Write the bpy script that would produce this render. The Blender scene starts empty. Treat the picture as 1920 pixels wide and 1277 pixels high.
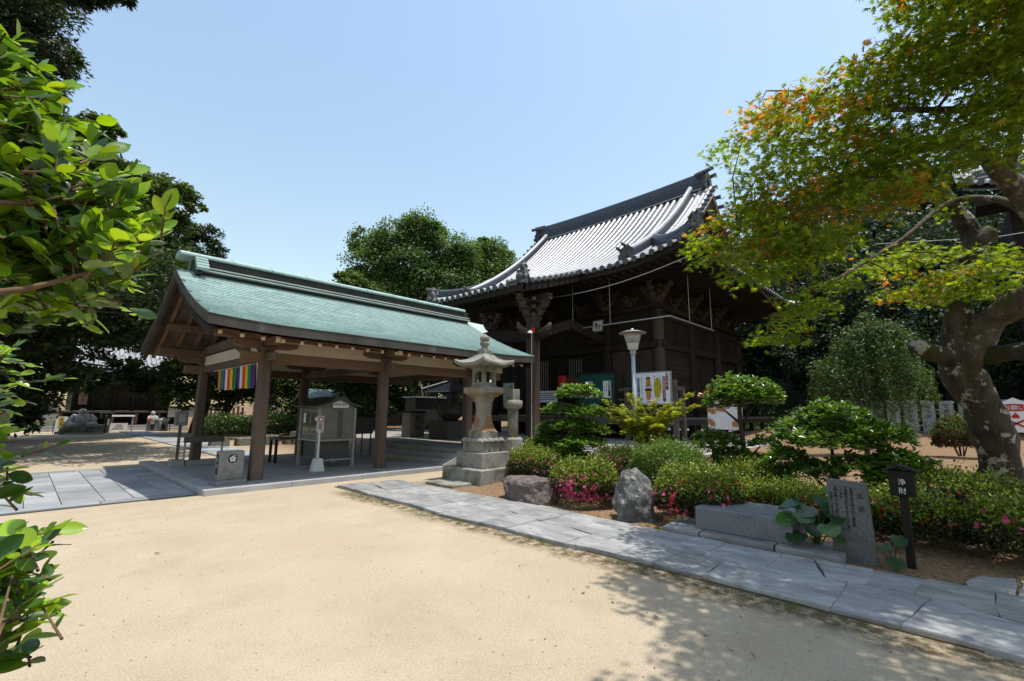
import bpy, bmesh, math, random
import numpy as np
from mathutils import Vector, Matrix, Euler

S = bpy.context.scene
COL = S.collection
rng = np.random.default_rng(11)
random.seed(11)
PI = math.pi

# ------------------------------------------------------------------ camera, sky, sun, exposure
cam_d = bpy.data.cameras.new('camera')
cam_d.sensor_width = 36.0
cam_d.lens = 870.0 / 1920.0 * 36.0
cam_d.clip_start = 0.05
cam_d.clip_end = 2000
cam = bpy.data.objects.new('camera', cam_d)
COL.objects.link(cam)
th, yaw, roll = math.radians(8.64), math.radians(43.74), math.radians(0.44)
fw = Vector((math.cos(yaw)*math.cos(th), math.sin(yaw)*math.cos(th), math.sin(th)))
rt = Vector((math.sin(yaw), -math.cos(yaw), 0))
up = rt.cross(fw)
rt, up = rt*math.cos(roll)+up*math.sin(roll), up*math.cos(roll)-rt*math.sin(roll)
mw = Matrix((( rt.x, up.x, -fw.x, 0), (rt.y, up.y, -fw.y, 0), (rt.z, up.z, -fw.z, 1.55), (0, 0, 0, 1)))
cam.matrix_world = mw
S.camera = cam
CAMP = np.array([0, 0, 1.55]); FWD = np.array(fw)

SUN_DIR = Vector((0.13, -0.20, 1.0)).normalized()          # towards the sun
elev = math.asin(SUN_DIR.z)
azim = math.atan2(SUN_DIR.x, SUN_DIR.y)
world = bpy.data.worlds.new('World')
S.world = world
world.use_nodes = True
wn = world.node_tree.nodes
bg = wn['Background']
sky = wn.new('ShaderNodeTexSky')
sky.sky_type = 'NISHITA'
sky.sun_disc = False
sky.sun_elevation = elev
sky.sun_rotation = azim
sky.altitude = 50
sky.air_density = 1.9
sky.dust_density = 1.5
sky.ozone_density = 0.6
world.node_tree.links.new(sky.outputs['Color'], bg.inputs['Color'])
bg.inputs['Strength'].default_value = 0.13
sun_d = bpy.data.lights.new('sun', 'SUN')
sun_d.energy = 3.7
sun_d.angle = math.radians(0.53)
sun_d.color = (1.0, 0.955, 0.88)
sun = bpy.data.objects.new('sun', sun_d)
COL.objects.link(sun)
sun.rotation_euler = SUN_DIR.to_track_quat('Z', 'Y').to_euler()
sun.location = (0, 0, 30)
S.view_settings.view_transform = 'Standard'
S.view_settings.look = 'None'
S.view_settings.exposure = 0.6
S.view_settings.gamma = 1.0
S.view_settings.use_curve_mapping = False
S.render.engine = 'CYCLES'
S.cycles.max_bounces = 8
S.cycles.diffuse_bounces = 4
S.cycles.glossy_bounces = 3
S.cycles.transmission_bounces = 4
S.cycles.transparent_max_bounces = 6
S.cycles.use_denoising = True

# ------------------------------------------------------------------ materials
def _n(nt, t, **kw):
    n = nt.nodes.new(t)
    for k, v in kw.items():
        setattr(n, k, v)
    return n

MATS = {}
def mat(name, c1, c2=None, scale=4.0, rough=0.8, bump=0.0, bscale=40.0, stretch=(1, 1, 1), objvar=0.0,
        spec=0.3, metallic=0.0, detail=6.0, c3=None, scale3=1.0, lo3=0.52, hi3=0.68, bdist=0.02, lo=0.35, hi=0.65, alb=0.74, c4=None, scale4=5.0, lo4=.6, hi4=.66):
    if name in MATS: return MATS[name]
    m = bpy.data.materials.new(name); MATS[name] = m
    m.use_nodes = True
    nt = m.node_tree; L = nt.links
    p = nt.nodes['Principled BSDF']
    p.inputs['Roughness'].default_value = rough
    p.inputs['Specular IOR Level'].default_value = spec
    p.inputs['Metallic'].default_value = metallic
    c2 = c2 or c1
    c1, c2, c3 = [tuple(q*alb for q in c) if c else c for c in (c1, c2, c3)]
    tc = _n(nt, 'ShaderNodeTexCoord')
    mp = _n(nt, 'ShaderNodeMapping'); mp.inputs['Scale'].default_value = stretch
    L.new(tc.outputs['Object'], mp.inputs['Vector'])
    vec = mp.outputs['Vector']
    oi = None
    if objvar > 0:
        oi = _n(nt, 'ShaderNodeObjectInfo')
        add = _n(nt, 'ShaderNodeVectorMath', operation='ADD')
        sc = _n(nt, 'ShaderNodeMath', operation='MULTIPLY'); sc.inputs[1].default_value = 37.0
        L.new(oi.outputs['Random'], sc.inputs[0])
        L.new(vec, add.inputs[0]); L.new(sc.outputs[0], add.inputs[1])
        vec = add.outputs[0]
    nz = _n(nt, 'ShaderNodeTexNoise'); nz.inputs['Scale'].default_value = scale; nz.inputs['Detail'].default_value = detail
    nz.inputs['Roughness'].default_value = 0.6
    L.new(vec, nz.inputs['Vector'])
    r = _n(nt, 'ShaderNodeValToRGB')
    r.color_ramp.elements[0].position = lo; r.color_ramp.elements[0].color = (*c1, 1)
    r.color_ramp.elements[1].position = hi; r.color_ramp.elements[1].color = (*c2, 1)
    L.new(nz.outputs['Fac'], r.inputs['Fac'])
    col = r.outputs['Color']
    if c3:
        n3 = _n(nt, 'ShaderNodeTexNoise'); n3.inputs['Scale'].default_value = scale3; n3.inputs['Detail'].default_value = 8; n3.inputs['Roughness'].default_value = 0.65
        L.new(vec, n3.inputs['Vector'])
        r3 = _n(nt, 'ShaderNodeMapRange'); r3.inputs['From Min'].default_value = lo3; r3.inputs['From Max'].default_value = hi3
        L.new(n3.outputs['Fac'], r3.inputs['Value'])
        mx = _n(nt, 'ShaderNodeMix', data_type='RGBA')
        L.new(r3.outputs['Result'], mx.inputs['Factor']); L.new(col, mx.inputs['A']); mx.inputs['B'].default_value = (*c3, 1)
        col = mx.outputs['Result']
    if c4:
        n4 = _n(nt, 'ShaderNodeTexNoise'); n4.inputs['Scale'].default_value = scale4; n4.inputs['Detail'].default_value = 7; n4.inputs['Roughness'].default_value = 0.7
        L.new(tc.outputs['Object'], n4.inputs['Vector'])
        r4 = _n(nt, 'ShaderNodeMapRange'); r4.inputs['From Min'].default_value = lo4; r4.inputs['From Max'].default_value = hi4
        L.new(n4.outputs['Fac'], r4.inputs['Value'])
        mx4 = _n(nt, 'ShaderNodeMix', data_type='RGBA')
        L.new(r4.outputs['Result'], mx4.inputs['Factor']); L.new(col, mx4.inputs['A']); mx4.inputs['B'].default_value = (*c4, 1)
        col = mx4.outputs['Result']
    if objvar > 0:
        mr = _n(nt, 'ShaderNodeMapRange'); mr.inputs['To Min'].default_value = 1 - objvar; mr.inputs['To Max'].default_value = 1 + objvar
        L.new(oi.outputs['Random'], mr.inputs['Value'])
        vm = _n(nt, 'ShaderNodeVectorMath', operation='SCALE')
        L.new(col, vm.inputs[0]); L.new(mr.outputs['Result'], vm.inputs['Scale'])
        col = vm.outputs[0]
    L.new(col, p.inputs['Base Color'])
    if bump > 0:
        nb = _n(nt, 'ShaderNodeTexNoise'); nb.inputs['Scale'].default_value = bscale; nb.inputs['Detail'].default_value = 5
        L.new(vec, nb.inputs['Vector'])
        b = _n(nt, 'ShaderNodeBump'); b.inputs['Strength'].default_value = bump; b.inputs['Distance'].default_value = bdist
        L.new(nb.outputs['Fac'], b.inputs['Height']); L.new(b.outputs['Normal'], p.inputs['Normal'])
    return m

def leafmat(name, rough=0.45, trans=0.35, tcol=(1.25, 1.2, 0.5), spec=0.4):
    if name in MATS: return MATS[name]
    m = bpy.data.materials.new(name); MATS[name] = m
    m.use_nodes = True
    nt = m.node_tree; L = nt.links
    p = nt.nodes['Principled BSDF']; out = nt.nodes['Material Output']
    p.inputs['Roughness'].default_value = rough; p.inputs['Specular IOR Level'].default_value = spec
    a = _n(nt, 'ShaderNodeAttribute', attribute_name='tint')
    L.new(a.outputs['Color'], p.inputs['Base Color'])
    tr = _n(nt, 'ShaderNodeBsdfTranslucent')
    mu = _n(nt, 'ShaderNodeVectorMath', operation='MULTIPLY'); mu.inputs[1].default_value = tcol
    L.new(a.outputs['Color'], mu.inputs[0]); L.new(mu.outputs[0], tr.inputs['Color'])
    mx = _n(nt, 'ShaderNodeMixShader'); mx.inputs['Fac'].default_value = trans
    L.new(p.outputs[0], mx.inputs[1]); L.new(tr.outputs[0], mx.inputs[2])
    L.new(mx.outputs[0], out.inputs['Surface'])
    return m

# ------------------------------------------------------------------ geometry helpers (all in world metres)
class MB:
    def __init__(s): s.v = []; s.f = []; s.n = 0
    def add(s, v, f):
        v = np.asarray(v, float).reshape(-1, 3)
        s.v.append(v); n = s.n
        s.f.extend([tuple(i+n for i in q) for q in f]); s.n += len(v); return s
    def box(s, x0, x1, y0, y1, z0, z1):
        return s.add([(x0,y0,z0),(x1,y0,z0),(x1,y1,z0),(x0,y1,z0),(x0,y0,z1),(x1,y0,z1),(x1,y1,z1),(x0,y1,z1)],
                     [(0,3,2,1),(4,5,6,7),(0,1,5,4),(1,2,6,5),(2,3,7,6),(3,0,4,7)])
    def fru(s, cx, cy, z0, z1, a0, b0, a1, b1):              # rectangular frustum, half sizes a (x) b (y)
        return s.add([(cx-a0,cy-b0,z0),(cx+a0,cy-b0,z0),(cx+a0,cy+b0,z0),(cx-a0,cy+b0,z0),(cx-a1,cy-b1,z1),(cx+a1,cy-b1,z1),(cx+a1,cy+b1,z1),(cx-a1,cy+b1,z1)],
                     [(0,3,2,1),(4,5,6,7),(0,1,5,4),(1,2,6,5),(2,3,7,6),(3,0,4,7)])
    def obox(s, c, ax, ay, az):                               # oriented box: centre and three half-axis vectors
        c, ax, ay, az = map(lambda q: np.asarray(q, float), (c, ax, ay, az))
        v = [c+i*ax+j*ay+k*az for k in (-1, 1) for i, j in ((-1,-1),(1,-1),(1,1),(-1,1))]
        return s.add(v, [(0,3,2,1),(4,5,6,7),(0,1,5,4),(1,2,6,5),(2,3,7,6),(3,0,4,7)])
    def beam(s, p0, p1, w, h, upv=(0, 0, 1)):
        p0, p1, u = map(lambda q: np.asarray(q, float), (p0, p1, upv))
        d = p1-p0; L = np.linalg.norm(d); d = d/L
        sd = np.cross(d, u); sd /= np.linalg.norm(sd); u = np.cross(sd, d)
        return s.obox((p0+p1)/2, d*L/2, sd*w/2, u*h/2)
    def tube(s, pts, r, n=8, cap=True, wob=0.0):
        pts = np.asarray(pts, float); k = len(pts)
        r = np.broadcast_to(np.asarray(r, float), (k,))
        t = np.gradient(pts, axis=0); t /= np.linalg.norm(t, axis=1)[:, None]+1e-9
        ref = np.array([0, 0, 1.0]) if abs(t[0][2]) < 0.9 else np.array([1.0, 0, 0])
        vs = []
        a = np.arange(n)*2*PI/n
        for i in range(k):
            x = np.cross(ref, t[i]); x /= np.linalg.norm(x)+1e-9
            y = np.cross(t[i], x); ref = np.cross(x, t[i])*-1 if False else ref
            rr = r[i]*(1+wob*rng.normal(size=n)) if wob else np.full(n, r[i])
            vs.append(pts[i]+np.outer(np.cos(a)*rr, x)+np.outer(np.sin(a)*rr, y))
        f = [(i*n+j, i*n+(j+1) % n, (i+1)*n+(j+1) % n, (i+1)*n+j) for i in range(k-1) for j in range(n)]
        if cap: f += [tuple(range(n-1, -1, -1)), tuple((k-1)*n+j for j in range(n))]
        return s.add(np.concatenate(vs), f)
    def lathe(s, cx, cy, prof, n=20, rot=0.0, ell=1.0, cap=True):
        a = np.arange(n)*2*PI/n+rot; k = len(prof); vs = []
        for r, z in prof: vs += [(cx+r*math.cos(t), cy+r*ell*math.sin(t), z) for t in a]
        f = [(i*n+j, i*n+(j+1) % n, (i+1)*n+(j+1) % n, (i+1)*n+j) for i in range(k-1) for j in range(n)]
        if cap: f += [tuple(range(n-1, -1, -1)), tuple((k-1)*n+j for j in range(n))]
        return s.add(vs, f)
    def prism(s, poly, z0, z1):
        n = len(poly); v = [(x, y, z0) for x, y in poly]+[(x, y, z1) for x, y in poly]
        return s.add(v, [tuple(range(n-1, -1, -1)), tuple(range(n, 2*n))]+[(i, (i+1) % n, n+(i+1) % n, n+i) for i in range(n)])
    def extrude(s, poly3, d):                                 # planar 3-D polygon pushed along vector d
        a = np.asarray(poly3, float); d = np.asarray(d, float); n = len(a)
        return s.add(np.concatenate([a, a+d]), [tuple(range(n-1, -1, -1)), tuple(range(n, 2*n))]+[(i, (i+1) % n, n+(i+1) % n, n+i) for i in range(n)])
    def grid(s, P):                                           # P: (m, n, 3)
        P = np.asarray(P, float); m, n = P.shape[:2]
        return s.add(P.reshape(-1, 3), [(i*n+j, i*n+j+1, (i+1)*n+j+1, (i+1)*n+j) for i in range(m-1) for j in range(n-1)])
    def disc(s, c, nrm, r, n=12, thick=0.0):
        c, nrm = np.asarray(c, float), np.asarray(nrm, float); nrm = nrm/np.linalg.norm(nrm)
        ref = np.array([0, 0, 1.0]) if abs(nrm[2]) < .9 else np.array([1.0, 0, 0])
        x = np.cross(ref, nrm); x /= np.linalg.norm(x); y = np.cross(nrm, x)
        return s.extrude([c+r*math.cos(2*PI*i/n)*x+r*math.sin(2*PI*i/n)*y for i in range(n)], nrm*max(thick, .004))
    def mesh(s, name='mesh', smooth=False, bevel=0.0, jitter=0.0):
        me = bpy.data.meshes.new(name)
        v = np.concatenate(s.v) if s.v else np.zeros((0, 3))
        if jitter: v = v+rng.normal(size=v.shape)*jitter
        me.from_pydata(v.tolist(), [], s.f)
        if bevel > 0:
            bm = bmesh.new(); bm.from_mesh(me)
            bmesh.ops.bevel(bm, geom=bm.edges[:], offset=bevel, segments=1, affect='EDGES', clamp_overlap=True)
            bm.to_mesh(me); bm.free()
        bm = bmesh.new(); bm.from_mesh(me); bmesh.ops.recalc_face_normals(bm, faces=bm.faces[:]) ; bm.to_mesh(me); bm.free()
        if smooth: me.polygons.foreach_set('use_smooth', [True]*len(me.polygons))
        return me
    def build(s, name, m, parent=None, **kw):
        p = {k: kw.pop(k) for k in ('label', 'kind') if k in kw}
        return link(name, s.mesh(name, **kw), m, parent, **p)

WORLD = {}
def _inv(parent):
    return WORLD.get(parent.name, Matrix.Identity(4)).inverted() if parent else None
def link(name, me, m, parent=None, label=None, kind=None, mw=None):
    o = bpy.data.objects.new(name, me)
    if m is not None:
        if not len(me.materials): me.materials.append(m)
    COL.objects.link(o)
    if parent:
        o.parent = parent; o.matrix_parent_inverse = _inv(parent)
    if mw is not None: o.matrix_basis = mw; WORLD[o.name] = mw
    if label: o['label'] = label
    if kind: o['kind'] = kind
    return o
def thing(name, label, cat, loc=(0, 0, 0), group=None):
    o = bpy.data.objects.new(name, None); COL.objects.link(o)
    o.empty_display_size = 0.1
    o.location = loc; WORLD[o.name] = Matrix.Translation(loc)
    o['label'] = label; o['category'] = cat
    if group: o['group'] = group
    return o
def tag(o, label, cat, group=None):
    o['label'] = label; o['category'] = cat
    if group: o['group'] = group
    return o
def struct(o): o['kind'] = 'structure'; return o
def copy_tree(o, mv, label=None):
    c = o.copy(); COL.objects.link(c)
    c.location = Vector(o.location)+Vector(mv); WORLD[c.name] = Matrix.Translation(c.location)
    if label: c['label'] = label
    for ch in o.children:
        d = ch.copy(); COL.objects.link(d); d.parent = c
        for g in ch.children:
            e = g.copy(); COL.objects.link(e); e.parent = d
    return c

def text(name, body, m, parent, org, xdir, ydir, size, depth=0.004, vertical=False, spacing=1.0, slot=None):
    """flat lettering as a thin mesh; org is the centre top of the first character"""
    if vertical: body = '\n'.join(body)
    cu = bpy.data.curves.new('lettering', 'FONT')
    cu.body = body; cu.size = size; cu.align_x = 'CENTER'; cu.space_line = spacing
    cu.resolution_u = 3
    cu.extrude = depth
    t = bpy.data.objects.new('lettering', cu)
    me = bpy.data.meshes.new_from_object(t)
    bpy.data.objects.remove(t); bpy.data.curves.remove(cu)
    x = Vector(xdir).normalized(); y = Vector(ydir).normalized(); z = x.cross(y)
    o = Vector(org)-y*size*0.85
    M4 = Matrix(((x.x, y.x, z.x, o.x), (x.y, y.y, z.y, o.y), (x.z, y.z, z.z, o.z), (0, 0, 0, 1)))
    me.transform(M4)
    me.materials.clear()
    return link(name, me, m, parent)

# ------------------------------------------------------------------ leaves
T_OVAL = (np.array([(0,0,0),(.3,.24,.04),(.3,-.24,.04),(.35,0,-.02),(.68,.22,.02),(.68,-.22,.02),(.7,0,-.03),(1,0,-.08)]),
          [(0,3,1),(0,2,3),(3,6,4,1),(3,2,5,6),(6,7,4),(6,5,7)])
T_DIAM = (np.array([(0,0,0),(.5,.3,.07),(1,0,-.06),(.5,-.3,.07)]), [(0,2,1),(0,3,2)])
T_LANC = (np.array([(0,0,0),(.45,.17,.05),(1,0,-.1),(.45,-.17,.05)]), [(0,2,1),(0,3,2)])
def _maple():
    v = [(0, 0, 0)]; tips = [(-100,.42),(-62,.72),(-30,.92),(0,1.0),(30,.92),(62,.72),(100,.42)]
    for i, (a, r) in enumerate(tips):
        t = math.radians(a)
        if i: 
            b = math.radians((a+tips[i-1][0])/2); v.append((.34*math.cos(b), .34*math.sin(b), .02))
        v.append((r*math.cos(t), r*math.sin(t), -.06*r))
    f = [(0, i, i+1) for i in range(1, len(v)-1)]
    return np.array(v), f
T_MAPLE = _maple()
T_BLOOM = (np.array([(0,0,-.1)]+[(.5*math.cos(a)*(1 if k % 2 else .45), .5*math.sin(a)*(1 if k % 2 else .45), .12 if k % 2 else 0) for k, a in enumerate(np.arange(10)*PI/5)]),
           [(0, 1+i, 1+(i+1) % 10) for i in range(10)])

def frames(d, nrm):
    x = d/np.linalg.norm(d, axis=1)[:, None]
    y = np.cross(nrm, x); y /= np.linalg.norm(y, axis=1)[:, None]+1e-9
    return x, y, np.cross(x, y)
def leafmesh(name, P, D, N, sz, tint, tmpl, wid=1.0):
    tv, tf = tmpl; n, k = len(P), len(tv)
    x, y, z = frames(D, N)
    V = P[:, None, :]+sz[:, None, None]*(tv[None, :, 0:1]*x[:, None, :]+wid*tv[None, :, 1:2]*y[:, None, :]+tv[None, :, 2:3]*z[:, None, :])
    V = V.reshape(-1, 3)
    me = bpy.data.meshes.new(name)
    fl = [len(q) for q in tf]; flat = np.concatenate([np.array(q) for q in tf]); nl = len(flat)
    idx = (np.arange(n)[:, None]*k+flat[None, :]).ravel()
    me.vertices.add(n*k); me.vertices.foreach_set('co', V.ravel())
    me.loops.add(n*nl); me.loops.foreach_set('vertex_index', idx.astype(np.int32))
    ls = np.concatenate([[0], np.cumsum(fl)[:-1]])
    me.polygons.add(n*len(tf)); me.polygons.foreach_set('loop_start', (np.arange(n)[:, None]*nl+ls[None, :]).ravel().astype(np.int32))
    me.update(calc_edges=True)
    a = me.attributes.new('tint', 'FLOAT_COLOR', 'POINT')
    c = np.ones((n, k, 4)); c[:, :, :3] = tint[:, None, :]
    a.data.foreach_set('color', c.ravel())
    me.validate()
    return me
def unit(v): return v/(np.linalg.norm(v, axis=1)[:, None]+1e-9)
def randdir(n): return unit(rng.normal(size=(n, 3)))
def tints(n, cols, w=None, var=.18):
    cols = np.array(cols); i = rng.choice(len(cols), n, p=w)
    return np.clip(cols[i]*(1+var*rng.normal(size=(n, 1)))*(1+.06*rng.normal(size=(n, 3))), .002, .9)

def leaf_parts(parent, m, P, D, N, sz, tint, tmpl, nmax, stuff_name, wid=1.0, name='leaf'):
    """the leaves that show largest become parts; the rest one joined part"""
    dep = (P-CAMP)@FWD
    show = sz/np.maximum(dep, .2)
    off = P-CAMP
    u = off@np.array(rt)/np.maximum(dep, .05); w = off@np.array(up)/np.maximum(dep, .05)
    show = np.where((dep > .2) & (abs(u) < 1.12) & (abs(w) < .75), show, 0)
    order = np.argsort(-show); big = order[:nmax]; rest = order[nmax:]
    # sort the big leaves by tint brightness so each shares a mesh of about its own colour
    br = np.argsort(tint[big].sum(1)); grp = np.array_split(br, 12)
    for q, gi in enumerate(grp):
        if not len(gi): continue
        me = leafmesh(name, np.zeros((1, 3)), np.array([[1., 0, 0]]), np.array([[0, 0, 1.]]), np.array([1.]), np.median(tint[big[gi]], axis=0)[None], tmpl, wid)
        me.materials.append(m)
        X, Y, Z = frames(D[big[gi]], N[big[gi]])
        for a, b in enumerate(gi):
            s = sz[big[b]]; p = P[big[b]]
            M4 = Matrix(((X[a][0]*s, Y[a][0]*s, Z[a][0]*s, p[0]), (X[a][1]*s, Y[a][1]*s, Z[a][1]*s, p[1]), (X[a][2]*s, Y[a][2]*s, Z[a][2]*s, p[2]), (0, 0, 0, 1)))
            o = bpy.data.objects.new(name, me); COL.objects.link(o); o.parent = parent
            o.matrix_parent_inverse = _inv(parent); o.matrix_basis = M4
    if len(rest):
        me = leafmesh(stuff_name, P[rest], D[rest], N[rest], sz[rest], tint[rest], tmpl, wid)
        link(stuff_name, me, m, parent, kind='stuff')

# ------------------------------------------------------------------ material library
WOOD = mat('weathered_wood', (.088,.06,.043), (.145,.105,.08), 3, .75, .25, 30, (1,1,.12), spec=.25)
WOODX = mat('beam_wood', (.13,.075,.045), (.2,.125,.08), 3, .7, .2, 30, (.15,1,1), spec=.25)
WOODR = mat('rafter_wood', (.17,.085,.045), (.24,.13,.07), 4, .7, spec=.2)
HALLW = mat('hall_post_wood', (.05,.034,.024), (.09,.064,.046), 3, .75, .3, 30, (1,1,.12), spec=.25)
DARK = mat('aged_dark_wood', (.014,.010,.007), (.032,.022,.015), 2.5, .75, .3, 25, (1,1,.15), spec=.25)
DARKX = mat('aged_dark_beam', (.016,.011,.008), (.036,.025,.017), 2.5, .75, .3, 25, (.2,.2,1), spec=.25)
GREYW = mat('silvery_wood', (.10,.085,.072), (.17,.145,.125), 4, .85, .3, 30, (1,.15,1), spec=.2)
CARVED = mat('carved_wood', (.05,.035,.023), (.10,.07,.046), 5, .8, .3, 40)
CREAM = mat('painted_rafter_end', (.72,.6,.42), (.8,.68,.5), 8, .7)
PLASTER = mat('cream_plaster', (.55,.47,.36), (.62,.53,.42), 2, .9)
COPPER = mat('verdigris_copper', (.29,.425,.395), (.38,.52,.495), 2.0, .55, .15, 30, (2.5,.5,.5), objvar=.13, spec=.35, c3=(.21,.35,.33), scale3=2.2, lo3=.55, hi3=.75)
COPDARK = mat('dark_copper_edge', (.05,.042,.036), (.09,.08,.068), 2, .6, .1, 20, (1.5,1.5,.4), spec=.35, c3=(.16,.24,.2), scale3=1.6, lo3=.6, hi3=.75)
RIDGED = mat('ridge_side_copper', (.028,.028,.028), (.05,.05,.048), 2, .6)
STRIPE = mat('pale_ridge_strip', (.5,.56,.53), (.6,.66,.62), 3, .6)
TILE = mat('kiln_grey_tile', (.36,.365,.38), (.47,.47,.485), 5, .4, .15, 60, objvar=.08, spec=.55, c3=(.27,.27,.28), scale3=3.5, lo3=.55, hi3=.75)
TILED = mat('dark_ridge_tile', (.055,.068,.1), (.095,.11,.15), 6, .45, .1, 50, spec=.5)
ONI = mat('ornament_tile', (.06,.06,.063), (.12,.12,.122), 8, .55, .3, 40, spec=.4)
CONC = mat('worn_concrete', (.30,.28,.255), (.38,.355,.325), 1.2, .85, .12, 90, spec=.25, c3=(.22,.21,.2), scale3=.9, lo3=.58, hi3=.75)
KERB = mat('granite_kerb', (.36,.36,.36), (.46,.455,.445), 3, .8, .2, 120, objvar=.08, spec=.3)
PAVE = mat('grey_paver', (.27,.285,.30), (.36,.37,.375), 2.2, .7, .15, 90, objvar=.3, spec=.35)
FLAG = mat('blue_grey_flagstone', (.225,.224,.22), (.40,.39,.375), 3.2, .55, .8, 17, (1.4,.5,1), objvar=.16, spec=.45, c3=(.47,.46,.43), scale3=4.2, lo3=.52, hi3=.66, bdist=.012, c4=(.12,.12,.125), scale4=11, lo4=.58, hi4=.7, detail=9)
GRAN = mat('speckled_granite', (.19,.19,.185), (.34,.335,.32), 60, .8, .25, 90, spec=.3, c3=(.14,.135,.115), scale3=1.8, lo3=.5, hi3=.7)
GRAND = mat('dark_speckled_granite', (.12,.12,.118), (.22,.218,.21), 60, .8, .25, 90, spec=.3, c3=(.09,.088,.075), scale3=1.8, lo3=.5, hi3=.7)
GRANW = mat('weathered_lantern_granite', (.25,.235,.2), (.40,.38,.33), 30, .85, .35, 60, spec=.25, c3=(.13,.125,.085), scale3=2.4, lo3=.48, hi3=.66)
GRANR = mat('rust_stained_granite', (.27,.245,.2), (.40,.37,.31), 30, .85, .35, 60, spec=.25, c3=(.30,.155,.065), scale3=2.0, lo3=.47, hi3=.62)
BLOCKS = mat('bluish_granite_block', (.15,.162,.178), (.26,.272,.285), 40, .38, .2, 70, spec=.4, c3=(.13,.14,.15), scale3=2.5, lo3=.5, hi3=.7)
MOSSG = mat('mossy_stone', (.12,.12,.09), (.24,.235,.2), 9, .9, .6, 25, c3=(.07,.085,.03), scale3=2.5, lo3=.48, hi3=.6)
ROCKB = mat('brown_rock', (.10,.075,.065), (.2,.16,.145), 5, .85, .9, 9, bdist=.06, c3=(.3,.28,.26), scale3=7, lo3=.6, hi3=.7)
ROCKG = mat('lichen_grey_rock', (.10,.10,.095), (.21,.205,.195), 5, .85, .9, 9, bdist=.06, c3=(.32,.32,.29), scale3=9, lo3=.55, hi3=.62)
SOIL = mat('leaf_litter_soil', (.085,.05,.03), (.2,.125,.07), 14, .95, .8, 50, c3=(.30,.2,.12), scale3=25, lo3=.55, hi3=.7)
WHITE = mat('white_board', (.74,.76,.8), (.78,.8,.83), 2, .5, alb=.95)
WHITEP = mat('white_paint', (.7,.7,.69), (.76,.76,.75), 6, .5)
IRON = mat('dark_iron', (.03,.03,.032), (.055,.053,.05), 8, .5, spec=.4)
STEEL = mat('dull_steel', (.36,.37,.37), (.46,.46,.45), 8, .45, metallic=.3)
INK = mat('black_ink', (.012,.012,.013), rough=.7)
ENGR = mat('engraved_ink', (.02,.02,.021), rough=.85)
RED = mat('red_paint', (.52,.03,.02), (.6,.045,.03), 6, .5)
MAROON = mat('maroon_print', (.27,.03,.06), rough=.6)
NAVY = mat('navy_print', (.02,.03,.11), rough=.6)
YELLOW = mat('yellow_print', (.72,.54,.03), rough=.6)
ORANGE = mat('orange_cloth', (.72,.26,.02), rough=.9)
GREENC = mat('green_cloth', (.01,.22,.13), rough=.9)
PURPLE = mat('purple_cloth', (.12,.03,.22), rough=.9)
REDC = mat('red_cloth', (.6,.06,.02), rough=.9)
WHITEC = mat('white_cloth', (.7,.68,.66), rough=.9)
YELC = mat('yellow_cloth', (.75,.46,.02), rough=.9)
BOARDG = mat('green_felt', (.012,.085,.068), rough=.85)
EMA = mat('wooden_plaque', (.46,.2,.07), (.56,.28,.12), 10, .7)
GLASSD = mat('dark_glass', (.012,.013,.014), rough=.08, spec=.6)
BARK = mat('mossy_maple_bark', (.032,.025,.018), (.095,.076,.058), 7, .95, 1.0, 16, (1,1,.35), bdist=.05, c3=(.045,.05,.010), scale3=2.6, lo3=.46, hi3=.58, c4=(.34,.31,.27), scale4=4.5, lo4=.565, hi4=.61)
BARKL = mat('lichen_branch_bark', (.06,.045,.032), (.16,.125,.095), 6, .95, .8, 18, bdist=.03, c3=(.34,.31,.27), scale3=4.5, lo3=.56, hi3=.62, c4=(.06,.065,.014), scale4=2.3, lo4=.54, hi4=.62)
TRUNK = mat('tree_bark', (.045,.035,.027), (.1,.08,.06), 5, .95, .6, 16, (1,1,.3))
TWIG = mat('twig_bark', (.13,.075,.04), (.2,.12,.07), 9, .9)
LG = leafmat('glossy_leaf', .25, .38, (1.5,1.35,.3), .6)
LM = leafmat('maple_leaf', .5, .55, (1.5,1.4,.4), .3)
LS = leafmat('shrub_leaf', .4, .3, (1.3,1.25,.4), .45)
LB = leafmat('tree_leaf', .5, .3, (1.3,1.3,.5), .35)
LF = leafmat('petal', .6, .4, (1.1,1,1), .2)

# ------------------------------------------------------------------ ground
def sst(a, b, x):
    t = np.clip((np.asarray(x, float)-a)/(b-a), 0, 1); return t*t*(3-2*t)
def gz(x, y):
    x = np.asarray(x, float); y = np.asarray(y, float)
    bed = sst(6.2, 11.5, x)*.40*(1-sst(8.2, 9.6, y))
    far = sst(19, 27, x)*.32*(1-sst(2, 30, y)*.3)
    back = sst(9, 12, x)*sst(16, 20, y)*.44
    hill = 13*sst(32, 75, x)*(1-sst(10, 60, y)*.75)
    return bed+far+back*(1-sst(40, 60, y)*0)+hill-.0
xs = np.concatenate([np.linspace(-150, -12, 10), np.linspace(-10, 3, 14), np.arange(3.4, 14, .3), np.linspace(14.2, 40, 30), np.linspace(44, 220, 12)])
ys = np.concatenate([np.linspace(-150, -12, 10), np.arange(-10, 20, .4), np.linspace(20.5, 70, 40), np.linspace(75, 220, 10)])
XX, YY = np.meshgrid(xs, ys, indexing='ij')
P = np.stack([XX, YY, gz(XX, YY)], -1)

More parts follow.
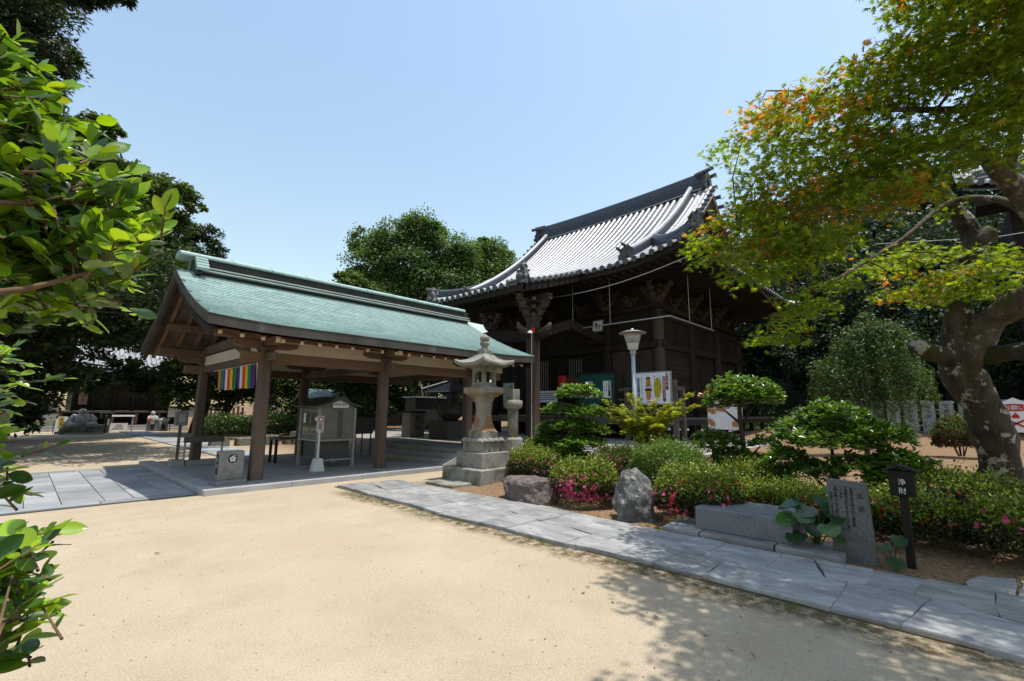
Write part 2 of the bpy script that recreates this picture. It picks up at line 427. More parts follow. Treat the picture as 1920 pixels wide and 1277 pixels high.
def ground_material():
    m = bpy.data.materials.new('compacted_sand'); m.use_nodes = True
    nt = m.node_tree; L = nt.links; p = nt.nodes['Principled BSDF']
    p.inputs['Roughness'].default_value = .95; p.inputs['Specular IOR Level'].default_value = .15
    tc = _n(nt, 'ShaderNodeTexCoord'); sx = _n(nt, 'ShaderNodeSeparateXYZ'); L.new(tc.outputs['Object'], sx.inputs[0])
    def noise(sc, det=6, ro=.6):
        n = _n(nt, 'ShaderNodeTexNoise'); n.inputs['Scale'].default_value = sc; n.inputs['Detail'].default_value = det; n.inputs['Roughness'].default_value = ro
        L.new(tc.outputs['Object'], n.inputs['Vector']); return n.outputs['Fac']
    def rng_(v, a, b, lo=0., hi=1.):
        r = _n(nt, 'ShaderNodeMapRange'); r.inputs['From Min'].default_value = a; r.inputs['From Max'].default_value = b
        r.inputs['To Min'].default_value = lo; r.inputs['To Max'].default_value = hi; L.new(v, r.inputs['Value']); return r.outputs['Result']
    def mth(op, a, b):
        n = _n(nt, 'ShaderNodeMath', operation=op)
        for i, q in enumerate((a, b)):
            if isinstance(q, (int, float)): n.inputs[i].default_value = q
            else: L.new(q, n.inputs[i])
        return n.outputs[0]
    def mix(f, a, b):
        n = _n(nt, 'ShaderNodeMix', data_type='RGBA'); L.new(f, n.inputs['Factor'])
        for k, q in (('A', a), ('B', b)):
            if isinstance(q, tuple): n.inputs[k].default_value = (*q, 1)
            else: L.new(q, n.inputs[k])
        return n.outputs['Result']
    c = mix(rng_(noise(1.1, 8, .65), .35, .65), (.315,.255,.176), (.38,.318,.23))
    c = mix(rng_(noise(.55, 5), .54, .72), c, (.33,.255,.165))
    c = mix(rng_(noise(75, 4, .75), .50, .66, 0, .9), c, (.50,.42,.31))
    c = mix(rng_(noise(58, 4, .8), .58, .66, 0, .9), c, (.19,.13,.08))
    c = mix(rng_(noise(33, 4, .8), .65, .70, 0, .7), c, (.15,.10,.06))
    # strip of damp earth and moss along the courtyard side of the flagstones
    wob = mth('ADD', sx.outputs['X'], mth('MULTIPLY', mth('SUBTRACT', noise(1.6, 6, .7), .5), .55))
    band = mth('MULTIPLY', rng_(wob, 4.12, 4.34), rng_(sx.outputs['Y'], 9.0, 8.4))
    band = mth('MULTIPLY', band, rng_(noise(9, 5, .7), .34, .56))
    c = mix(band, c, mix(rng_(noise(14, 5), .45, .6), (.115,.078,.046), (.085,.075,.03)))
    # beyond the path: brown leaf-strewn earth, mossy in patches
    bed = mth('MULTIPLY', rng_(wob, 5.75, 6.2), rng_(sx.outputs['Y'], 8.6, 7.0))
    bc = mix(rng_(noise(22, 6, .75), .4, .62), (.12,.072,.042), (.27,.175,.10))
    bc = mix(rng_(noise(3.2, 6, .7), .56, .66), bc, (.15,.13,.05))
    c = mix(bed, c, bc)
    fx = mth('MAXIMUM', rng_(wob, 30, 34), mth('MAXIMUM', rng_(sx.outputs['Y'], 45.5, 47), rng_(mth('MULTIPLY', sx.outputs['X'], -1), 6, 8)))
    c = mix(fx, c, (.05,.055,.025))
    yd = mth('MULTIPLY', rng_(sx.outputs['Y'], 16.3, 17.2), rng_(mth('ADD', wob, 0), 5.5, 8.5))
    c = mix(yd, c, bc)
    L.new(c, p.inputs['Base Color'])
    b = _n(nt, 'ShaderNodeBump'); b.inputs['Strength'].default_value = .55; b.inputs['Distance'].default_value = .012
    L.new(mth('ADD', noise(70, 4, .7), mth('MULTIPLY', noise(14, 4), 1.4)), b.inputs['Height']); L.new(b.outputs['Normal'], p.inputs['Normal'])
    return m
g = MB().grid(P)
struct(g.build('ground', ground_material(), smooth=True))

# loose grit scattered on the sand
ng = 2600
gp = np.stack([rng.uniform(-1.2, 4.5, ng), rng.uniform(.4, 9.6, ng), np.zeros(ng)+.001], -1)
gr = leafmesh('grit', gp, unit(rng.normal(size=(ng, 3))*[1,1,.05]), np.tile([0,0,1.], (ng, 1))+rng.normal(size=(ng, 3))*.3, rng.uniform(.004, .010, ng)*rng.choice([1, 1, 1.6], ng),
              tints(ng, [(.22,.15,.09),(.15,.09,.05),(.3,.24,.17)], var=.25), (np.array([(0,-.4,0),(.9,-.3,.0),(.8,.4,0),(.1,.5,0),(.4,0,.55)]), [(0,1,4),(1,2,4),(2,3,4),(3,0,4)]))
gritm = leafmat('grit', .95, .0)
link('grit', gr, gritm, None, kind='stuff')

# ------------------------------------------------------------------ flagstone path
path = struct(MB().box(4.56, 5.93, -3.2, 9.3, -.2, .012).build('stone_path', mat('path_joint_earth', (.10,.075,.05), (.17,.13,.085), 18, .95, .4)))
def poly_slab(parent, poly, z0, z1, m, name='flagstone', rough=.012):
    """an irregular slab: outline subdivided, edges knocked about a little, top edge chamfered"""
    pts = []
    n = len(poly)
    for i in range(n):
        a, b = np.array(poly[i]), np.array(poly[(i+1) % n])
        k = max(1, int(np.linalg.norm(b-a)/.22))
        for j in range(k):
            q = a+(b-a)*j/k
            if j: q = q+rng.normal(size=2)*rough
            pts.append(q)
    pts = np.array(pts); c = pts.mean(0)
    inn = c+(pts-c)*(1-.004/np.maximum(np.linalg.norm(pts-c, axis=1), .05))[:, None]
    n = len(pts)
    dz = rng.uniform(-.006, .006)
    v = np.concatenate([np.c_[pts, np.full(n, z0)], np.c_[pts, np.full(n, z1-.01+dz)], np.c_[inn, z1+dz+rng.normal(size=n)*.0022]])
    f = [(i, (i+1) % n, n+(i+1) % n, n+i) for i in range(n)]+[(n+i, n+(i+1) % n, 2*n+(i+1) % n, 2*n+i) for i in range(n)]+[tuple(range(2*n, 3*n))]
    mb = MB().add(v, f)
    c3 = np.array([c[0], c[1], 0]); mb.v[0] = mb.v[0]-c3
    o = bpy.data.objects.new(name, mb.mesh(name)); o.data.materials.append(m); COL.objects.link(o)
    o.parent = parent; o.location = c3
    return o
def ridx(y0, y1, lo, hi):
    out = [y1]
    while out[-1] > y0: out.append(out[-1]-random.uniform(lo, hi))
    return out
mid = lambda y: 5.2+.16*math.sin(y*1.3+.6)+.07*math.sin(y*3.7)
lft = lambda y: 4.54+.05*math.sin(y*.9)+.03*math.sin(2.9*y+1)
rgt = lambda y: 5.93+.05*math.sin(y*1.1+2)
for side in (0, 1):
    cuts = ridx(-3.1, 9.25, .5, 1.3) if side == 0 else ridx(-3.1, 9.1, .6, 1.45)
    for a, b in zip(cuts[:-1], cuts[1:]):
        sa, sb = random.uniform(-.16, .16), random.uniform(-.16, .16)
        gp_ = .002
        if side == 0:
            poly = [(lft(b), b+gp_), (mid(b)-gp_, b+gp_), (mid((a+b)/2)-gp_, (a+b)/2), (mid(a)-gp_, a-gp_), (lft(a), a-gp_)]
        else:
            poly = [(mid(b)+gp_, b+gp_), (rgt(b), b+gp_), (rgt(a), a-gp_), (mid(a)+gp_, a-gp_), (mid((a+b)/2)+gp_, (a+b)/2)]
        if random.random() < .6 and (a-b) > .7:      # a slab broken across on the slant
            t1, t2 = random.uniform(.35, .65), random.uniform(.35, .65)
            if side == 0:
                p1, p2 = (lft(b+(a-b)*t1), b+(a-b)*t1), (mid(b+(a-b)*t2)-gp_, b+(a-b)*t2)
                q1 = [poly[0], poly[1], (p2[0], p2[1]-gp_), (p1[0], p1[1]-gp_)]; q2 = [(p1[0], p1[1]+gp_), (p2[0], p2[1]+gp_), poly[3], poly[4]]
            else:
                p1, p2 = (mid(b+(a-b)*t1)+gp_, b+(a-b)*t1), (rgt(b+(a-b)*t2), b+(a-b)*t2)
                q1 = [poly[0], poly[1], (p2[0], p2[1]-gp_), (p1[0], p1[1]-gp_)]; q2 = [(p1[0], p1[1]+gp_), (p2[0], p2[1]+gp_), poly[2], poly[3]]
            poly_slab(path, q1, -.05, .045, FLAG); poly_slab(path, q2, -.05, .045, FLAG)
        else:
            poly_slab(path, poly, -.05, .045, FLAG)
for poly in ([(5.96,-.18),(6.62,-.22),(6.5,.02),(6.2,.12),(5.98,.1)], [(5.96,-1.2),(6.75,-1.3),(6.62,-.25),(5.96,-.2)], [(6.0,-2.3),(6.9,-2.4),(6.86,-1.38),(6.0,-1.28)]):
    poly_slab(path, poly, -.05, .036, FLAG)
# stone threshold pieces in the courtyard leading to the left-hand temple
far_path = struct(MB().box(4.6, 6.0, 17.2, 40, -.2, .008).build('far_path', MATS['path_joint_earth']))
for y in np.arange(17.3, 39.5, .95):
    poly_slab(far_path, [(4.62, y), (5.98, y+random.uniform(-.06,.06)), (5.98, y+.9), (4.62, y+.9+random.uniform(-.05,.05))], -.05, .035, PAVE, 'paving_slab', .006)

# ------------------------------------------------------------------ paved walk on the left
walk = struct(MB().box(-3.6, 2.38, 10.12, 15.95, -.2, .014).build('paved_walk', mat('paver_joint', (.08,.075,.068), (.12,.115,.105), 20, .95)))
def paver(x0, x1, y0, y1):
    w, h = x1-x0-.012, y1-y0-.022
    o = MB().box(-w/2, w/2, -h/2, h/2, -.03, .03+random.uniform(-.004, .004)).build('paving_stone', PAVE, walk, bevel=.004)
    o.location = ((x0+x1)/2, (y0+y1)/2, 0)
x = 2.36
paver_w = [.38, .46, .38, .52, .42, .38, .48, .38, .44]
k = 0
while x > -3.3:
    w = paver_w[k % len(paver_w)]; k += 1
    y = 10.42
    while y < 15.55:
        h = random.choice([.42, .55, .7, .85]); h = min(h, 15.58-y)
        if 15.58-(y+h) < .3: h = 15.58-y
        paver(x-w, x, y, y+h); y += h
    x -= w
x = 2.36
while x > -3.3:
    w = random.uniform(1.1, 1.5); paver(x-w, x, 10.14, 10.42); paver(x-w, x, 15.58, 15.93); x -= w
LOB_CEDAR = [(-1.72,22.39,14.34,1.5),(-1.17,21.66,15.07,1.2),(-0.54,21.35,13.44,0.75),(-0.13,20.97,13.27,0.4),(-1.4,22.42,12.71,1.3),(-1.62,22.97,11.25,1.6),(-2.69,23.01,16.15,2.2),(-0.93,22.11,11.89,0.8),(-2.65,23.53,13.6,2.2),(-2.04,23.81,9.42,2.2),(-1.17,21.9,13.98,1),(-1.97,22.18,16.52,2),(-0.37,21.38,12.53,0.35)]
LOB_BRANCH = [(-0.16,15.41,12.06,0.28),(0.22,15.0,12.12,0.3),(0.56,14.66,12.09,0.22),(-0.41,15.65,12.18,0.25),(-0.02,15.16,12.52,0.5)]
LOB_BROAD = [(1.11,30.77,16.0,0.7),(0.84,31.27,15.04,0.9),(1.73,30.22,15.59,0.45),(2.27,30.13,13.42,1.0),(3.42,30.41,13.35,1.0),(4.46,29.41,12.94,0.8),(5.22,28.74,12.38,0.45),(2.87,29.92,11.51,1.3),(4.21,29.95,11.66,1.1),(0.93,31.53,13.4,1.5),(2.14,31.11,9.59,1.8),(4.01,30.54,9.95,1.3)]
LOB_CON3 = [(7.62,33.7,11.72,0.6),(6.96,34.17,12.67,0.7),(6.12,35.05,12.66,0.9),(6.08,35.47,10.96,1.5),(7.51,34.2,9.95,1.3),(8.18,33.64,9.27,1.2),(5.92,34.75,8.33,1.6),(5.07,35.35,9.64,1.3)]
LOB_DARK1 = [(-0.22,29.88,6.41,2.0),(1.14,30.15,5.41,1.7),(-0.42,27.7,4.0,1.5),(0.64,29.67,3.32,1.3),(-1.04,26.51,5.71,2),(1.23,29.56,7.66,1.8),(0.26,28.86,2.09,1.0),(0.12,32.1,1.39,0.9),(-0.45,31.28,1.15,1.1),(-0.44,32.46,2.39,1.2),(-1.17,31.93,1.62,1.4)]
LOB_DARK2 = [(3.12,32.04,7.38,1.7),(4.79,31.9,6.74,1.3),(3.01,33.91,5.98,0.9),(4.55,34.4,3.09,0.9),(2.84,36.2,3.08,0.9),(5.78,34.46,3.64,0.8),(3.89,33.49,3.77,0.7),(1.93,35.74,2.86,0.9),(5.58,32.83,5.41,0.9)]
LOB_MID = [(6.18,32.53,3.88,1.0),(6.16,32.92,2.19,0.8),(6.75,32.2,2.66,0.9),(9.35,33.73,3.31,1.3),(10.36,32.79,2.81,1.1),(8.34,34.68,3.81,1.0),(8.99,34.33,2.28,0.9)]
LOB_P1 = [(13.29,35.41,3.58,1.4),(15.91,35.79,2.69,1.2),(14.39,34.81,1.07,1.0),(16.29,35.03,4.34,1.4)]
LOB_P2 = [(12.97,25.49,3.65,1.3),(13.9,24.45,3.96,1.2),(13.36,23.92,2.25,0.9),(12.52,24.77,2.39,0.8),(13.95,23.44,1.66,0.7),(13.57,25.4,1.2,0.8)]
LOB_PINE = [(14.26,20.99,4.65,0.5),(14.74,20.46,4.8,0.55),(15.86,20.75,4.79,0.6),(14.55,20.87,3.8,0.5),(15.0,20.5,3.38,0.55),(14.24,21.36,3.09,0.4),(15.36,20.24,2.82,0.4)]
LOB_P3 = [(18.85,23.29,5.64,1.5),(19.53,22.96,3.94,1.2),(18.9,28.9,6.54,1.6),(18.58,29.66,4.6,1.2),(18.67,21.39,1.87,0.6)]
LOB_CEN = [(19.59,35.36,13.76,2.2),(19.07,35.51,15.58,1.5),(20.44,33.97,16.05,1.8),(22.11,32.07,16.75,1.8),(22.88,31.22,16.99,1.2),(23.72,30.74,15.17,1.9),(25.51,30.36,15.06,1.5),(21.81,33.03,13.79,2.6),(23.88,31.17,12.45,2.6),(19.83,35.56,11.72,2.4),(25.23,30.75,14.59,1.2),(21.18,34.3,11.05,2.6),(18.61,36.64,12.62,1.1),(21.35,32.76,17.24,0.9)]
LOB_CEN2 = [(28.42,31.48,16.06,1.6),(29.21,30.49,16.82,1.2),(29.88,30.07,15.58,1.4),(28.3,32.05,14.06,2.2),(30.11,30.27,13.58,2.4),(28.45,31.18,17.31,0.6),(31.73,28.67,13.09,2.5)]
LOB_YEL = [(13.88,27.64,9.51,0.8),(14.65,26.94,9.0,0.7),(15.29,26.35,8.67,0.6),(13.72,27.95,8.82,0.9),(13.34,28.09,10.01,0.3)]
LOB_WEEP = [(16.06,1.72,3.88,0.5),(16.37,1.39,3.93,0.5),(15.81,2.09,3.4,0.45),(16.72,1.11,3.56,0.45),(15.56,2.48,2.81,0.5),(16.18,1.83,2.82,0.7),(16.91,1.07,2.82,0.6),(17.24,0.77,2.61,0.4),(15.47,2.69,2.29,0.35),(16.06,2.12,2.08,0.55),(16.78,1.36,2.08,0.6),(16.34,1.57,3.26,0.7)]
LOB_DARK3 = [(-0.48,23.22,4.71,1.3),(0.55,22.17,4.53,1.4),(1.69,22.45,4.54,1.3),(3.09,23.82,4.91,1.1),(0.14,24.2,3.94,1.2),(1.32,24.46,3.79,1.0),(2.59,24.54,4.03,0.9),(-0.67,21.81,5.36,1.3),(0.85,21.7,5.27,1.4),(2.24,23.07,5.75,1.4),(3.63,24.49,6.0,1.2),(-0.14,19.92,4.79,1.2),(-1.51,22.91,4.33,1.6)]
MAPLE_CL = [(6.12,1,5.01,0.3),(6.08,-0.02,4.27,0.37),(7.72,-1.12,5.08,0.29),(6.11,0.31,4.38,0.37),(7.04,0.25,4.38,0.36),(6.23,1.7,4.53,0.29),(7.39,-0.77,5.07,0.38),(7.56,-0.95,5.35,0.32),(6.22,-0.79,5.58,0.35),(6.35,1.22,3.64,0.36),(6.72,-0.18,5.62,0.36),(6.56,0.52,5.74,0.33),(7.31,-0.37,6.41,0.27),(6.32,0.1,4.14,0.39),(6.61,-0.58,4.43,0.4),(6.81,1.89,4.4,0.34),(6.05,1.57,4.25,0.35),(5.42,1.52,4.66,0.3),(7.46,-0.45,5.81,0.4),(6.09,-0.18,6.13,0.37),(6.04,0.49,4.51,0.3),(6.87,0.22,4.66,0.39),(7.47,0.11,4.97,0.42),(6.97,0.2,5.49,0.32),(7.18,-0.99,4.7,0.42),(6.83,-0.28,6.52,0.34),(6.87,-0.65,6.41,0.29),(6.34,-0.43,5.21,0.37),(6.31,-0.6,5.32,0.31),(6.01,0.43,4.19,0.38),(7.59,-0.73,5.33,0.35),(5.7,1.3,5,0.28),(7.55,-0.58,4.64,0.34),(6.14,0.89,4.08,0.4),(6.29,0.64,5.39,0.34),(7.4,-1.01,5.84,0.35),(7.17,-0.09,6,0.4),(6.94,-0.15,6.88,0.33),(6.68,-0.2,4.8,0.34),(6.79,-0.83,4.29,0.35),(6.42,1.08,4,0.39),(6.35,-0.52,5.03,0.29),(6.26,0.22,3.82,0.27),(6.43,1.96,5.24,0.38),(5.91,0.35,3.87,0.35),(5.8,1.44,5.22,0.31),(6.6,-0.14,4.58,0.4),(6.42,1.46,5.33,0.4),(6.66,0.03,4.02,0.35),(6.78,0.63,5.35,0.42),(6.71,-0.08,6.41,0.39),(6.06,-0.57,5.78,0.38),(5.78,1.48,3.84,0.31),(6.48,1.57,4.23,0.26),(7.15,-0.5,6.43,0.37),(6.58,-0.97,5.84,0.38),(6.71,1.07,5.05,0.32),(6.1,0.52,4.09,0.34),(6,1.12,4.85,0.35),(7,1.21,4.92,0.3),(6.32,0.88,4.46,0.37),(6.06,0.23,5.17,0.35),(7.65,-0.68,6.52,0.32),(7.06,0.07,5.28,0.28),(7.38,-0.78,5.32,0.35),(6.55,-0.88,4.59,0.31),(7.61,-0.96,5.89,0.38),(6.65,-0.68,5.31,0.29),(6.92,1.24,5.34,0.32),(5.94,0.51,4.7,0.29),(5.84,0.87,4.4,0.33),(6.98,0.73,4.41,0.35),(7.19,-0.9,4.25,0.28),(7.05,-0.31,4.4,0.27),(6.44,1.28,4.89,0.34),(6.57,1.38,4.03,0.29),(5.78,1.41,3.64,0.34),(6.85,-0.88,6.18,0.29),(6.19,1.04,4.24,0.28),(7.48,-0.59,5.66,0.35),(7.12,0.59,4.53,0.41),(6.31,-0.37,4.33,0.4),(6.22,0.16,4.59,0.34),(7.38,-0.37,5.92,0.32),(7.02,0.32,4.93,0.27),(7.42,-0.96,6.2,0.3),(6.85,0.91,4.05,0.31),(6.44,1.31,5.5,0.41),(6.74,0.84,5.56,0.28),(5.84,-0.11,5.36,0.41),(5.84,1.1,4.08,0.34),(5.57,1.11,4.98,0.33),(5.76,0.42,5.05,0.3),(6.22,-0.92,5.12,0.41),(6.1,-0.14,5.11,0.29),(7.69,-0.6,5.34,0.35),(7.14,0.85,4.89,0.34),(6.61,1.36,4.63,0.29),(7.76,-0.7,5,0.3),(6.51,-0.49,4.73,0.42),(6.8,-0.37,5.26,0.39),(5.58,1.21,4.27,0.38),(6.98,0.43,4.36,0.4),(7.06,-1.07,5.98,0.28),(5.96,-0.23,5.31,0.37),(7.09,-1.06,5.61,0.38),(6.39,-0.48,4.5,0.3),(5.99,-0.65,5.46,0.33),(6.4,0.7,4.8,0.42),(5.8,0.61,4.87,0.31),(6.06,0.92,3.58,0.38),(5.87,1.48,4.44,0.29),(5.97,0.2,4.27,0.37),(6.91,0.81,4.53,0.3),(6.35,-0.72,4.85,0.34),(7.2,0.07,5.83,0.32),(6.14,-0.66,5.89,0.4),(6.87,0.49,4.83,0.38),(6.09,0.01,5.41,0.34),(7.32,-0.86,5.01,0.37),(6.75,-0.08,5.29,0.33),(6.42,0.07,5.2,0.39),(6.62,0.45,4.08,0.3),(6.61,-0.99,5.54,0.35),(5.97,1.47,4.68,0.35),(6.11,-0.04,6.19,0.32),(6.64,1.43,3.67,0.27),(5.94,-0.25,5.59,0.29),(6.26,-0.52,5.54,0.36),(7.44,-0.98,4.96,0.29),(7.1,0.44,5.27,0.38),(7.7,-0.87,6.29,0.34),(6.45,-0.72,5.57,0.41),(7.75,-1.11,5.32,0.4),(6.1,0.22,3.93,0.38),(7.22,0.75,5.2,0.32),(7.75,-0.8,5.95,0.27),(6.62,0.36,5.21,0.35),(5.99,1.67,4.06,0.38),(6.5,-0.95,4.83,0.41),(7.03,0.58,4.02,0.29),(6.15,-0.11,5.83,0.29),(6.38,-0.78,5.11,0.42),(7.37,0.06,6.23,0.38),(6.02,0.33,5.44,0.34),(7.49,-0.89,5.99,0.38),(7.15,0.21,5.78,0.28),(6.64,-0.76,6.05,0.35),(6.13,-0.31,5.05,0.37),(6.33,1.06,5.54,0.36),(6.41,1.31,3.31,0.26),(6.94,1.1,3.87,0.24),(5.76,1.76,3.42,0.25),(5.76,2.18,3.7,0.31),(6.35,1.59,3.57,0.24),(6.5,2.05,3.93,0.33),(6.26,1.73,4,0.25),(6.07,2.16,3.98,0.3),(6.44,1.43,3.62,0.3),(6,1.52,3.79,0.25),(7.36,0.93,3.76,0.28),(6.99,1.73,4.34,0.3),(6.19,1.93,3.35,0.25),(6.79,1.26,3.96,0.28),(6.06,2.2,3.56,0.3),(6.8,1.19,3.51,0.33),(6.28,1.96,4.11,0.25),(6.29,1.6,3.31,0.24),(6.68,1.45,3.88,0.28),(6.97,0.91,3.82,0.29),(6.55,1.27,3.61,0.28),(6.24,1.79,3.71,0.33),(6.17,1.45,4,0.24),(6.75,1.67,3.89,0.28),(6.68,1.9,3.62,0.28),(6.38,2,3.63,0.24),(6.65,1.01,3.59,0.27),(7.22,1.39,3.83,0.27),(7.16,1.55,3.69,0.27),(6.2,2.14,3.77,0.31),(6.73,1.91,3.41,0.34),(6.26,1.71,4.2,0.34),(7.57,1.22,3.82,0.25),(6.96,1.75,3.46,0.26),(6.83,0.83,3.14,0.21),(6.54,1.22,2.85,0.28),(7.04,1.85,2.59,0.28),(7.29,1.43,2.91,0.22),(6.89,1.5,2.88,0.22),(7.01,1.17,3.22,0.21),(7.36,1.28,3.04,0.27),(6.33,1.5,2.66,0.26),(6.79,1.58,2.52,0.28),(6.84,1.49,3.07,0.26),(7.4,1.56,2.74,0.23),(7.81,1.04,3.41,0.26),(8.57,0.18,3.69,0.24),(9.55,-0.51,3.79,0.34),(9.13,-0.19,3.25,0.31),(8.8,0.08,3.48,0.31),(9.15,0.13,3.25,0.26),(8.91,-0.69,3.62,0.34),(9.31,-0.19,3.9,0.27),(8.71,0.79,3.79,0.3),(10.5,-0.68,4.14,0.34),(8.5,-0.14,3.44,0.32),(10.08,-0.97,3.58,0.24),(8.91,0.39,3.88,0.24),(9.5,-0.44,3.98,0.25),(10.17,-0.71,3.74,0.23),(8.13,-0.36,3.25,0.33),(8.27,0.01,3.73,0.29),(8.12,0.25,3.79,0.28),(10.4,-0.48,4.1,0.26),(9.73,-0.06,3.47,0.28),(9.31,-0.64,3.31,0.27),(9.36,0.61,3.9,0.31),(7.81,0.48,3.65,0.27),(8.36,0.36,3.2,0.32),(8.41,-0.28,3.47,0.32),(8.45,-0,3.24,0.32),(8.58,0.39,3.55,0.31),(7.86,0.51,3.16,0.24),(9.08,-0.98,3.6,0.27),(8.3,-0.22,3.16,0.32),(9.05,0.49,3.4,0.26),(9.31,-0.18,4.7,0.2),(9.27,-0.11,4.55,0.2)]
CAM_A = [(-0.05,1.91,2.3,0.11),(-0.05,2.7,2.25,0.13),(0.15,1.72,2.02,0.1),(0.1,1.94,2.17,0.11),(-0.08,2.02,2.33,0.1),(-0.21,2.17,2.37,0.13),(-0.1,2.63,2.19,0.1),(-0.19,2.87,2.27,0.1),(-0.14,2.75,2.49,0.12),(-0.2,2.6,2.39,0.1),(-0.23,2.17,2.71,0.09),(-0.01,2.52,2.11,0.1),(-0.14,2.69,2.58,0.11),(-0.03,2.47,2.48,0.11),(-0.17,2.42,2.44,0.1),(0.02,2.02,2.16,0.1),(-0.07,2.26,1.96,0.1),(-0.1,1.89,2.1,0.1),(-0.09,2.64,2.45,0.11),(-0.07,2.76,2.56,0.1),(-0.11,1.98,2.37,0.1),(0.08,1.97,1.96,0.13),(0.01,2.21,1.98,0.13),(-0.25,2.45,2.75,0.11),(-0.18,2.71,2.6,0.11),(-0.19,2.78,2.04,0.09),(-0.09,1.91,2.15,0.09),(-0.02,2.13,2.06,0.11),(-0.1,1.97,1.87,0.13),(-0.21,2.54,2.47,0.09),(0.04,1.87,2.01,0.11),(-0.04,2.49,2.25,0.12),(-0.17,2.71,1.98,0.09),(-0.09,2.45,2.2,0.11),(-0.1,2.52,2.67,0.1),(-0.25,2.67,2.75,0.12),(0.17,2.43,2.16,0.12),(-0.13,1.98,2.23,0.13),(0.02,2.61,2.44,0.12),(-0.05,2.06,2.05,0.09),(-0.16,2.74,2.85,0.12),(0.07,1.83,2.14,0.11),(-0.11,1.93,1.98,0.1),(-0.26,2.74,2.85,0.1),(-0.18,1.97,2.37,0.11),(-0.13,2.13,2.21,0.11),(-0,2.5,2.2,0.11),(0.05,2.56,2.03,0.13),(-0.09,2.15,2.32,0.1),(-0.11,2.18,2.55,0.12),(-0.04,2.21,2.27,0.1),(-0.25,2.69,2.95,0.12),(-0.12,2.09,2.46,0.11),(-0.19,2.23,2.22,0.11),(0.07,2.05,2.04,0.11),(0.18,2.43,2.1,0.1),(-0.03,2.13,1.99,0.1),(0.03,2.67,2.25,0.11)]
CAM_B = [(-0.14,3.18,1.33,0.13),(-0.1,2.73,1.45,0.14),(-0.22,3.3,1.84,0.14),(-0.16,3.11,1.63,0.15),(-0.11,2.94,1.6,0.14),(-0.18,3.3,1.74,0.12),(-0.12,2.79,1.31,0.13),(-0.13,2.7,1.47,0.15),(-0.13,3.3,1.55,0.14),(-0.12,3.15,1.69,0.15),(-0.15,3.17,1.77,0.12),(-0.2,3.39,1.68,0.15)]
CAM_C = [(0.03,1.8,1.08,0.1),(0.01,2,0.86,0.1),(0.04,1.68,1.09,0.09),(-0,1.73,1.12,0.1),(0.04,1.76,1.02,0.08),(0.03,1.6,1.17,0.1),(-0.02,1.71,1.21,0.1),(-0,1.62,1.21,0.09),(0.02,1.74,1.03,0.09),(-0,1.81,1.07,0.11),(-0,1.81,1.04,0.1),(0,1.86,0.98,0.09),(0.03,1.92,1.13,0.1),(0.02,1.86,0.95,0.11)]
CAM_D = [(-0.05,1.96,1.45,0.09),(-0.03,1.78,1.39,0.09),(-0.05,1.83,1.36,0.09),(-0.06,1.94,1.43,0.08)]

# ------------------------------------------------------------------ open pavilion with copper roof
pav = thing('open_pavilion', 'open timber pavilion with a pale green copper shingle roof and brown posts', 'pavilion', (6.0, 12.8, 0))
plat = MB().box(2.75, 8.7, 10.25, 16.2, 0, .098).build('floor', CONC, pav)
x = 2.42
while x < 8.0:
    w = min(random.uniform(1.5, 1.9), 8.02-x)
    MB().box(x+.003, x+w-.003, 9.9, 10.247, -.02, .105).build('kerb_stone', KERB, pav, bevel=.006); x += w
y = 10.25
while y < 16.4:
    w = min(random.uniform(1.3, 1.7), 16.55-y)
    MB().box(2.42, 2.747, y+.003, y+w-.003, -.02, .105).build('kerb_stone', KERB, pav, bevel=.006); y += w
POSTX = (3.42, 6.22, 9.02); POSTY = (10.42, 15.2)
for px_ in POSTX:
    for py_ in POSTY:
        zb = .098 if px_ < 8.5 else .48
        MB().fru(px_, py_, zb, zb+.05, .2, .2, .19, .19).build('post_base', BLOCKS, pav, bevel=.008)
        mb = MB(); a = .125
        c = .03
        oc = lambda h: [(-h,-h+c),(-h+c,-h),(h-c,-h),(h,-h+c),(h,h-c),(h-c,h),(-h+c,h),(-h,h-c)]
        lo, hi = oc(.12), oc(.108)
        v = [(px_+x_, py_+y_, zb+.05) for x_, y_ in lo]+[(px_+x_, py_+y_, 2.78) for x_, y_ in hi]
        mb.add(v, [(i, (i+1) % 8, 8+(i+1) % 8, 8+i) for i in range(8)]+[tuple(range(8, 16))])
        mb.build('post', WOOD, pav)
for py_ in POSTY:
    MB().box(2.95, 10.3, py_-.07, py_+.07, 2.50, 2.72).build('tie_beam', WOODX, pav, bevel=.008)
    MB().box(3.5, 10.4, py_-.05, py_+.05, 2.72, 3.0).build('plaster_panel', PLASTER, pav)
    MB().box(2.35, 10.7, py_-.09, py_+.09, 2.98, 3.14).build('purlin', WOODX, pav, bevel=.008)
for px_ in POSTX:
    MB().box(px_-.065, px_+.065, 9.95, 15.65, 2.54, 2.70).build('cross_beam', WOOD, pav, bevel=.008)
    for py_ in POSTY:                                          # boat-shaped bracket arm and its two blocks
        arm = [(-.62,0,.13),(-.62,0,.06),(-.45,0,.0),(.45,0,0),(.62,0,.06),(.62,0,.13)]
        MB().extrude([(px_+q[0], py_-.085, 2.80+q[2]) for q in arm], (0, .17, 0)).build('bracket_arm', WOODX, pav)
        MB().fru(px_, py_, 2.72, 2.83, .11, .11, .16, .16).build('bearing_block', WOOD, pav)
    MB().box(px_-.08, px_+.08, 9.72, 10.34, 2.86, 3.0).build('nosing', WOODX, pav)
    MB().box(px_-.07, px_+.07, 9.70, 9.718, 2.87, 2.99).build('nosing_end', CREAM, pav)
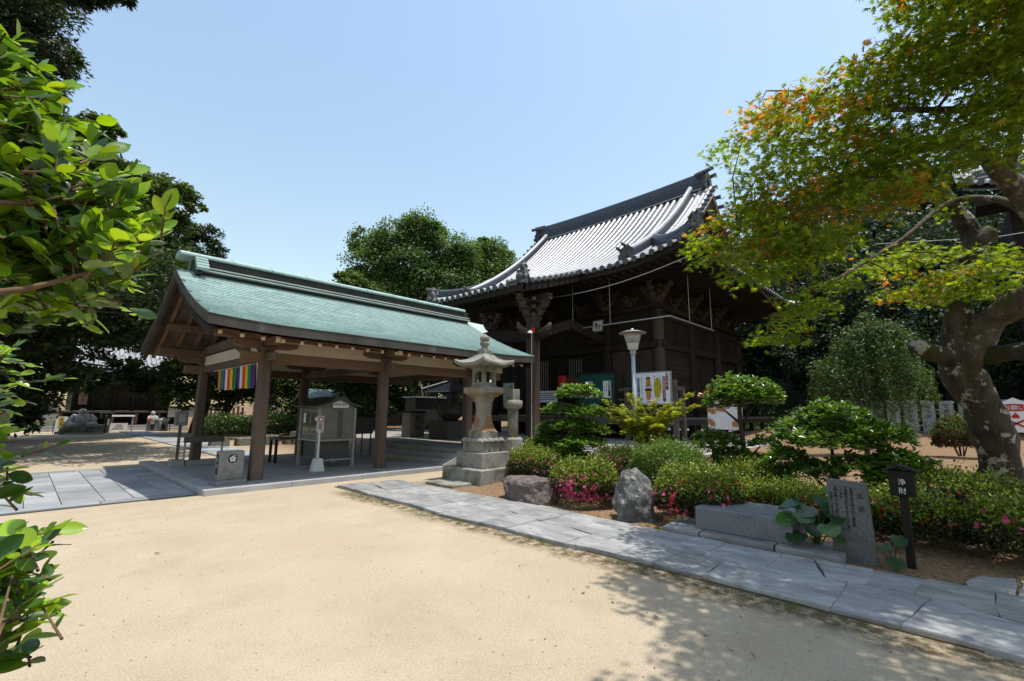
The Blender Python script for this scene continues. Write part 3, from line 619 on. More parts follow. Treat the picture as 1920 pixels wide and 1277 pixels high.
# gable: white panels, king post, diagonal brace
for px_ in (POSTX[0], POSTX[2]):
    MB().box(px_-.03, px_+.03, 10.56, 15.04, 2.72, 2.98).build('gable_panel', PLASTER, pav)
    MB().box(px_-.09, px_+.09, 10.2, 15.4, 3.02, 3.24).build('gable_beam', WOOD, pav, bevel=.008)
    MB().box(px_-.09, px_+.09, 12.68, 12.92, 3.24, 4.45).build('king_post', WOOD, pav)
    MB().beam((px_-.3, 11.55, 3.0), (px_+.08, 11.2, 2.62), .1, .16).build('brace', WOOD, pav)
MB().box(2.3, 10.7, 12.7, 12.9, 4.32, 4.5).build('ridge_purlin', WOODX, pav)
for yy_ in (11.4, 14.2):
    MB().box(2.3, 10.7, yy_-.08, yy_+.08, 3.5, 3.66).build('purlin', WOODX, pav)
# roof surface profile: t = 0 at the eave, 1 at the ridge
YE, YR, ZE, ZR = 9.45, 12.8, 3.17, 4.76
X0, X1 = 2.1, 10.88
def proof(t, x=5):
    e = min(abs(x-X0), abs(x-X1))
    return ZE+(ZR-ZE)*(.70*t+.30*t*t)+.07*max(0, 1-e/1.6)**2*(1-t)
T = np.linspace(0, 1, 15); XS = np.concatenate([np.linspace(X0, X0+1.6, 6), np.linspace(X0+2.2, X1-2.2, 8), np.linspace(X1-1.6, X1, 6)])
def roof_sheet(sgn, dz, x0=None, x1=None):
    return np.array([[(x, YR-sgn*(YR-YE)*(1-t), proof(t, x)+dz) for x in XS] for t in T])
mb = MB()
for sgn in (1, -1):
    A, B = roof_sheet(sgn, 0), roof_sheet(sgn, -.19)
    mb.grid(A); mb.grid(B)
    for e in (0, -1):
        mb.grid(np.stack([A[e], B[e]])); mb.grid(np.stack([A[:, e], B[:, e]]))
mb.build('roof_shell', COPDARK, pav)
MB().grid(np.array([[(x, YR-(YR-YE)*(1-t)*.97, proof(t, x)-.215) for x in XS] for t in T])).build('soffit_boards', WOOD, pav)
MB().grid(np.array([[(x, YR+(YR-YE)*(1-t)*.97, proof(t, x)-.215) for x in XS] for t in T])).build('soffit_boards', WOOD, pav)
# barge boards
for xb in (X0+.06, X1-.06):
    for sgn in (1, -1):
        A = np.array([(xb, YR-sgn*(YR-YE-.06)*(1-t), proof(t, xb)-.19) for t in T]); B = A-[0, 0, .20]
        mb = MB(); w = np.array([.06 if xb < 5 else -.06, 0, 0])
        mb.grid(np.stack([A, B])); mb.grid(np.stack([A+w, B+w])); mb.grid(np.stack([B, B+w])); mb.grid(np.stack([A, A+w]))
        mb.add([A[0], B[0], B[0]+w, A[0]+w], [(0, 1, 2, 3)])
        mb.build('barge_board', DARKX, pav)
# rafters with pale painted ends
rk = 0
for x in np.arange(2.36, 10.75, .372):
    for sgn in (1, -1):
        mb = MB()
        for t0, t1 in ((-.0, .34), (.34, .7), (.7, .98)):
            p0 = (x, YR-sgn*(YR-YE-.22)*(1-t0), proof(t0, x)-.262); p1 = (x, YR-sgn*(YR-YE-.22)*(1-t1), proof(t1, x)-.262)
            mb.beam(p0, p1, .075, .09)
        r_ = mb.build('rafter', WOODR, pav)
        yy_ = YR-sgn*(YR-YE-.22)
        MB().obox((x, yy_-sgn*.004, proof(0, x)-.263), (.034, 0, 0), (0, .004, .0), (0, 0, .042)).build('rafter_end', CREAM, r_)
# copper shingles: rows of thin wedges, each overlapping the one below
ROWS = 27; LEN = .43
cands = []
for sgn in (1, -1):
    for r in range(ROWS):
        t0, t1 = r/ROWS, (r+1.12)/ROWS
        off = (.5*(r % 2)+.18*math.sin(r*2.1))*LEN
        x = X0-off
        while x < X1:
            a, b = max(x, X0)+.004, min(x+LEN, X1)-.004
            if b-a > .06: cands.append((sgn, r, a, b))
            x += LEN
def wedge(sgn, r, a, b, mb, local=None):
    t0, t1 = r/ROWS, min((r+1.12)/ROWS, 1)
    ya, yb = YR-sgn*(YR-YE+.012)*(1-t0), YR-sgn*(YR-YE)*(1-t1)
    za, zb = (lambda x: proof(t0, x)), (lambda x: proof(t1, x))
    v = [(a,ya,za(a)+.003),(b,ya,za(b)+.003),(a,ya,za(a)+.026),(b,ya,za(b)+.026),(a,yb,zb(a)+.004),(b,yb,zb(b)+.004)]
    v = np.array(v)
    if local is not None: v = v-local
    mb.add(v, [(0,1,3,2),(2,3,5,4),(0,2,4),(1,5,3)])
def shown(c):
    sgn, r, a, b = c
    if sgn < 0: return 0
    t = (r+.5)/ROWS
    p = np.array([(a+b)/2, YR-(YR-YE)*(1-t), proof(t)])-CAMP
    return (b-a)/(p@FWD)
cands.sort(key=lambda c: -shown(c))
for c in cands[:300]:
    sgn, r, a, b = c
    loc = np.array([(a+b)/2, YR-(YR-YE)*(1-r/ROWS), proof(r/ROWS)])
    mb = MB(); wedge(*c, mb, loc)
    o = mb.build('copper_shingle', COPPER, pav); o.location = loc
mb = MB()
for c in cands[300:]: wedge(*c, mb)
mb.build('shingle_courses', COPPER, pav, kind='stuff')
# ridge
MB().box(2.5, 10.86, 12.62, 12.98, 4.68, 5.06).build('ridge_box', RIDGED, pav)
for k, (w, z) in enumerate(((.34, 4.745), (.29, 4.825))):
    MB().box(2.55, 10.84, YR-w, YR+w, z, z+.024).build('ridge_strip', STRIPE, pav)
mb = MB()
prof = [(-.27,5.06),(-.27,5.10),(-.2,5.155),(-.08,5.19),(.08,5.19),(.2,5.155),(.27,5.10),(.27,5.06)]
mb.extrude([(2.12, YR+y_, z_) for y_, z_ in prof], (8.55, 0, 0)).build('ridge_cap', COPPER, pav)
for x in np.arange(3.2, 10.5, .9):
    mb = MB(); mb.extrude([(x, YR+y_*1.02, z_+.012) for y_, z_ in prof], (.022, 0, 0)).build('cap_seam', COPPER, pav)
for xe in (2.46,):
    for k in range(5):                                          # rolled end scrolls stepping down either slope
        yy_ = .17+.075*k; z = 5.09-.082*k
        for sg in (1, -1):
            MB().tube([(xe-.05, YR-sg*yy_, z), (xe+.20, YR-sg*yy_, z)], .055, 10).build('ridge_roll', COPPER, pav, smooth=False)
    MB().extrude([(xe-.02, YR-.46, 4.62), (xe-.02, YR-.2, 5.13), (xe-.02, YR+.2, 5.13), (xe-.02, YR+.46, 4.62)], (.1, 0, 0)).build('ridge_end_plate', RIDGED, pav)

# ------------------------------------------------------------------ stone steps up to the temple terrace
for i, (xa, zt) in enumerate(((8.02, .225), (8.33, .352), (8.64, .478))):
    st = MB().box(xa, 9.3+.0*i, 10.25+.003*i, 16.2-.003*i, .0-.01*i, zt).build('stone_step', CONC, None, bevel=.012)
    tag(st, ('lowest', 'middle', 'top')[i]+' of three concrete steps under the pavilion, leading up to the temple', 'step', 'steps under the pavilion')
ch = tag(MB().extrude([(7.85, 9.98, 0), (9.2, 9.98, 0), (9.2, 9.98, .55), (8.9, 9.98, .55), (7.85, 9.98, .13)], (0, .26, 0)).build('step_cheek', CONC, None, bevel=.01),
         'sloping stone cheek wall closing the right end of the pavilion steps', 'wall')
ter = MB().box(9.3, 33.5, 10.0, 24.0, -.3, .470)
ter.box(11.6, 33.5, 5.25, 9.998, -.3, .468)
struct(ter.build('temple_terrace', CONC))
ks = MB()
kerb = struct(MB().box(11.35, 33.4, 5.02, 5.245, -.3, .43).build('terrace_kerb', KERB))
kerb2 = struct(MB().box(11.34, 11.595, 5.25, 9.99, -.3, .432).build('terrace_kerb', KERB))

# ------------------------------------------------------------------ main temple hall
hall = thing('temple_hall', 'large dark timber temple hall under a sweeping grey tile roof', 'temple', (17.6, 13.25, .47))
YC = 13.25
# --- timber body
CX = (17.6, 20.7, 23.8, 26.9); CY = (8.6, 11.0, 15.5, 17.9)
FL = 1.36
cols = [(x, y) for x in CX for y in (CY[0], CY[3])]+[(17.6, y) for y in CY[1:3]]+[(26.9, y) for y in CY[1:3]]
for (x, y) in cols:
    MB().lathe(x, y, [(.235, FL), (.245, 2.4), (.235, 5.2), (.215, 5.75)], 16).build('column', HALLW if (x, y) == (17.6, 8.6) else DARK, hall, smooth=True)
    MB().box(x-.16, x+.16, y-.16, y+.16, .45, FL-.1).build('stilt', DARK, hall)
def ring_beam(z0, z1, w, name='tie_beam', m=DARKX):
    MB().box(17.3, 27.2, 8.6-w, 8.6+w, z0, z1).build(name, m, hall, bevel=.012)
    MB().box(17.3, 27.2, 17.9-w, 17.9+w, z0, z1).build(name, m, hall, bevel=.012)
    MB().box(17.6-w, 17.6+w, 8.3, 18.2, z0+.004, z1-.004).build(name, m, hall, bevel=.012)
    MB().box(26.9-w, 26.9+w, 8.3, 18.2, z0+.004, z1-.004).build(name, m, hall, bevel=.012)
ring_beam(4.15, 4.45, .14); ring_beam(FL-.02, FL+.16, .13); ring_beam(5.42, 5.62, .12); ring_beam(5.75, 5.95, .2, 'plate_beam')
# right side wall, first bay: horizontal boards
z = FL+.18
while z < 4.14:
    MB().box(17.85, 20.45, 8.57+.012*math.sin(z*7), 8.63, z+.006, min(z+.195, 4.14)).build('wall_board', DARKX, hall, bevel=.006); z += .2
for i, (xa, xb) in enumerate(((20.95, 23.55), (24.05, 26.65))):
    for k in range(2):
        x0, x1 = xa+(xb-xa)*k/2, xa+(xb-xa)*(k+1)/2
        d = MB().box(x0+.01, x1-.01, 8.66, 8.7, FL+.18, 4.12).build('door_panel', DARK, hall)
        for q in np.linspace(FL+.3, 4.0, 5):
            MB().box(x0+.03, x1-.03, 8.63, 8.66, q-.04, q+.04).build('door_rail', DARK, d)
# upper walls above the beams, vertical boards
for (xa, xb) in ((17.85, 20.45), (20.95, 23.55), (24.05, 26.65)):
    MB().box(xa, xb, 8.58, 8.64, 4.46, 5.41).build('upper_wall', DARK, hall)
for k, (ya, yb) in enumerate(((8.85, 10.75), (11.25, 15.25), (15.75, 17.65))):
    MB().box(17.58, 17.64, ya, yb, 4.46, 5.41).build('upper_wall', DARK, hall)
    n = (3, 4, 3)[k]
    for j in range(n):
        y0, y1 = ya+(yb-ya)*j/n, ya+(yb-ya)*(j+1)/n
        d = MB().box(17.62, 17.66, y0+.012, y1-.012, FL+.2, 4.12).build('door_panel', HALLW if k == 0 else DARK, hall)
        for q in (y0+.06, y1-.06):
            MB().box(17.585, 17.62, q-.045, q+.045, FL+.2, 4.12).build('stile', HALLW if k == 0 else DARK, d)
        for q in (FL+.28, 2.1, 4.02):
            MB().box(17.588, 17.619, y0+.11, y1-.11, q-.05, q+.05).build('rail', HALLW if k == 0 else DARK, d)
        if k == 1:
            for q in np.linspace(y0+.16, y1-.16, 6):
                MB().box(17.595, 17.618, q-.012, q+.012, 2.16, 3.96).build('lattice_bar', STEEL if j % 2 else DARK, d)
MB().box(17.9, 26.7, 8.75, 17.8, 4.2, 4.3).build('ceiling', DARK, hall)
for (x0, x1, y0, y1) in ((17.75, 26.8, 17.85, 17.9), (26.85, 26.9, 8.9, 17.7)):
    MB().box(x0, x1, y0, y1, FL, 5.6).build('rear_wall', DARK, hall)
MB().box(18.6, 18.65, 8.9, 17.6, .45, FL-.1).build('underfloor_screen', DARK, hall)
for (x0, x1, y0, y1) in ((17.55, 26.95, 8.62, 8.68), (17.56, 17.62, 8.7, 17.8), (17.55, 26.95, 17.82, 17.88), (26.86, 26.92, 8.7, 17.8)):
    MB().box(x0, x1, y0, y1, 5.63, 7.7).build('bracket_wall', DARK, hall)
# --- veranda
y = 7.4
while y < 18.9:
    MB().box(16.3, 17.55, y+.004, y+.246, FL-.1, FL-.02).build('veranda_board', GREYW, hall); y += .25
x = 17.56
while x < 27.9:
    MB().box(x+.004, x+.246, 7.4, 8.5, FL-.1, FL-.02).build('veranda_board', GREYW, hall); x += .25
MB().box(16.27, 16.40, 7.36, 19.0, FL-.30, FL-.105).build('veranda_edge', GREYW, hall)
MB().box(16.42, 28.0, 7.36, 7.49, FL-.30, FL-.105).build('veranda_edge', DARKX, hall)
for x in np.arange(16.45, 28, 1.75):
    MB().box(x-.08, x+.08, 7.5, 7.66, .45, FL-.11).build('veranda_post', DARK, hall)
for y in (9.3, 11.2, 15.3, 17.2, 18.8):
    MB().box(16.42, 16.58, y-.08, y+.08, .45, FL-.11).build('veranda_post', DARK, hall)
for (x, y, zb) in ((16.33, 7.43, .47), (16.33, 9.37, .47), (16.95, 7.43, .47), (16.33, 11.3, FL)):
    MB().box(x-.085, x+.085, y-.085, y+.085, zb, 2.72 if (x, y) == (16.33, 7.43) else 2.5).build('railing_post', GREYW, hall, bevel=.012)
for z, h in ((2.42, .12), (2.02, .09), (1.66, .09)):
    MB().beam((16.33, 7.3, z), (16.33, 11.3, z), .1, h).build('railing_bar', GREYW, hall)
    MB().beam((16.42, 7.43, z), (17.1, 7.43, z), .1, h).build('railing_bar', GREYW, hall)
for (x, y) in ((16.33, 7.43), (16.95, 7.43)):
    MB().fru(x, y, .465, .52, .19, .19, .17, .17).build('post_stone', KERB, hall, bevel=.01)
# --- front porch pillars, curved tie beam, brackets
PX = 12.6
for y in (11.0, 15.5):
    MB().fru(PX, y, .47, .62, .36, .36, .30, .30).build('pillar_base', GRAN, hall, bevel=.02)
    mb = MB(); c = .05
    o8 = lambda h: [(-h,-h+c),(-h+c,-h),(h-c,-h),(h,-h+c),(h,h-c),(h-c,h),(-h+c,h),(-h,h-c)]
    mb.add([(PX+a, y+b, .62) for a, b in o8(.21)]+[(PX+a, y+b, 4.75) for a, b in o8(.195)], [(i, (i+1) % 8, 8+(i+1) % 8, 8+i) for i in range(8)]+[tuple(range(8, 16))])
    mb.build('porch_pillar', HALLW, hall)
bow = [(11.0-.75, 4.28), (10.6, 4.52), (11.2, 4.42), (12.0, 4.56), (13.25, 4.66), (14.5, 4.56), (15.3, 4.42), (15.9, 4.52), (16.25, 4.28), (16.2, 4.2), (15.4, 4.02), (14.5, 4.14), (13.25, 4.24), (12.0, 4.14), (11.1, 4.02), (10.3, 4.2)]
MB().extrude([(PX-.13, a, b) for a, b in bow], (.26, 0, 0)).build('rainbow_beam', DARKX, hall)
for y in (11.0, 15.5):
    MB().extrude([(12.8, y-.1, 4.5), (14.8, y-.1, 5.2), (17.4, y-.1, 4.75), (17.4, y-.1, 4.4), (14.8, y-.1, 4.85), (12.8, y-.1, 4.15)], (0, .2, 0)).build('shrimp_beam', DARK, hall)
def bracket_set(x, y, z, sc=1.0, m=CARVED, tiers=3):
    """bearing blocks and boat-shaped arms stacked outward, with carved noses"""
    b = MB().fru(x, y, z, z+.24*sc, .16*sc, .16*sc, .26*sc, .26*sc).build('bracket_set', m, hall)
    for t in range(tiers):
        zz = z+(.24+.27*t)*sc; L = (.45+.22*t)*sc
        arm = [(-L,.13),(-L,.05),(-L*.7,0),(L*.7,0),(L,.05),(L,.13)]
        mb = MB()
        mb.extrude([(x+a, y-.075*sc, zz+h*sc) for a, h in arm], (0, .15*sc, 0))
        mb.extrude([(x-.076*sc, y+a, zz+.004+h*sc) for a, h in arm], (.152*sc, 0, 0))
        d = L*.72
        mb.obox((x, y, zz+.072*sc), (d*.7, d*.7, 0), (-.05*sc, .05*sc, 0), (0, 0, .06*sc))
        mb.obox((x, y, zz+.074*sc), (d*.7, -d*.7, 0), (.05*sc, .05*sc, 0), (0, 0, .06*sc))
        mb.build('bracket_arm', m, b)
        for a in (-1, 0, 1):
            MB().fru(x+a*L*.86, y, zz+.13*sc, zz+.26*sc, .075*sc, .075*sc, .12*sc, .12*sc).build('bearing_block', m, b)
            if a: MB().fru(x, y+a*L*.86, zz+.13*sc, zz+.26*sc, .075*sc, .075*sc, .12*sc, .12*sc).build('bearing_block', m, b)
    return b
for (x, y) in cols:
    if x < 26 and y < 16: bracket_set(x, y, 5.95, .82)
for x in (19.1, 22.2, 25.3): bracket_set(x, 8.6, 5.95, .6, CARVED, 2)
for y in (9.8, 12.4, 14.1, 16.7): bracket_set(17.6, y, 5.95, .6, CARVED, 2)
for y in (11.0, 15.5): bracket_set(PX, y, 4.72, .95, CARVED, 3)
bracket_set(PX, YC, 4.72, .8, CARVED, 2)
for sy in (-1, 1):                                              # carved elephant-nose ends on the porch pillars
    y = YC+sy*2.25
    MB().tube([(PX, y+sy*.15, 4.36), (PX, y+sy*.5, 4.38), (PX, y+sy*.75, 4.5), (PX, y+sy*.82, 4.66)], [.15, .15, .11, .05], 8).build('carved_nose', CARVED, hall, smooth=True)
    MB().tube([(PX-.15, y, 4.36), (PX-.5, y, 4.38), (PX-.75, y, 4.5), (PX-.82, y, 4.66)], [.15, .15, .11, .05], 8).build('carved_nose', CARVED, hall, smooth=True)
MB().box(PX-.14, PX+.14, 10.2, 16.3, 5.56, 5.74).build('porch_purlin', DARKX, hall)

# --- roof
XE, XR, ZEV, ZRG = 14.9, 22.0, 7.0, 12.35
HWE, HWG = 7.5, 5.55                                             # half widths at the eave and at the gable
def zprof(s): return ZEV+(ZRG-ZEV)*(.58*s+.42*s*s)
def lift(o, s): return .62*max(0, (abs(o)-3.6)/3.9)**2.4*max(0, 1-s*2.4)
def zfront(x, o):
    s = (x-XE)/(XR-XE); return zprof(s)+lift(o, s)
def zside(o, x):                                                 # hip slopes on the two sides
    d = HWE-abs(o); s = d/(XR-XE)
    ex = 3.6+(abs(x-XR)-3.2)
    return zprof(s)+.62*max(0, (abs(x-XR)-3.2)/3.9)**2.4*max(0, 1-s*2.4)
def xlim(o):                                                      # where a front row ends going up
    return XR if abs(o) < HWG else XE+(HWE-abs(o))
def zporch(x): d = x-11.5; return 5.98+.27*d+.0138*d*d
PW = 2.72
def zf2(x, o):
    return zporch(x) if (abs(o) <= PW+.05 and x < 15.9) else zfront(x, o)
def tile_row(pts, wvec, parent, r=.102, name='tile_row'):
    """a run of half-round cover tiles, each a little wider at its lower end"""
    pts = np.asarray(pts, float); d = np.diff(pts, axis=0); L = np.linalg.norm(d, axis=1); cum = np.concatenate([[0], np.cumsum(L)])
    n = max(1, int(round(cum[-1]/.31))); w = np.asarray(wvec, float)
    a = np.linspace(0, PI, 6); vs = []; f = []; k = 0
    for i in range(n):
        for e, rr in ((i/n, r*1.035), ((i+1)/n, r*.965)):
            q = np.array([np.interp(e*cum[-1], cum, pts[:, j]) for j in range(3)])
            j = min(np.searchsorted(cum, e*cum[-1]+1e-6), len(d))-1
            t = d[max(j, 0)]/L[max(j, 0)]; u = np.cross(w, t); u = u/np.linalg.norm(u); u = u if u[2] > 0 else -u
            vs.append(q+np.outer(np.cos(a)*rr, w)+np.outer(np.sin(a)*rr+.01, u))
        b = k*6
        f += [(b+m, b+m+1, b+7+m, b+6+m) for m in range(5)]+[tuple(range(b+5, b-1, -1))]
        k += 2
    mb = MB().add(np.concatenate(vs), f)
    return mb.build(name, TILE, parent, smooth=False)
def eave_disc(p, nrm, parent, r=.112):
    mb = MB().disc(p, nrm, r, 14, .03)
    n_ = np.asarray(nrm, float); n_ /= np.linalg.norm(n_)
    mb.disc(np.asarray(p)+n_*.03, nrm, r*.72, 12, .006)
    return mb.build('eave_disc', ONI, parent)
rf = MB()
NS = 26
# pans between the rows: stepped courses
def stepped(fn, svals):
    pts = []
    for i, s in enumerate(svals):
        p = fn(s); pts.append(p+np.array([0, 0, .010])); 
        if i+1 < len(svals): q = fn(svals[i+1]); pts.append(q-np.array([0, 0, .0]))
    return pts
offs = np.arange(-21, 22)*.345
roof = None
mb = MB()
for i in range(len(offs)-1):
    o = (offs[i]+offs[i+1])/2; xa = 11.5 if abs(o) < PW-.1 else XE; xb = max(xlim(offs[i]), xlim(offs[i+1])) if abs(o) > HWG-.2 else XR
    m_ = max(2, int((xb-xa)/.24)); sv = np.linspace(xa, xb, m_+1)
    def fn(x, oo): return np.array([x, YC+oo, zf2(x, oo)])
    A = stepped(lambda x: fn(x, offs[i]), sv); B = stepped(lambda x: fn(x, offs[i+1]), sv)
    Mid = [(p+q)/2-np.array([0, 0, .026]) for p, q in zip(A, B)]
    mb.grid(np.stack([np.array(A), np.array(Mid), np.array(B)]))
roof = mb.build('roof', TILE, hall)
# rear slope and the two hip slopes: plain stepped courses
mb = MB()
Xb = np.linspace(XR, 2*XR-XE, 24); Ob = np.linspace(-HWE, HWE, 31)
mb.grid(np.array([[(x, YC+np.clip(o, -max(HWG, HWE-(2*XR-XE-x)), max(HWG, HWE-(2*XR-XE-x))), zfront(2*XR-x, o)) for o in Ob] for x in Xb]))
for sg in (-1, 1):
    dd = np.linspace(0, HWE-HWG+.6, 9)
    mb.grid(np.array([[(XR+u*(XR-XE-d), YC+sg*(HWE-d), zside(HWE-d, XR+u*(XR-XE-d))+.0) for u in np.linspace(-1, 1, 41)] for d in dd]))
mb.build('side_roof', TILE, roof)
for o in offs:
    if abs(o) > HWE-.2: continue
    xa = 11.5 if abs(o) < PW-.1 else XE
    sv = np.linspace(xa, xlim(o), 22)
    pts = [(x, YC+o, zf2(x, o)+.02) for x in sv]
    if xlim(o)-xa < .5: continue
    r_ = tile_row(pts, (0, 1, 0), roof)
    eave_disc((xa-.02, YC+o, pts[0][2]+.005), (-1, 0, -.1), r_)
for sg in (-1, 1):
    for u in np.arange(-20, 21)*.345:
        dmax = min(HWE-HWG+.4, XR-XE-abs(u)-.1)
        if dmax < .3: continue
        sv = np.linspace(0, dmax, 8)
        pts = [(XR+u, YC+sg*(HWE-d), zside(HWE-d, XR+u)+.02) for d in sv]
        r_ = tile_row(pts, (1, 0, 0), roof)
        eave_disc((XR+u, YC+sg*(HWE+.02), pts[0][2]+.005), (0, sg, -.1), r_)
# porch verges: short cover tiles lying across the edge, and the curved border row
for sg in (-1, 1):
    for x in np.linspace(11.62, 15.3, 12):
        z = zporch(x)
        t_ = MB().tube([(x, YC+sg*(PW-.42), z+.10), (x, YC+sg*(PW+.06), z+.03)], .085, 10).build('verge_tile', TILE, roof, smooth=False)
        eave_disc((x, YC+sg*(PW+.06), z+.03), (0, sg, 0), t_, .1)
    for o in (PW-.46, PW-.66):
        tile_row([(x, YC+sg*o, zporch(x)+.10) for x in np.linspace(11.45, 15.6, 12)], (0, 1, 0), roof, .1)
# layered ridges
def layered(pts, h, w, name, n=5, top=.09, m1=TILED, mtop=TILE):
    """stacked flat ridge tiles following a curve, capped by a round tile"""
    pts = np.asarray(pts, float)
    t = np.gradient(pts, axis=0); sd = np.cross(t, [0, 0, 1.0]); sd /= np.linalg.norm(sd, axis=1)[:, None]
    mb = MB()
    for k in range(n):
        ww = w*(1-.05*k)+(.03 if k % 2 else 0); z0 = h*k/n; z1 = h*(k+.62)/n
        a, b = pts+sd*ww/2, pts-sd*ww/2
        q = lambda p, z: p+np.array([0, 0, z])
        mb.grid(np.stack([q(a, z0), q(a, z1), q(b, z1), q(b, z0)]))
        for e in (0, -1): mb.add([q(a, z0)[e], q(a, z1)[e], q(b, z1)[e], q(b, z0)[e]], [(0, 1, 2, 3)])
        wi = w*.72
        a, b = pts+sd*wi/2, pts-sd*wi/2
        mb.grid(np.stack([q(a, z1-.01), q(a, h*(k+1)/n+.01), q(b, h*(k+1)/n+.01), q(b, z1-.01)]))
    o = mb.build(name, m1, roof)
    MB().tube(pts+np.array([0, 0, h+.02]), top, 10).build('cap_tile', mtop, o, smooth=True)
    return o
def onigawara(x, y, z, d, sc, horns=True):
    """ridge-end demon tile: stepped plate with curled shoulders, boss and horn cylinders; d points outward"""
    d = np.array([d[0], d[1], 0.]); d /= np.linalg.norm(d); s = np.array([-d[1], d[0], 0]); c = np.array([x, y, z])
    prof = [(-.5,0),(-.58,.12),(-.42,.2),(-.46,.42),(-.33,.5),(-.34,.7),(-.2,.86),(0,.95),(.2,.86),(.34,.7),(.33,.5),(.46,.42),(.42,.2),(.58,.12),(.5,0)]
    o = MB().extrude([c+s*a*sc+np.array([0, 0, b*sc]) for a, b in prof], d*.16*sc).build('ridge_end_tile', ONI, roof)
    mb = MB(); mb.disc(c+d*.17*sc+np.array([0, 0, .45*sc]), d, .2*sc, 12, .07*sc); mb.disc(c+d*.17*sc+np.array([0, 0, .16*sc]), d, .12*sc, 10, .05*sc)
    mb.build('boss', ONI, o)
    if horns:
        for a, b in ((0, 1.0), (-.36, .78), (.36, .78)):
            p = c+s*a*sc+np.array([0, 0, b*sc])
            MB().tube([p-d*.35*sc, p+d*.42*sc+np.array([0, 0, .08*sc])], .095*sc, 10).build('horn_tile', ONI, o)
    return o
RH = [(XR, YC+o, ZRG-.08+.12*(abs(o)/5.3)**2.2) for o in np.linspace(-5.25, 5.25, 15)]
layered(RH, .82, .5, 'main_ridge', 8, .11, TILED, TILED)
layered([(p[0], p[1], p[2]-.06) for p in RH], .1, .62, 'ridge_foot', 1, .02, TILE, TILE)
for sg in (-1, 1): onigawara(XR, YC+sg*5.28, ZRG-.05, (0, sg), 1.0)
for sg in (-1, 1):
    o1 = 4.62
    kp = [(x, YC+sg*o1*(1+.0*x), zfront(x, o1)+.06) for x in np.linspace(21.75, 15.35, 16)]
    layered(kp, .38, .36, 'descending_ridge', 5, .12, TILED, TILE)
    onigawara(15.25, YC+sg*o1, zfront(15.25, o1), (-1, 0), .62)
    hp = [(XE+a, YC+sg*b, zfront(XE+a, b)+.05+l_) for a, b, l_ in ((2.35, 4.85, .05), (1.9, 5.3, .0), (1.5, 5.8, 0), (1.0, 6.4, .02), (.55, 6.95, .06), (.15, 7.4, .14))]
    layered(hp, .34, .34, 'hip_ridge', 4, .1, TILED, TILED)
    onigawara(XE+.1, YC+sg*7.45, zfront(XE+.15, 7.4)+.1, (-1, sg), .5)
    # gable verge: border rows and the cover tiles lying across the edge
    for o1 in (HWG-.45, HWG-.18):
        tile_row([(x, YC+sg*o1, zfront(x, min(o1, 3))+.08) for x in np.linspace(17.0, XR, 14)], (0, 1, 0), roof, .1)
    for x in np.arange(17.0, 2*XR-16.9, .36):
        xx = x if x <= XR else 2*XR-x
        z = zfront(xx, 3)
        t_ = MB().tube([(x, YC+sg*(HWG-.2), z+.05), (x, YC+sg*(HWG+.24), z+.04)], .095, 10).build('verge_tile', TILED, roof)
        eave_disc((x, YC+sg*(HWG+.24), z+.04), (0, sg, 0), t_, .105)
    # timber gable
    gx = np.linspace(17.0, 2*XR-17.0, 21)
    A = [(x, YC+sg*(HWG+.05), zfront(x if x < XR else 2*XR-x, 3)-.12) for x in gx]; B = [(p[0], p[1], p[2]-.4) for p in A]
    mb = MB(); mb.grid(np.stack([np.array(A), np.array(B)])); mb.grid(np.stack([np.array(A)-[0, sg*.09, 0], np.array(B)-[0, sg*.09, 0]])); mb.grid(np.stack([np.array(B), np.array(B)-[0, sg*.09, 0]]))
    mb.build('barge_board', WOODR, hall)
    mb = MB(); mb.add([(16.9, YC+sg*(HWG-.5), 8.3), (2*XR-16.9, YC+sg*(HWG-.5), 8.3)]+[(p[0], YC+sg*(HWG-.5), p[2]+.05) for p in A[::-1]], [tuple(range(23))]).build('gable_wall', DARK, hall)
    layered([(x, YC+sg*(HWG-.05), zside(HWG+.2, XR)+.02) for x in np.linspace(17.2, 2*XR-17.2, 8)], .22, .3, 'gable_foot_ridge', 3, .08, TILED, TILED)
# guardian-figure ornaments at the porch corners: squat lion-like tiles
for sg in (-1, 1):
    x, y, z = 11.66, YC+sg*(PW-.1), zporch(11.7)+.1
    o = MB().tube([(x+.1, y, z-.05), (x+.04, y, z+.16), (x-.02, y, z+.34), (x-.04, y, z+.44)], [.2, .19, .13, .1], 9).build('corner_figure', ONI, roof, smooth=True)
    mb = MB(); mb.tube([(x-.14, y, z+.47), (x+.02, y, z+.50), (x+.14, y, z+.47)], [.06, .13, .09], 8); mb.disc((x-.18, y, z+.05), (-1, 0, 0), .15, 14, .06); mb.disc((x, y+sg*.12, z+.05), (0, sg, 0), .14, 14, .06)
    for k in range(7):
        a = random.uniform(0, 2*PI); mb.tube([(x+.12*math.cos(a), y+.12*math.sin(a), z+.12+.05*k), (x+.24*math.cos(a), y+.24*math.sin(a), z+.16+.05*k)], [.06, .03], 6)
    mb.tube([(x+.02, y, z+.52), (x-.05, y, z+.62), (x+.08, y, z+.66)], [.05, .04, .01], 6)
    mb.build('mane', ONI, o, smooth=True)
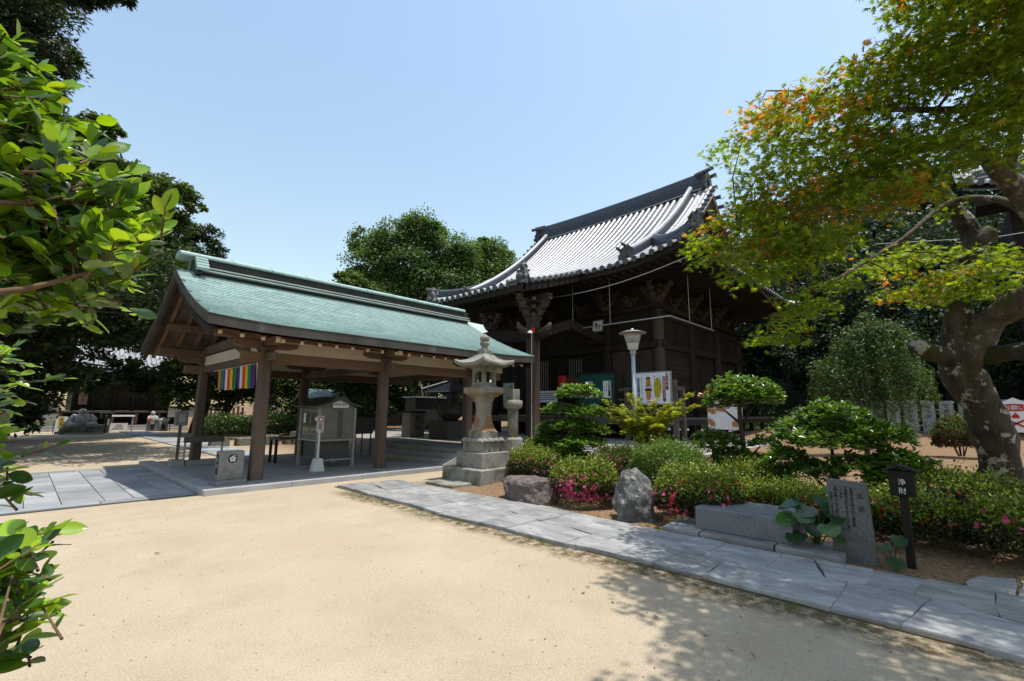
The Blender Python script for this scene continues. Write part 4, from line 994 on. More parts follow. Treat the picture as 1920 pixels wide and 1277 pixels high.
# eaves underneath: soffit, rafters and the board behind the eave tiles
mb = MB()
Of = np.linspace(-HWE+.05, HWE-.05, 31)
mb.grid(np.array([[(XE+.1+max(0, t)*2.9, YC+o*(1-.0*t)-np.sign(o)*max(0, abs(o)-(HWE-.05-t*2.8)), zfront(XE+.1, o)-.26-.1*t*0+.17*t) for o in Of] for t in (0, .5, 1)]))
for sg in (-1, 1):
    mb.grid(np.array([[(XR+u*(XR-XE-.1-2.8*t), YC+sg*(HWE-.1-2.8*t), zside(HWE-.1, XR+u*(XR-XE-.1))-.26+.17*t) for u in np.linspace(-1, 1, 31)] for t in (0, .5, 1)]))
mb.grid(np.array([[(2*XR-XE-.1-max(0, t)*2.9, YC+o-np.sign(o)*max(0, abs(o)-(HWE-.05-t*2.8)), zfront(XE+.1, o)-.26+.17*t) for o in Of] for t in (0, .5, 1)]))
mb.build('soffit', DARK, hall)
mb = MB()
Ofp = np.linspace(-PW+.02, PW-.02, 9)
mb.grid(np.array([[(x, YC+o, zporch(x)-.2) for o in Ofp] for x in np.linspace(11.6, 16.5, 8)]))
mb.build('porch_soffit', DARK, hall)
def strip(pts, h, w, dvec, name, m):
    A = np.asarray(pts, float); B = A-[0, 0, h]; w_ = np.asarray(dvec, float)*w
    mb = MB(); mb.grid(np.stack([A, B])); mb.grid(np.stack([A+w_, B+w_])); mb.grid(np.stack([B, B+w_])); mb.grid(np.stack([A, A+w_]))
    for e in (0, -1): mb.add([A[e], B[e], (B+w_)[e], (A+w_)[e]], [(0, 1, 2, 3)])
    return mb.build(name, m, hall)
for sg in (-1, 1):
    strip([(XE+.06, YC+sg*o, zfront(XE, o)-.03) for o in np.linspace(PW, HWE-.05, 14)], .2, .09, (1, 0, 0), 'eave_board', DARKX)
    strip([(XR+u, YC+sg*(HWE-.06), zside(HWE, XR+u)-.03) for u in np.linspace(-7.0, 7.0, 31)], .2, .09, (0, -sg, 0), 'eave_board', DARKX)
    strip([(x, YC+sg*(PW+.0), zporch(x)-.02) for x in np.linspace(11.55, 15.6, 9)], .3, .08, (0, -sg, 0), 'porch_barge_board', DARK)
strip([(11.56, YC+o, zporch(11.5)-.03) for o in (-PW, 0, PW)], .22, .1, (1, 0, 0), 'eave_board', DARKX)
def raft(p0, p1, m): return MB().beam(p0, p1, .09, .11).build('rafter', m, hall)
for o in np.arange(-7.0, 7.05, .35):
    x1 = XE+2.7 if abs(o) < 4.65 else XE+max(.4, 7.3-abs(o))
    if abs(o) > PW-.1: raft((XE+.2, YC+o, zfront(XE+.1, o)-.33), (x1, YC+o, zfront(XE+.1, o)-.33+.17*(x1-XE)/2.8), DARKX)
    else: raft((11.7, YC+o, zporch(11.7)-.29), (15.9, YC+o, zporch(15.9)-.30), DARKX)
for u in np.arange(-6.65, 6.7, .35):
    d1 = min(2.7, 7.0-abs(u)+.2)
    raft((XR+u, YC-HWE+.2, zside(HWE-.1, XR+u)-.33), (XR+u, YC-HWE+d1, zside(HWE-.1, XR+u)-.33+.17*d1/2.8), DARKX)

# ------------------------------------------------------------------ stone lantern
LX, LY = 7.35, 7.92
lan = thing('stone_lantern', 'tall weathered granite lantern on three square steps beside the flagstone path', 'stone lantern', (LX, LY, 0))
for h, z0, z1, m in ((.65, -.05, .32, GRANW), (.43, .32, .645, GRANW), (.33, .645, .88, GRANW)):
    MB().fru(LX, LY, z0, z1, h, h, h*.985, h*.985).build('base_step', m, lan, bevel=.014)
mb = MB()                                                        # ring of lotus petals
mb.fru(LX, LY, .88, .93, .36, .36, .30, .30)
for i in range(16):
    s_, u = i//4, (i % 4+.5)/4*2-1
    dx, dy = ((1, 0), (0, 1), (-1, 0), (0, -1))[s_]
    cx, cy = LX+dx*.32-dy*u*.33, LY+dy*.32+dx*u*.33
    mb.lathe(cx, cy, [(.075, .872), (.08, .90), (.055, .94), (.01, .955)], 8)
mb.build('lotus_base', GRANW, lan, smooth=False)
MB().fru(LX, LY, .93, 1.10, .24, .24, .235, .235).build('plinth', GRANW, lan, bevel=.012)
def sqring(h, z, c=.0, lift_=0.0):
    out = []
    for k in range(4):
        a = [(-1,-1),(1,-1),(1,1),(-1,1)][k]; b = [(-1,-1),(1,-1),(1,1),(-1,1)][(k+1) % 4]
        for t in (0, .12, .3, .5, .7, .88):
            x, y = a[0]+(b[0]-a[0])*t, a[1]+(b[1]-a[1])*t
            q = min(abs(x), abs(y)); e = max(0, (q-.2)/.8)**2
            rr = h*(1-c*e*.3)
            out.append((LX+x*rr, LY+y*rr, z+lift_*e))
    return out
def sqstack(rings, cap=True):
    n = len(rings[0]); mb = MB()
    f = [(i*n+j, i*n+(j+1) % n, (i+1)*n+(j+1) % n, (i+1)*n+j) for i in range(len(rings)-1) for j in range(n)]
    if cap: f += [tuple(range(n-1, -1, -1)), tuple((len(rings)-1)*n+j for j in range(n))]
    return mb.add(np.concatenate([np.array(r) for r in rings]), f)
sqstack([sqring(h, z, .35) for h, z in ((.235, 1.10), (.20, 1.17), (.165, 1.28), (.145, 1.42), (.14, 1.56), (.15, 1.70), (.175, 1.80), (.20, 1.86))]).build('shaft', GRANR, lan, bevel=0)
sqstack([sqring(h, z) for h, z in ((.20, 1.86), (.24, 1.89), (.32, 1.95), (.33, 1.965), (.33, 2.07), (.31, 2.085))]).build('platform', GRANR, lan)
MB().fru(LX, LY, 2.07, 2.13, .22, .22, .21, .21).build('chamber_sill', GRANW, lan)
for sx_ in (-1, 1):
    for sy_ in (-1, 1):
        MB().fru(LX+sx_*.155, LY+sy_*.155, 2.13, 2.50, .04, .04, .04, .04).build('chamber_post', GRANW, lan, bevel=.006)
MB().fru(LX, LY, 2.13, 2.20, .185, .185, .185, .185).build('chamber_frame', GRANW, lan)
MB().fru(LX, LY, 2.44, 2.56, .19, .19, .2, .2).build('chamber_frame', GRANW, lan)
for (dx, dy) in ((1, 0), (-1, 0), (0, 1), (0, -1)):
    MB().box(LX+dx*.13-(.012 if dx else .04), LX+dx*.13+(.012 if dx else .04), LY+dy*.13-(.012 if dy else .04), LY+dy*.13+(.012 if dy else .04), 2.2, 2.44).build('light_panel', INK, lan)
rings = [sqring(.30, 2.56), sqring(.47, 2.555, 0, .075), sqring(.50, 2.585, 0, .095), sqring(.495, 2.635, 0, .10), sqring(.40, 2.66, 0, .055), sqring(.29, 2.715, 0, .025), sqring(.20, 2.79, 0, .005), sqring(.15, 2.85)]
sqstack(rings).build('cap', GRANW, lan)
MB().fru(LX, LY, 2.84, 2.97, .125, .125, .12, .12).build('finial_block', GRANW, lan, bevel=.01)
MB().lathe(LX, LY, [(.10, 2.97), (.085, 3.0), (.065, 3.03), (.10, 3.07), (.115, 3.11), (.105, 3.14), (.07, 3.155), (.105, 3.18), (.115, 3.225), (.105, 3.27), (.06, 3.305), (.02, 3.325), (.004, 3.345)], 18).build('finial', GRANW, lan, smooth=True)
tag(MB().box(6.15, 6.92, 7.52, 8.42, -.02, .055).build('flat_stone', GRANW, None, bevel=.015), 'low flat square stone slab lying in front of the stone lantern', 'stone slab')

l2 = thing('round_stone_lantern', 'round pale stone lantern stem with bowl-shaped top behind the tall lantern', 'stone lantern', (10.25, 9.75, .40))
MB().lathe(10.25, 9.75, [(.30, .30), (.30, .72), (.26, .78)], 18).build('base', GRANW, l2, smooth=False)
MB().lathe(10.25, 9.75, [(.17, .78), (.155, 1.3), (.17, 1.62)], 18).build('stem', GRANW, l2, smooth=True)
MB().lathe(10.25, 9.75, [(.17, 1.60), (.27, 1.66), (.29, 1.74), (.285, 1.86), (.2, 1.88)], 18).build('bowl', GRANW, l2, smooth=True)
MB().box(10.1, 10.4, 9.6, 9.9, 1.87, 2.2).build('light_box', GRANW, l2, bevel=.01)

# ------------------------------------------------------------------ stone block, stele, offering box on a post
for poly, nm in (([(5.99, 1.02), (6.55, 1.02), (6.58, 1.75), (5.97, 1.72)], 'right'), ([(5.97, 1.74), (6.9, 1.77), (6.92, 2.52), (5.96, 2.5)], 'middle'), ([(5.96, 2.52), (6.85, 2.54), (6.7, 3.0), (5.95, 2.98)], 'left')):
    pass
mat_slab = thing('stone_plinth', 'flat grey stone plinth of three slabs under the rectangular stone block', 'stone plinth', (6.4, 2.0, 0))
for poly in ([(5.99, 1.02), (6.62, 1.02), (6.64, 1.66), (5.98, 1.64)], [(5.98, 1.66), (7.1, 1.68), (7.1, 2.50), (5.97, 2.48)], [(5.97, 2.50), (7.0, 2.52), (6.75, 2.98), (5.96, 2.96)]):
    poly_slab(mat_slab, poly, -.05, .085, FLAG, 'slab', .004)
for o in mat_slab.children: o.location = o.location-mat_slab.location if False else o.location; o.matrix_parent_inverse = Matrix.Translation(-Vector(mat_slab.location))
mb = MB().box(6.15, 6.98, 1.50, 2.60, .08, .355)
tag(mb.build('stone_block', BLOCKS, None, bevel=.012), 'long low rectangular blue-grey stone block with a smooth top, beside the path', 'stone block')

st = thing('stele', 'upright grey stone stele carved with black lettering, between big leaves and a dark post box', 'stele', (6.29, .95, 0))
MB().add([(6.235,.765,-.05),(6.37,.765,-.05),(6.37,1.135,-.05),(6.235,1.135,-.05),(6.25,.80,.815),(6.36,.80,.815),(6.36,1.15,.835),(6.25,1.15,.835)],
         [(0,3,2,1),(4,5,6,7),(0,1,5,4),(1,2,6,5),(2,3,7,6),(3,0,4,7)]).build('slab', GRAND, st, bevel=.004)
def st_t(body, y, z, s, sp=1.02): text('inscription', body, ENGR, st, (6.2325+.0150*(z-.0)/.865+.0009, y, z), (0, -1, 0), (.0173, 0, 1), s, .0025, True, sp)
st_t('仏', .855, .715, .062); st_t('足', .852, .585, .062)
st_t('仏説の足を拝大は七福招来', .93, .765, .033); st_t('七福即生がかなえられると言い', .98, .775, .033)
st_t('ています', 1.025, .775, .033); st_t('仏物を脱いで右上がり下さい', 1.07, .775, .031); st_t('平成十一年十二月', 1.115, .70, .033)

jz = thing('offering_box_post', 'dark wooden offering box with a little gabled roof on a slim post', 'offering box', (6.44, .51, 0))
MB().box(6.405, 6.475, .475, .545, -.1, .72).build('post', DARK, jz, bevel=.005)
MB().box(6.375, 6.50, .405, .615, .71, .965).build('box', DARK, jz, bevel=.006)
MB().add([(6.34,.36,.952),(6.54,.36,.952),(6.54,.51,1.008),(6.34,.51,1.008),(6.34,.66,.952),(6.54,.66,.952),(6.34,.36,.968),(6.54,.36,.968),(6.54,.51,1.026),(6.34,.51,1.026),(6.34,.66,.968),(6.54,.66,.968)],
         [(0,1,2,3),(3,2,5,4),(6,9,8,7),(9,10,11,8),(0,6,7,1),(4,5,11,10),(0,3,9,6),(3,4,10,9),(1,7,8,2),(2,8,11,5)]).build('roof', DARK, jz)
MB().box(6.33, 6.55, .505, .515, 1.016, 1.034).build('ridge', IRON, jz)
MB().box(6.372, 6.376, .46, .56, .915, .93).build('coin_slot', INK, jz)
text('lettering', '浄', WHITEP, jz, (6.372, .51, .888), (0, -1, 0), (0, 0, 1), .068, .001); text('lettering', '財', WHITEP, jz, (6.372, .51, .80), (0, -1, 0), (0, 0, 1), .068, .001)

# ------------------------------------------------------------------ rocks
from mathutils import noise as mnoise
def rock(name, label, c, r, m, seed, flat=None, sub=4, amp=.22, rotz=0):
    bm = bmesh.new(); bmesh.ops.create_icosphere(bm, subdivisions=sub, radius=1)
    off = Vector((seed*7.3, seed*3.1, seed*1.7))
    for v in bm.verts:
        p = v.co.copy()
        k = 1+amp*mnoise.noise(p*1.1+off)+amp*.5*mnoise.noise(p*2.6+off)+amp*.22*mnoise.noise(p*6+off)
        q = abs(mnoise.noise(p*1.9+off*2)); k -= amp*.35*q
        p *= k
        if flat: p.z = min(p.z, flat+.06*mnoise.noise(p*3+off)+.10*p.x*0)
        v.co = Vector((p.x*r[0], p.y*r[1], p.z*r[2]))
    bm.transform(Matrix.Rotation(rotz, 4, 'Z'))
    me = bpy.data.meshes.new(name); bm.to_mesh(me); bm.free()
    o = link(name, me, m); o.location = c
    return tag(o, label, 'rock')
rock('rock', 'low broad brown flat-topped rock between the lantern and the pink azalea', (6.42, 5.62, .12), (.46, .56, .42), ROCKB, 3, .62, amp=.3, rotz=.1)
rock('rock', 'upright pointed grey rock between two pink-flowering azaleas', (6.40, 3.62, .19), (.3, .30, .46), ROCKG, 8, None, amp=.34)
rock('rock', 'small pale mossy rock half hidden behind the pointed grey rock', (7.6, 3.95, .22), (.3, .35, .32), ROCKG, 12, .8)

# ------------------------------------------------------------------ lamp post
lp = thing('lamp_post', 'slim pale-blue lamp post with a flat hat over a frosted tapered shade', 'lamp post', (10.5, 5.82, .33))
lx, ly = 10.5, 5.82
MB().tube([(lx, ly, .2), (lx, ly, 3.02)], .048, 12).build('pole', mat('pale_blue_paint', (.42,.5,.56), (.5,.57,.62), 3, .45, c3=(.28,.17,.09), scale3=3.5, lo3=.58, hi3=.66), lp, smooth=True)
MB().lathe(lx, ly, [(.055, 2.98), (.075, 3.0), (.075, 3.10), (.055, 3.12)], 14).build('collar', STEEL, lp)
MB().lathe(lx, ly, [(.105, 3.10), (.125, 3.12), (.145, 3.25), (.15, 3.26)], 14).build('shade_base', WHITEP, lp, smooth=True)
MB().lathe(lx, ly, [(.15, 3.26), (.235, 3.52)], 16).build('shade', mat('frosted_glass', (.42,.44,.40), (.5,.51,.46), 3, .35, spec=.5), lp, smooth=True)
MB().lathe(lx, ly, [(.34, 3.52), (.345, 3.53), (.2, 3.575), (.05, 3.60)], 20).build('hat', mat('faded_red_hat', (.35,.25,.2), (.42,.34,.29), 6, .5), lp, smooth=False)
MB().lathe(lx, ly, [(.035, 3.595), (.04, 3.62), (.02, 3.65)], 10).build('knob', WHITEP, lp)

# ------------------------------------------------------------------ boards on the veranda
sg_ = thing('sign_board', 'white board with pictures, yellow oval and red banners hung on the veranda railing', 'sign board', (16.15, 8.2, 1.85))
SXF = 16.13
MB().box(SXF, 16.21, 7.50, 8.84, 1.86, 3.0).build('panel', WHITE, sg_)
for (a, b, c, d) in ((7.46, 7.5, 1.82, 3.04), (8.84, 8.88, 1.82, 3.04), (7.5, 8.84, 1.82, 1.86), (7.5, 8.84, 3.0, 3.04)):
    MB().box(SXF-.012, 16.22, a, b, c, d).build('frame', STEEL, sg_)
def pill(y, z0, z1, w, m, nm='banner'):
    p = [(y+w/2*math.cos(t), z1-w/2+w/2*math.sin(t)) for t in np.linspace(0, PI, 9)]+[(y-w/2*math.cos(t), z0+w/2-w/2*math.sin(t)) for t in np.linspace(0, PI, 9)]
    return MB().extrude([(SXF-.001, a, b) for a, b in p], (-.004, 0, 0)).build(nm, m, sg_)
def sgt(body, y, z, s, m=INK, sp=1.0, lift_=.006): text('lettering', body, m, sg_, (SXF-lift_, y, z), (0, -1, 0), (0, 0, 1), s, .001, True, sp)
pill(7.61, 2.34, 2.97, .105, MAROON); pill(7.735, 1.93, 2.86, .115, MAROON); pill(8.755, 1.93, 2.84, .095, NAVY)
sgt('建立記念', 7.61, 2.93, .085, WHITE, 1.45); sgt('吊燈籠献納のすすめ', 7.735, 2.83, .08, WHITE, 1.12); sgt('本堂改修にご協力を', 8.755, 2.81, .072, WHITE, 1.18)
MB().extrude([(SXF-.001, 7.985+.155*math.cos(t), 2.43+.38*math.sin(t)) for t in np.linspace(0, 2*PI, 28)[:-1]], (-.003, 0, 0)).build('yellow_oval', YELLOW, sg_)
for y, b in ((7.88, '永代供養の献灯を'), (7.985, '一燈奉納願主の御芳名を'), (8.09, '末永くお祀りいたします')): sgt(b, y, 2.9, .062, INK, 1.25)
sgt('ご希望の方は寺務所まで', 8.62, 2.9, .05, INK, 1.3)
def flat(poly, m, nm, dx=-.003): MB().extrude([(SXF-.001, a, b) for a, b in poly], (dx, 0, 0)).build(nm, m, sg_)
flat([(8.25,2.52),(8.45,2.52),(8.45,2.545),(8.43,2.55),(8.43,2.79),(8.47,2.80),(8.36,2.86),(8.355,2.92),(8.345,2.92),(8.34,2.86),(8.23,2.80),(8.27,2.79),(8.27,2.55),(8.25,2.545)], DARK, 'lantern_picture')
flat([(8.29,2.56),(8.41,2.56),(8.41,2.78),(8.29,2.78)], ORANGE, 'lantern_picture', -.005)
flat([(8.35+.15*math.cos(t), 2.36+.07*math.sin(t)) for t in np.linspace(0, 2*PI, 20)[:-1]], DARK, 'canopy_picture')
flat([(8.24,2.34),(8.46,2.34),(8.42,2.1),(8.40,1.99),(8.30,1.99),(8.28,2.1)], ORANGE, 'canopy_picture', -.005)
for k in range(7): flat([(8.255+.03*k,2.0),(8.263+.03*k,2.0),(8.263+.03*k,2.26),(8.255+.03*k,2.26)], CREAM if k % 2 else DARK, 'canopy_picture', -.007)
text('lettering', '真鍮製吊燈籠', MAROON, sg_, (SXF-.006, 8.35, 2.50), (0,-1,0), (0,0,1), .05, .001); text('lettering', '金箔天蓋', NAVY, sg_, (SXF-.006, 8.35, 1.95), (0,-1,0), (0,0,1), .055, .001)

nb = thing('notice_board', 'dark green notice board with two paper notices on the veranda railing', 'notice board', (16.15, 10.6, 1.85))
MB().box(16.16, 16.22, 9.80, 11.55, 1.86, 3.08).build('panel', BOARDG, nb)
for (a, b, c, d) in ((9.72, 9.80, 1.78, 3.16), (11.55, 11.63, 1.78, 3.16), (9.8, 11.55, 1.78, 1.86), (9.8, 11.55, 3.08, 3.16)):
    MB().box(16.13, 16.225, a, b, c, d).build('frame', DARK, nb)
for y0, m1, tx, tm, side in ((10.85, MAROON, '護摩祈祷会', WHITE, '毎月第一日曜日'), (9.98, INK, '献燈受付', WHITE, '七月六日 木 曜 日')):
    p_ = MB().box(16.148, 16.158, y0, y0+.36, 2.1, 2.78).build('notice', WHITE, nb)
    MB().box(16.143, 16.147, y0+.02, y0+.12, 2.16, 2.76).build('notice_band', m1, p_)
    text('lettering', tx, tm, p_, (16.141, y0+.07, 2.74), (0,-1,0), (0,0,1), .09, .001, True, 1.05)
    text('lettering', side[:5], INK, p_, (16.145, y0+.2, 2.74), (0,-1,0), (0,0,1), .09, .001, True, 1.05)
    text('lettering', side, NAVY, p_, (16.145, y0+.3, 2.6), (0,-1,0), (0,0,1), .055, .001, True, 1.05)
rb = thing('red_box', 'small bright red box fixed to a reddish wooden panel on the veranda', 'box', (15.95, 12.3, 2.3))
MB().box(15.98, 16.06, 11.45, 12.36, 2.35, 2.95).build('panel', mat('reddish_wood', (.12,.035,.02), (.17,.05,.03), 4, .7), rb)
for y in (11.5, 12.3): MB().box(16.0, 16.06, y-.03, y+.03, FL-.4, 2.35).build('leg', DARK, rb)
MB().box(15.76, 15.98, 12.06, 12.34, 2.55, 2.98).build('box', RED, rb, bevel=.015)
MB().fru(15.87, 12.2, 2.98, 3.06, .14, .17, .10, .12).build('lid', RED, rb)

# ------------------------------------------------------------------ under the hall eaves
cr = thing('curtain_rail', 'thin pale metal rail hung on rods under the temple eaves', 'rail', (15.6, 7.15, 4.95))
MB().box(15.57, 15.63, 7.12, 11.6, 4.93, 4.97).build('bar', STEEL, cr); MB().box(15.63, 19.7, 7.12, 7.18, 4.93, 4.97).build('bar', STEEL, cr)
for (x, y) in ((15.6, 9.6), (15.6, 11.4), (17.3, 7.15), (19.5, 7.15)):
    MB().tube([(x, y, 4.97), (x, y, 6.95)], .012, 6).build('rod', STEEL, cr)
cb = tag(MB().tube([(14.6, 11.9-.63*t, 6.19+.01*t+.0042*t*t-.14*math.sin(PI*t/10)) for t in np.linspace(0, 10, 16)], .014, 6).build('cable', STEEL), 'thin pale cable sagging under the temple eaves towards the right corner', 'cable')
pl = thing('picture_plaque', 'square framed votive picture hanging on the beam under the temple eaves', 'plaque', (17.33, 11.25, 5.2))
MB().obox((17.26, 11.25, 5.30), (.02, 0, .0), (0, .30, 0), (.05, 0, .29)).build('frame', GREYW, pl)
MB().obox((17.232, 11.25, 5.30), (.006, 0, 0), (0, .24, 0), (.042, 0, .23)).build('panel', WHITE, pl)
for (a, b, w, h) in ((11.2, 5.30, .10, .05), (11.32, 5.34, .05, .07), (11.12, 5.22, .02, .08), (11.28, 5.22, .02, .08), (11.36, 5.40, .04, .03)):
    MB().obox((17.22+(b-5.3)*.17, a, b), (.004, 0, 0), (0, w, 0), (.17*h, 0, h)).build('ink_figure', INK, pl)
sp = thing('spotlight_pole', 'thin pole with a small white spotlight and red clamp beside the porch pillar', 'spotlight', (12.32, 10.82, .47))
MB().tube([(12.32, 10.82, .47), (12.32, 10.82, 4.35)], .022, 8).build('pole', STEEL, sp)
MB().lathe(12.26, 10.86, [(.03, 4.42), (.10, 4.36), (.13, 4.30)], 12).build('lamp_head', WHITEP, sp); MB().box(12.30, 12.40, 10.72, 10.84, 4.33, 4.5).build('clamp', RED, sp)
ps = thing('poster', 'pale greenish upright poster leaning by the porch pillar', 'poster', (12.1, 11.75, .47))
MB().box(12.1, 12.13, 11.5, 12.0, 1.75, 2.55).build('sheet', mat('pale_green_paper', (.42,.5,.46), rough=.7), ps); MB().box(12.12, 12.15, 11.72, 11.78, .47, 2.5).build('stake', DARK, ps)
text('lettering', '秘仏御開帳', INK, ps, (12.098, 11.6, 2.5), (0,-1,0), (0,0,1), .14, .001, True, 1.0)
wb = thing('white_notice', 'horizontal white notice board low on the temple front, right of the porch pillar', 'notice board', (16.2, 13.2, 1.9))
MB().box(16.2, 16.24, 12.75, 13.8, 1.95, 2.45).build('panel', WHITE, wb)
for y in (12.8, 13.75): MB().box(16.21, 16.25, y-.03, y+.03, .47, 1.95).build('leg', DARK, wb)
for k in range(4): MB().box(16.196, 16.199, 12.85, 13.7, 2.06+.09*k, 2.09+.09*k).build('text_line', NAVY, wb)

em = thing('plaque_rack', 'white board with a red-edged gable roof hung with wooden prayer plaques', 'plaque rack', (12.6, 4.45, .42))
MB().box(12.6, 12.66, 4.0, 4.85, 1.12, 2.05).build('panel', WHITE, em)
MB().add([(12.58,4.0,2.05),(12.58,4.85,2.05),(12.58,4.425,2.32),(12.66,4.0,2.05),(12.66,4.85,2.05),(12.66,4.425,2.32)], [(0,2,1),(3,4,5),(0,1,4,3),(1,2,5,4),(2,0,3,5)]).build('gable', CREAM, em)
for s_ in (-1, 1):
    MB().beam((12.62, 4.425, 2.36), (12.62, 4.425+s_*.62, 1.97), .34, .045, (0, 0, 1)).build('roof', RED, em)
for y in (4.06, 4.79): MB().box(12.66, 12.72, y-.035, y+.035, .3, 2.05).build('post', DARK, em)
for (y, z) in ((4.80, 1.62), (4.70, 1.58), (4.57, 1.66), (4.80, 1.32), (4.73, 1.26), (4.18, 1.27), (4.16, 1.26), (4.45, 1.64)):
    e_ = MB().extrude([(12.59-random.uniform(0, .012), y+a, z+b) for a, b in ((-.055,-.06),(.055,-.06),(.055,.045),(0,.075),(-.055,.045))], (-.008, 0, 0)).build('prayer_plaque', EMA, em)
    MB().tube([(12.585, y, z+.07), (12.595, y, z+.13)], .004, 5).build('string', RED, e_)

# ------------------------------------------------------------------ things in and behind the pavilion
pm = thing('stone_marker', 'small speckled granite marker with a round black crest beside the front pavilion post', 'stone marker', (2.95, 10.4, .1))
MB().box(2.66, 3.22, 10.24, 10.62, .098, .20).build('plinth', BLOCKS, pm, bevel=.01)
MB().box(2.73, 3.16, 10.31, 10.56, .2, .735).build('slab', GRAN, pm, bevel=.006)
MB().disc((2.955, 10.309, .595), (0, -1, 0), .082, 24, .004).build('crest', INK, pm)
mb = MB()
for k in range(5):
    a = PI/2+2*PI*k/5; mb.disc((2.955+.034*math.cos(a), 10.304, .592+.034*math.sin(a)), (0, -1, 0), .026, 10, .002)
mb.disc((2.975, 10.304, .645), (0, -1, 0), .016, 8, .002); mb.build('crest_flower', WHITEP, pm)
MB().box(2.724, 2.729, 10.37, 10.5, .3, .68).build('inscription_panel', INK, pm)
text('inscription', '献納', STEEL, pm, (2.722, 10.435, .64), (0,-1,0), (0,0,1), .11, .001, True, 1.1)

rk_ = thing('guide_rack', 'low metal rail frame with a grey box on a post at the pavilion left edge', 'rack', (3.2, 14.6, .1))
MB().box(2.72, 3.02, 14.35, 14.6, .098, .28).build('foot', CONC, rk_, bevel=.01); MB().box(3.04, 3.9, 14.4, 14.62, .098, .22).build('foot', CONC, rk_, bevel=.01)
MB().box(2.84, 2.90, 14.44, 14.5, .28, 1.25).build('post', GREYW, rk_)
MB().box(2.74, 3.0, 14.36, 14.56, 1.12, 1.48).build('box', mat('grey_box', (.13,.145,.14), (.17,.185,.18), 4, .5), rk_, bevel=.01)
MB().box(2.80, 2.94, 14.352, 14.358, 1.2, 1.4).build('label_plate', CONC, rk_)
for x in (3.02, 3.86): MB().box(x-.02, x+.02, 14.46, 14.5, .22, .80).build('leg', STEEL, rk_)
MB().box(2.99, 3.89, 14.42, 14.54, .68, .82).build('rail', GREYW, rk_)

fl_ = thing('five_colour_curtain', 'striped ceremonial curtain in five colours hanging from the pavilion beam', 'curtain', (3.42, 12.0, 2.5))
seq = [ORANGE, GREENC, PURPLE, WHITEC, REDC, YELC, GREENC, PURPLE, WHITEC, REDC, YELC, GREENC, PURPLE, WHITEC]
y = 13.75
for k, m in enumerate(seq):
    w = .215
    P_ = np.array([[(3.42+.03*math.sin(6*u+k)*(1-.0*v)+.02*v, y-w*u, 2.52-.50*v-.02*math.sin(5*u)) for u in np.linspace(0, 1, 5)] for v in np.linspace(0, 1, 5)])
    MB().grid(P_).grid(P_+[.006, 0, 0]).build('stripe', m, fl_, smooth=True); y -= w
MB().tube([(3.42, 14.15, 2.53), (3.42, 10.7, 2.53)], .014, 6).build('cord', WHITEC, fl_)

bo = thing('booth', 'small grey booth with a gabled roof, glazed window and sign plate inside the pavilion', 'booth', (5.7, 12.2, .1))
for (x, y) in ((5.2, 11.65), (6.15, 11.65), (5.2, 12.75), (6.15, 12.75)): MB().box(x-.03, x+.03, y-.03, y+.03, .098, 1.6).build('leg', STEEL, bo)
boxm = mat('booth_grey', (.21,.2,.175), (.27,.255,.225), 2, .6, c3=(.15,.135,.11), scale3=3, lo3=.5, hi3=.7)
MB().box(5.24, 6.12, 11.66, 12.74, .78, 1.60).build('cabinet', boxm, bo)
MB().box(5.3, 6.08, 11.75, 12.7, .34, .77).build('base_cabinet', mat('booth_dark', (.09,.085,.075), (.12,.11,.1), 2, .6), bo)
MB().box(5.16, 6.19, 11.60, 12.8, .76, .80).build('shelf', STEEL, bo); MB().box(5.2, 6.15, 11.64, 11.68, .27, .31).build('stretcher', STEEL, bo)
for (a, b) in ((11.72, 12.18), (12.22, 12.68)):
    w_ = MB().box(5.216, 5.236, a, b, .92, 1.54).build('window', STEEL, bo); MB().box(5.208, 5.215, a+.03, b-.03, .95, 1.51).build('pane', GLASSD, w_)
MB().box(5.2, 5.206, 12.45, 12.58, 1.2, 1.46).build('paper', WHITE, bo); MB().box(5.2, 5.206, 11.76, 11.9, 1.27, 1.36).build('paper', WHITE, bo)
roofp = [(-.62, 0), (-.5, .035), (-.28, .10), (-.16, .2), (0, .245), (.16, .2), (.28, .10), (.5, .035), (.62, 0), (.6, -.03), (.28, .05), (0, .16), (-.28, .05), (-.6, -.03)]
MB().extrude([(5.68+a, 11.5, 1.64+b) for a, b in roofp], (0, 1.4, 0)).build('roof', mat('booth_roof', (.07,.075,.07), (.1,.1,.095), 3, .5), bo)
MB().add([(5.2,11.64,1.6),(6.16,11.64,1.6),(5.96,11.64,1.70),(5.68,11.64,1.82),(5.4,11.64,1.70)], [(0,1,2,3,4)]).build('gable', boxm, bo)
pt_ = MB().box(5.52, 5.94, 11.60, 11.63, 1.60, 1.80).build('sign_plate', WHITE, bo)
text('lettering', '本   堂', INK, pt_, (5.73, 11.598, 1.785), (1,0,0), (0,0,1), .05, .001); text('lettering', '納経所案内', INK, pt_, (5.73, 11.598, 1.72), (1,0,0), (0,0,1), .075, .001)
MB().box(5.7, 5.82, 11.645, 11.658, .82, 1.55).build('door_gap', mat('booth_shade', (.13,.12,.11), rough=.7), bo)

